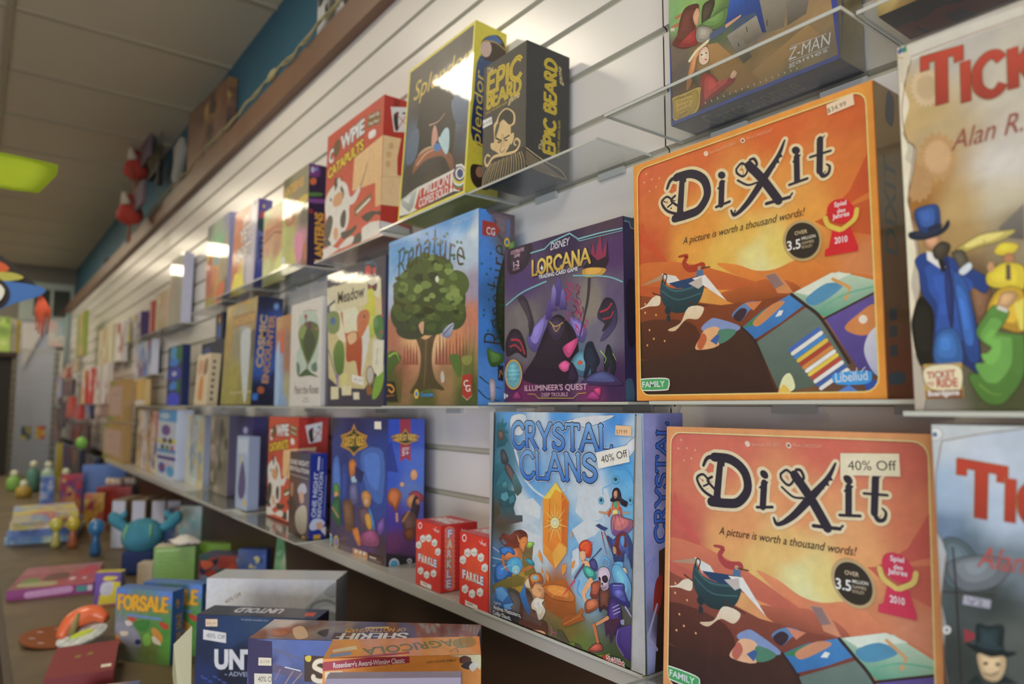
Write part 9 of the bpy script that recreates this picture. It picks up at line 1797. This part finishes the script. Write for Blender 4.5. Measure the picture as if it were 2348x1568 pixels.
for i, x in enumerate((-4.47, -4.33, -4.19, -4.05)):
    picture('book', ['tan comic book standing on the ledge next to the framed boards', 'white and orange comic book second from the framed boards', 'brown comic book third from the framed boards', 'many coloured comic book touching the white activity box'][i], 'book', 'comic books on the ledge',
            (x, .745, -.338), 0, (.13, .045, .315 - .006 * (i % 2)), ['A88860', 'C8C0B8', '8A6A4A', 'B89880'][i], 180 + i, [['A88860', 'C8A878', '6A5A50', 'D0C0A8'], ['D0C8C0', 'C87A40', '5A5A78', 'B0A090'], ['8A6A4A', 'C08A50', '4A4048', 'B8A890'], ['C8B8A8', 'B84A38', '4A5A90', 'D8C890']][i])
for i, (x, z, w, h, hx) in enumerate(((-8.80, -.22, .22, .2, '4A3434'), (-8.5, -.22, .35, .26, '3A3A48'), (-6.57, -.335, .3, .19, '4A2A2C'), (-8.05, -.16, .12, .22, '5A4A44'), (-6.3, -.56, .5, .19, '3A4660'), (-7.2, -.60, .55, .24, '2A2E44'), (-8.80, .0, .2, .08, '6A4A40'))):
    hanging(['small maroon toy card on a far peg', 'slate toy pack under the row of dark toy cars', 'maroon toy pack beside the lime green ball', 'narrow brown toy card between the far red packs', 'dull blue toy box below the framed boards', 'dark navy toy box low on the far pegs', 'little brown toy card above the small maroon one'][i],
            'toy_pack', 'toy pack', x, z, w, h, hx, [hx, '2A2428', '7A4A40', '5A5A68', '3A3036'], 190 + i)
bm = bmesh.new()
ball_into(bm, (0, 0, 0), (.038, .038, .045))
t = plain('toy_ball', 'lime green ball in a net hanging beside the lower framed board', 'ball', None, (-6.0, .64, EYE - .27), bm, mat('lime_rubber', '7AB848', 0.35))
bm = bmesh.new()
tube_into(bm, [(0, 0, .05), (0, 0, .14), (0, .22, .14)], .004, 6)
link_mesh('peg_hook', bm, peg_steel, t, True)
shelf(-5.0, -4.15, .765, .1695, 'small clear shelf holding the white card pack')
shelf(-6.65, -5.40, .765, .3045, 'small clear shelf holding the tall cream box and red white pack')
shelf(-5.3, -4.4 - .203, .76, .4045, 'high clear shelf holding the purple spotted box')
# yellow post of a floor rack
picture('display_post', 'yellow painted display post beyond the pink party box', 'post', None, (-7.6, .62, TZ), 0, (.06, .04, .36), 'A89818', 141, ['A89818', 'B0A020'])

# ------------------------------------------------------------------ far end of the shop
structure(box_obj('trim_4', (FAR_X, .36, EYE + 1.0), (FAR_X + .03, .90, EYE + 1.46), mat('grey_frame', '98A094', 0.6)))
wn = structure(box_obj('window_1', (FAR_X + .03, .50, EYE + 1.06), (FAR_X + .035, .86, EYE + 1.38), mat('dark_glass', '3C3C34', 0.15, .5)))
box_obj('window_frame', (FAR_X + .0355, .66, EYE + 1.06), (FAR_X + .05, .69, EYE + 1.38), mat('grey_frame'), wn)
structure(box_obj('door_1', (FAR_X + .0, .38, 0), (FAR_X + .025, .74, EYE + .99), mat('pale_door', 'A4A8B4', 0.6)))
o = picture('poster', 'cream poster with blue and pink marks on the far wall under the window', 'poster', None, (FAR_X + .045, .66, .70), 90, (.18, .008, .31), 'C0B8A4', 142, ['C0B8A4', 'C8BEB0', '8AA8B0', 'C8A8A0'], n=6)
bm = bmesh.new()
v = [bm.verts.new((x, y, z)) for x in (0, .008) for y, z in ((.40, .96), (.60, .98), (.615, .90), (.50, .62), (.42, .42))]
bm.faces.new(v[:5])
bm.faces.new(v[9:4:-1])
for k in range(5):
    bm.faces.new((v[k], v[(k + 1) % 5], v[5 + (k + 1) % 5], v[5 + k]))
plain('paper_banner', 'pointed white paper banner on the pale door at the far end', 'banner', None, (FAR_X + .05, 0, EYE), bm, mat('white_paper', 'C4BEB8', 0.8), False)
t = empty('wire_grid_panel', (FAR_X + .75, .47, 0))
tag(t, 'white wire grid display panel before the pale far door', 'grid panel')
wire = mat('white_wire', 'B4B4A8', 0.4)
bm = bmesh.new()
for k in range(15):
    yk = -.28 + .04 * k
    tube_into(bm, [(0, yk, .05), (0, yk, EYE + .58)], .004, 5)
for k in range(26):
    tube_into(bm, [(0.006, -.28, .1 + k * .078), (0.006, .28, .1 + k * .078)], .004, 5)
link_mesh('grid', bm, wire, t)
for yk in (-.29, -.23, .28):
    bm = bmesh.new()
    tube_into(bm, [(0, yk, 0), (0, yk, EYE + .6)], .014, 8)
    link_mesh('post', bm, wire, t, True)
bm = bmesh.new()
tube_into(bm, [(0, -.30, EYE + .6), (0, .29, EYE + .6)], .014, 8)
link_mesh('top_rail', bm, wire, t, True)
for k, (y, c) in enumerate(((.42, ['3A4A68', 'C8B83A', '2A3A50']), (.55, ['C8502A', 'C8B83A', '8A3020']))):
    picture('toy_pack', ['small navy and yellow card on the wire grid', 'small orange and yellow card on the wire grid'][k], 'toy pack', None, (FAR_X + .79, y, -.36), 90, (.085, .015, .14), '8A8A60', 150 + k, c, n=6)
for k, (y, c, hx) in enumerate(((.19, ['A8C850', 'C8D878', '7A9A40'], '4A5A2A'), (.24, ['C8C0A8', 'B0A898'], 'B8B0A0'), (.285, ['C8B040', 'A89028'], '8A7A20'))):
    picture('picture_frame', ['green framed picture standing at the far left', 'white framed picture tucked behind the green one', 'yellow framed picture behind the white one'][k], 'picture', None, (FAR_X + 1.1 - .12 * k, y - .045, .55), 90, (.12, .03, .36), hx, 160 + k, c, n=5)
structure(box_obj('trim_5', (FAR_X + .7, .1, EYE + .50), (FAR_X + 1.2, .33, EYE + .548), mat('dark_wood_edge')))
bm = bmesh.new()
box_into(bm, (FAR_X + .75, .1, 0), (FAR_X + 1.15, .29, EYE + .4995))
structure(link_mesh('trim_6', bm, mat('dark_rack', '26221C', 0.7)))

# ------------------------------------------------------------------ on top of the beam
BZ = 1.196
picture('board_game_box', 'large brown patchwork game box standing on the brown beam', 'game box', None, (-3.93, .83, BZ), 4, (.58, .045, .355), '3A3028', 170, ['6A4A3A', '8A6034', '5A4438', 'A8803A', '4A3830', '7A5A4A'], faces=('front', 'side'), n=10)
picture('sign_board', 'white sign board with black shapes on the brown beam', 'sign', None, (-2.22, .86, BZ), 0, (.30, .02, .3), 'A8A8A0', 171, ['A8A8A0', '1E1E1C', '2A2A28', 'B0B0A8'], n=9)


def hen(label, loc, sc):
    t = empty('hanging_hen', loc)
    tag(t, label, 'ornament', 'red hen ornaments by the beam')
    red = mat('red_felt', 'A83424', 0.8)
    bm = bmesh.new()
    tube_into(bm, spline([(0, 0, -.09), (.0, 0, -.03), (0, 0, .05), (0, 0, .11)], False, 4), [.01, .04, .06, .075, .078, .075, .068, .06, .05, .04, .03, .02, .008], 10)
    link_mesh('body', bm, red, t, True)
    for s in (-1, 1):
        bm = bmesh.new()
        tube_into(bm, [(s * .03, 0, -.05), (s * .03, 0, -.20)], .007, 6)
        link_mesh('leg', bm, mat('tan_cord', '8A5A40', 0.8), t, True)
    bm = bmesh.new()
    tube_into(bm, [(.05, -.03, .03), (.07, -.05, .10)], [.035, .01], 8)
    link_mesh('wing', bm, mat('cream_felt', 'C0B090', 0.8), t, True)
    bm = bmesh.new()
    box_into(bm, (.05, .01, -.02), (.34, .03, .12), .004)
    link_mesh('tail_board', bm, mat('mauve_board', '6A585C', 0.8), t)
    bm = bmesh.new()
    tube_into(bm, [(0, 0, .1), (0, 0, CEIL - loc[2] - .011 if sc > 1 else .30)], .003, 5)
    link_mesh('cord', bm, mat('tan_cord'), t, True)


hen('red felt hen ornament hanging above the other, by the brown beam', (-5.0, .755, EYE + 1.54), 2)
hen('lower red felt hen ornament hanging before the brown beam', (-4.9, .715, EYE + 1.22), 1)
bm = bmesh.new()
box_into(bm, (0, 0, 0), (.34, .03, .05), .004)
box_into(bm, (.28, 0, -.10), (.32, .03, 0), .004)
for k in range(2):
    tube_into(bm, [(.05 + .26 * k, .015, .05), (.05 + .26 * k, .015, CEIL - EYE - 1.42 - .0105)], .002, 4)
plain('toy_bracket', 'black wooden bracket shape hanging beside the red hens', 'ornament', None, (-4.86, .80, EYE + 1.42), bm, mat('black_wood', '1E1814', 0.6), False)
bm = bmesh.new()
tube_into(bm, [(0, 0, 0), (.01, 0, .1), (.0, 0, .28), (.04, 0, .34)], [.05, .045, .04, .015], 10)
plain('cloth_puppet', 'grey white cloth puppet standing on the beam behind the hens', 'puppet', None, (-4.30, .872, EYE + BZ), bm, mat('grey_cloth', '9A9482', 0.9))
bm = bmesh.new()
ball_into(bm, (0, 0, .04), (.10, .04, .04))
plain('dark_toy', 'small dark toy sitting far along the brown beam', 'toy', None, (-6.9, .865, EYE + BZ), bm, mat('black_wood'))
bm = bmesh.new()
box_into(bm, (0, 0, 0), (.3, .04, .06), .01)
plain('blue_toy', 'small blue toy sitting far along the brown beam', 'toy', None, (-6.2, .85, EYE + BZ), bm, mat('blue_plastic'))
# twine garland draped along the top front edge of the beam
bm = bmesh.new()
rnd = random.Random(8)
pts = []
x = -1.7
while x > -5.4:
    pts.append((x, .812 + rnd.uniform(-.003, .003), EYE + BZ + .006 + .014 * abs(math.sin(x * 4.1)) + rnd.uniform(0, .008)))
    x -= .06
tube_into(bm, pts, .0055, 6)
tube_into(bm, [(p[0], p[1] - .004, p[2] - .004 - .008 * ((i * 7) % 3)) for i, p in enumerate(pts)], .003, 5)
ball_into(bm, (-2.52, .812, EYE + BZ + .02), (.05, .012, .02), 10)
plain('twine_garland', 'olive twine garland draped along the top edge of the brown beam', 'garland', None, (0, 0, 0), bm, mat('olive_twine', '8A8058', 0.9, bump=.8, bump_scale=200))

# ------------------------------------------------------------------ kites hanging from the ceiling
bm = bmesh.new()
n, mrows = 18, 7
g = []
for j in range(mrows):
    for i in range(n):
        s, q = i / (n - 1), j / (mrows - 1)
        yy = -.75 + s * .882 - .05 * max(0, q - .3) * s
        zz = .602 - .018 * s - q * (.115 - .05 * s ** 3) + .006 * math.sin(s * 17) * q
        g.append(bm.verts.new((.02 * math.sin(s * 9 + q * 2), yy, zz)))
for j in range(mrows - 1):
    for i in range(n - 1):
        bm.faces.new((g[j * n + i], g[j * n + i + 1], g[(j + 1) * n + i + 1], g[(j + 1) * n + i]))
bmesh.ops.solidify(bm, geom=bm.faces[:], thickness=.002)
lime = mat('lime_nylon', 'A8B82A', 0.6)
nt = lime.node_tree
p_ = nt.nodes['Principled BSDF']
tr = nt.nodes.new('ShaderNodeBsdfTranslucent')
tr.inputs['Color'].default_value = pig('B8C42C')
mx = nt.nodes.new('ShaderNodeMixShader')
mx.inputs[0].default_value = .5
nt.links.new(p_.outputs[0], mx.inputs[1])
nt.links.new(tr.outputs[0], mx.inputs[2])
nt.links.new(mx.outputs[0], nt.nodes['Material Output'].inputs[0])
t = plain('lime_kite', 'lime green nylon kite hanging from the ceiling', 'kite', None, (-2.0, 0, EYE), bm, lime)
bm = bmesh.new()
for yy in (-.6, -.3):
    tube_into(bm, [(0, yy, .59), (0, yy, CEIL - EYE - .001)], .0012, 4)
link_mesh('string', bm, mat('clear_line', '9A9478', 0.6), t)
# fish shaped kite
t = empty('fish_kite', (-3.0, 0, EYE - .10))
t.scale = (1, 1.22, 1.22)
tag(t, 'blue and orange fish kite with a round eye and orange tassel, hanging from the ceiling', 'kite')


def sheet(name, pts, m, x=0.0, th=.006):
    bm = bmesh.new()
    f = bm.faces.new([bm.verts.new((x, y, z)) for y, z in spline(pts, True, 4)])
    bmesh.ops.triangulate(bm, faces=[f])
    bmesh.ops.solidify(bm, geom=bm.faces[:], thickness=th)
    return link_mesh(name, bm, m, t)


sheet('back_sheet', [(-.35, .40), (-.25, .50), (-.05, .545), (.045, .505), (.10, .455), (.14, .42), (.135, .40), (.05, .41), (-.1, .42)], mat('black_nylon', '2A2420', 0.6))
sheet('flame_sheet', [(-.3, .47), (-.1, .505), (.02, .495), (.06, .47), (.0, .455), (-.2, .455)], mat('orange_nylon', 'C0501E', 0.6), .008)
sheet('spot_sheet', [(.0, .452), (.06, .462), (.095, .45), (.05, .435), (-.05, .436)], mat('olive_nylon', 'A8A03A', 0.6), .009)
sheet('belly_sheet', [(-.35, .42), (-.1, .43), (.05, .435), (.142, .425), (.135, .40), (.07, .37), (.02, .335), (-.06, .28), (-.2, .22), (-.35, .2)], mat('blue_nylon', '3A6AA8', 0.6, mottle=.12, mottle_scale=6), .016)
sheet('eye_ring', [(.065, .40), (.045, .435), (.01, .44), (-.02, .40), (.01, .355), (.05, .36)], mat('black_nylon'), .024)
sheet('eye', [(.052, .405), (.035, .425), (.012, .41), (.012, .385), (.04, .375)], mat('white_nylon', 'D8D4C0', 0.6), .032)
bm = bmesh.new()
for k in range(5):
    tube_into(bm, [(.01, .136, .41), (.01 + .002 * k, .13 + .008 * k, .36), (.01, .132 + .007 * k, .30 - .01 * (k % 3))], [.003, .005, .002], 5)
link_mesh('tassel', bm, mat('orange_tassel', 'C8502A', 0.7), t, True)
bm = bmesh.new()
for yy in (-.25, -.12):
    tube_into(bm, [(0, yy, .50), (0, yy, (CEIL - EYE + .099) / 1.22)], .0012, 4)
link_mesh('string', bm, mat('clear_line'), t)
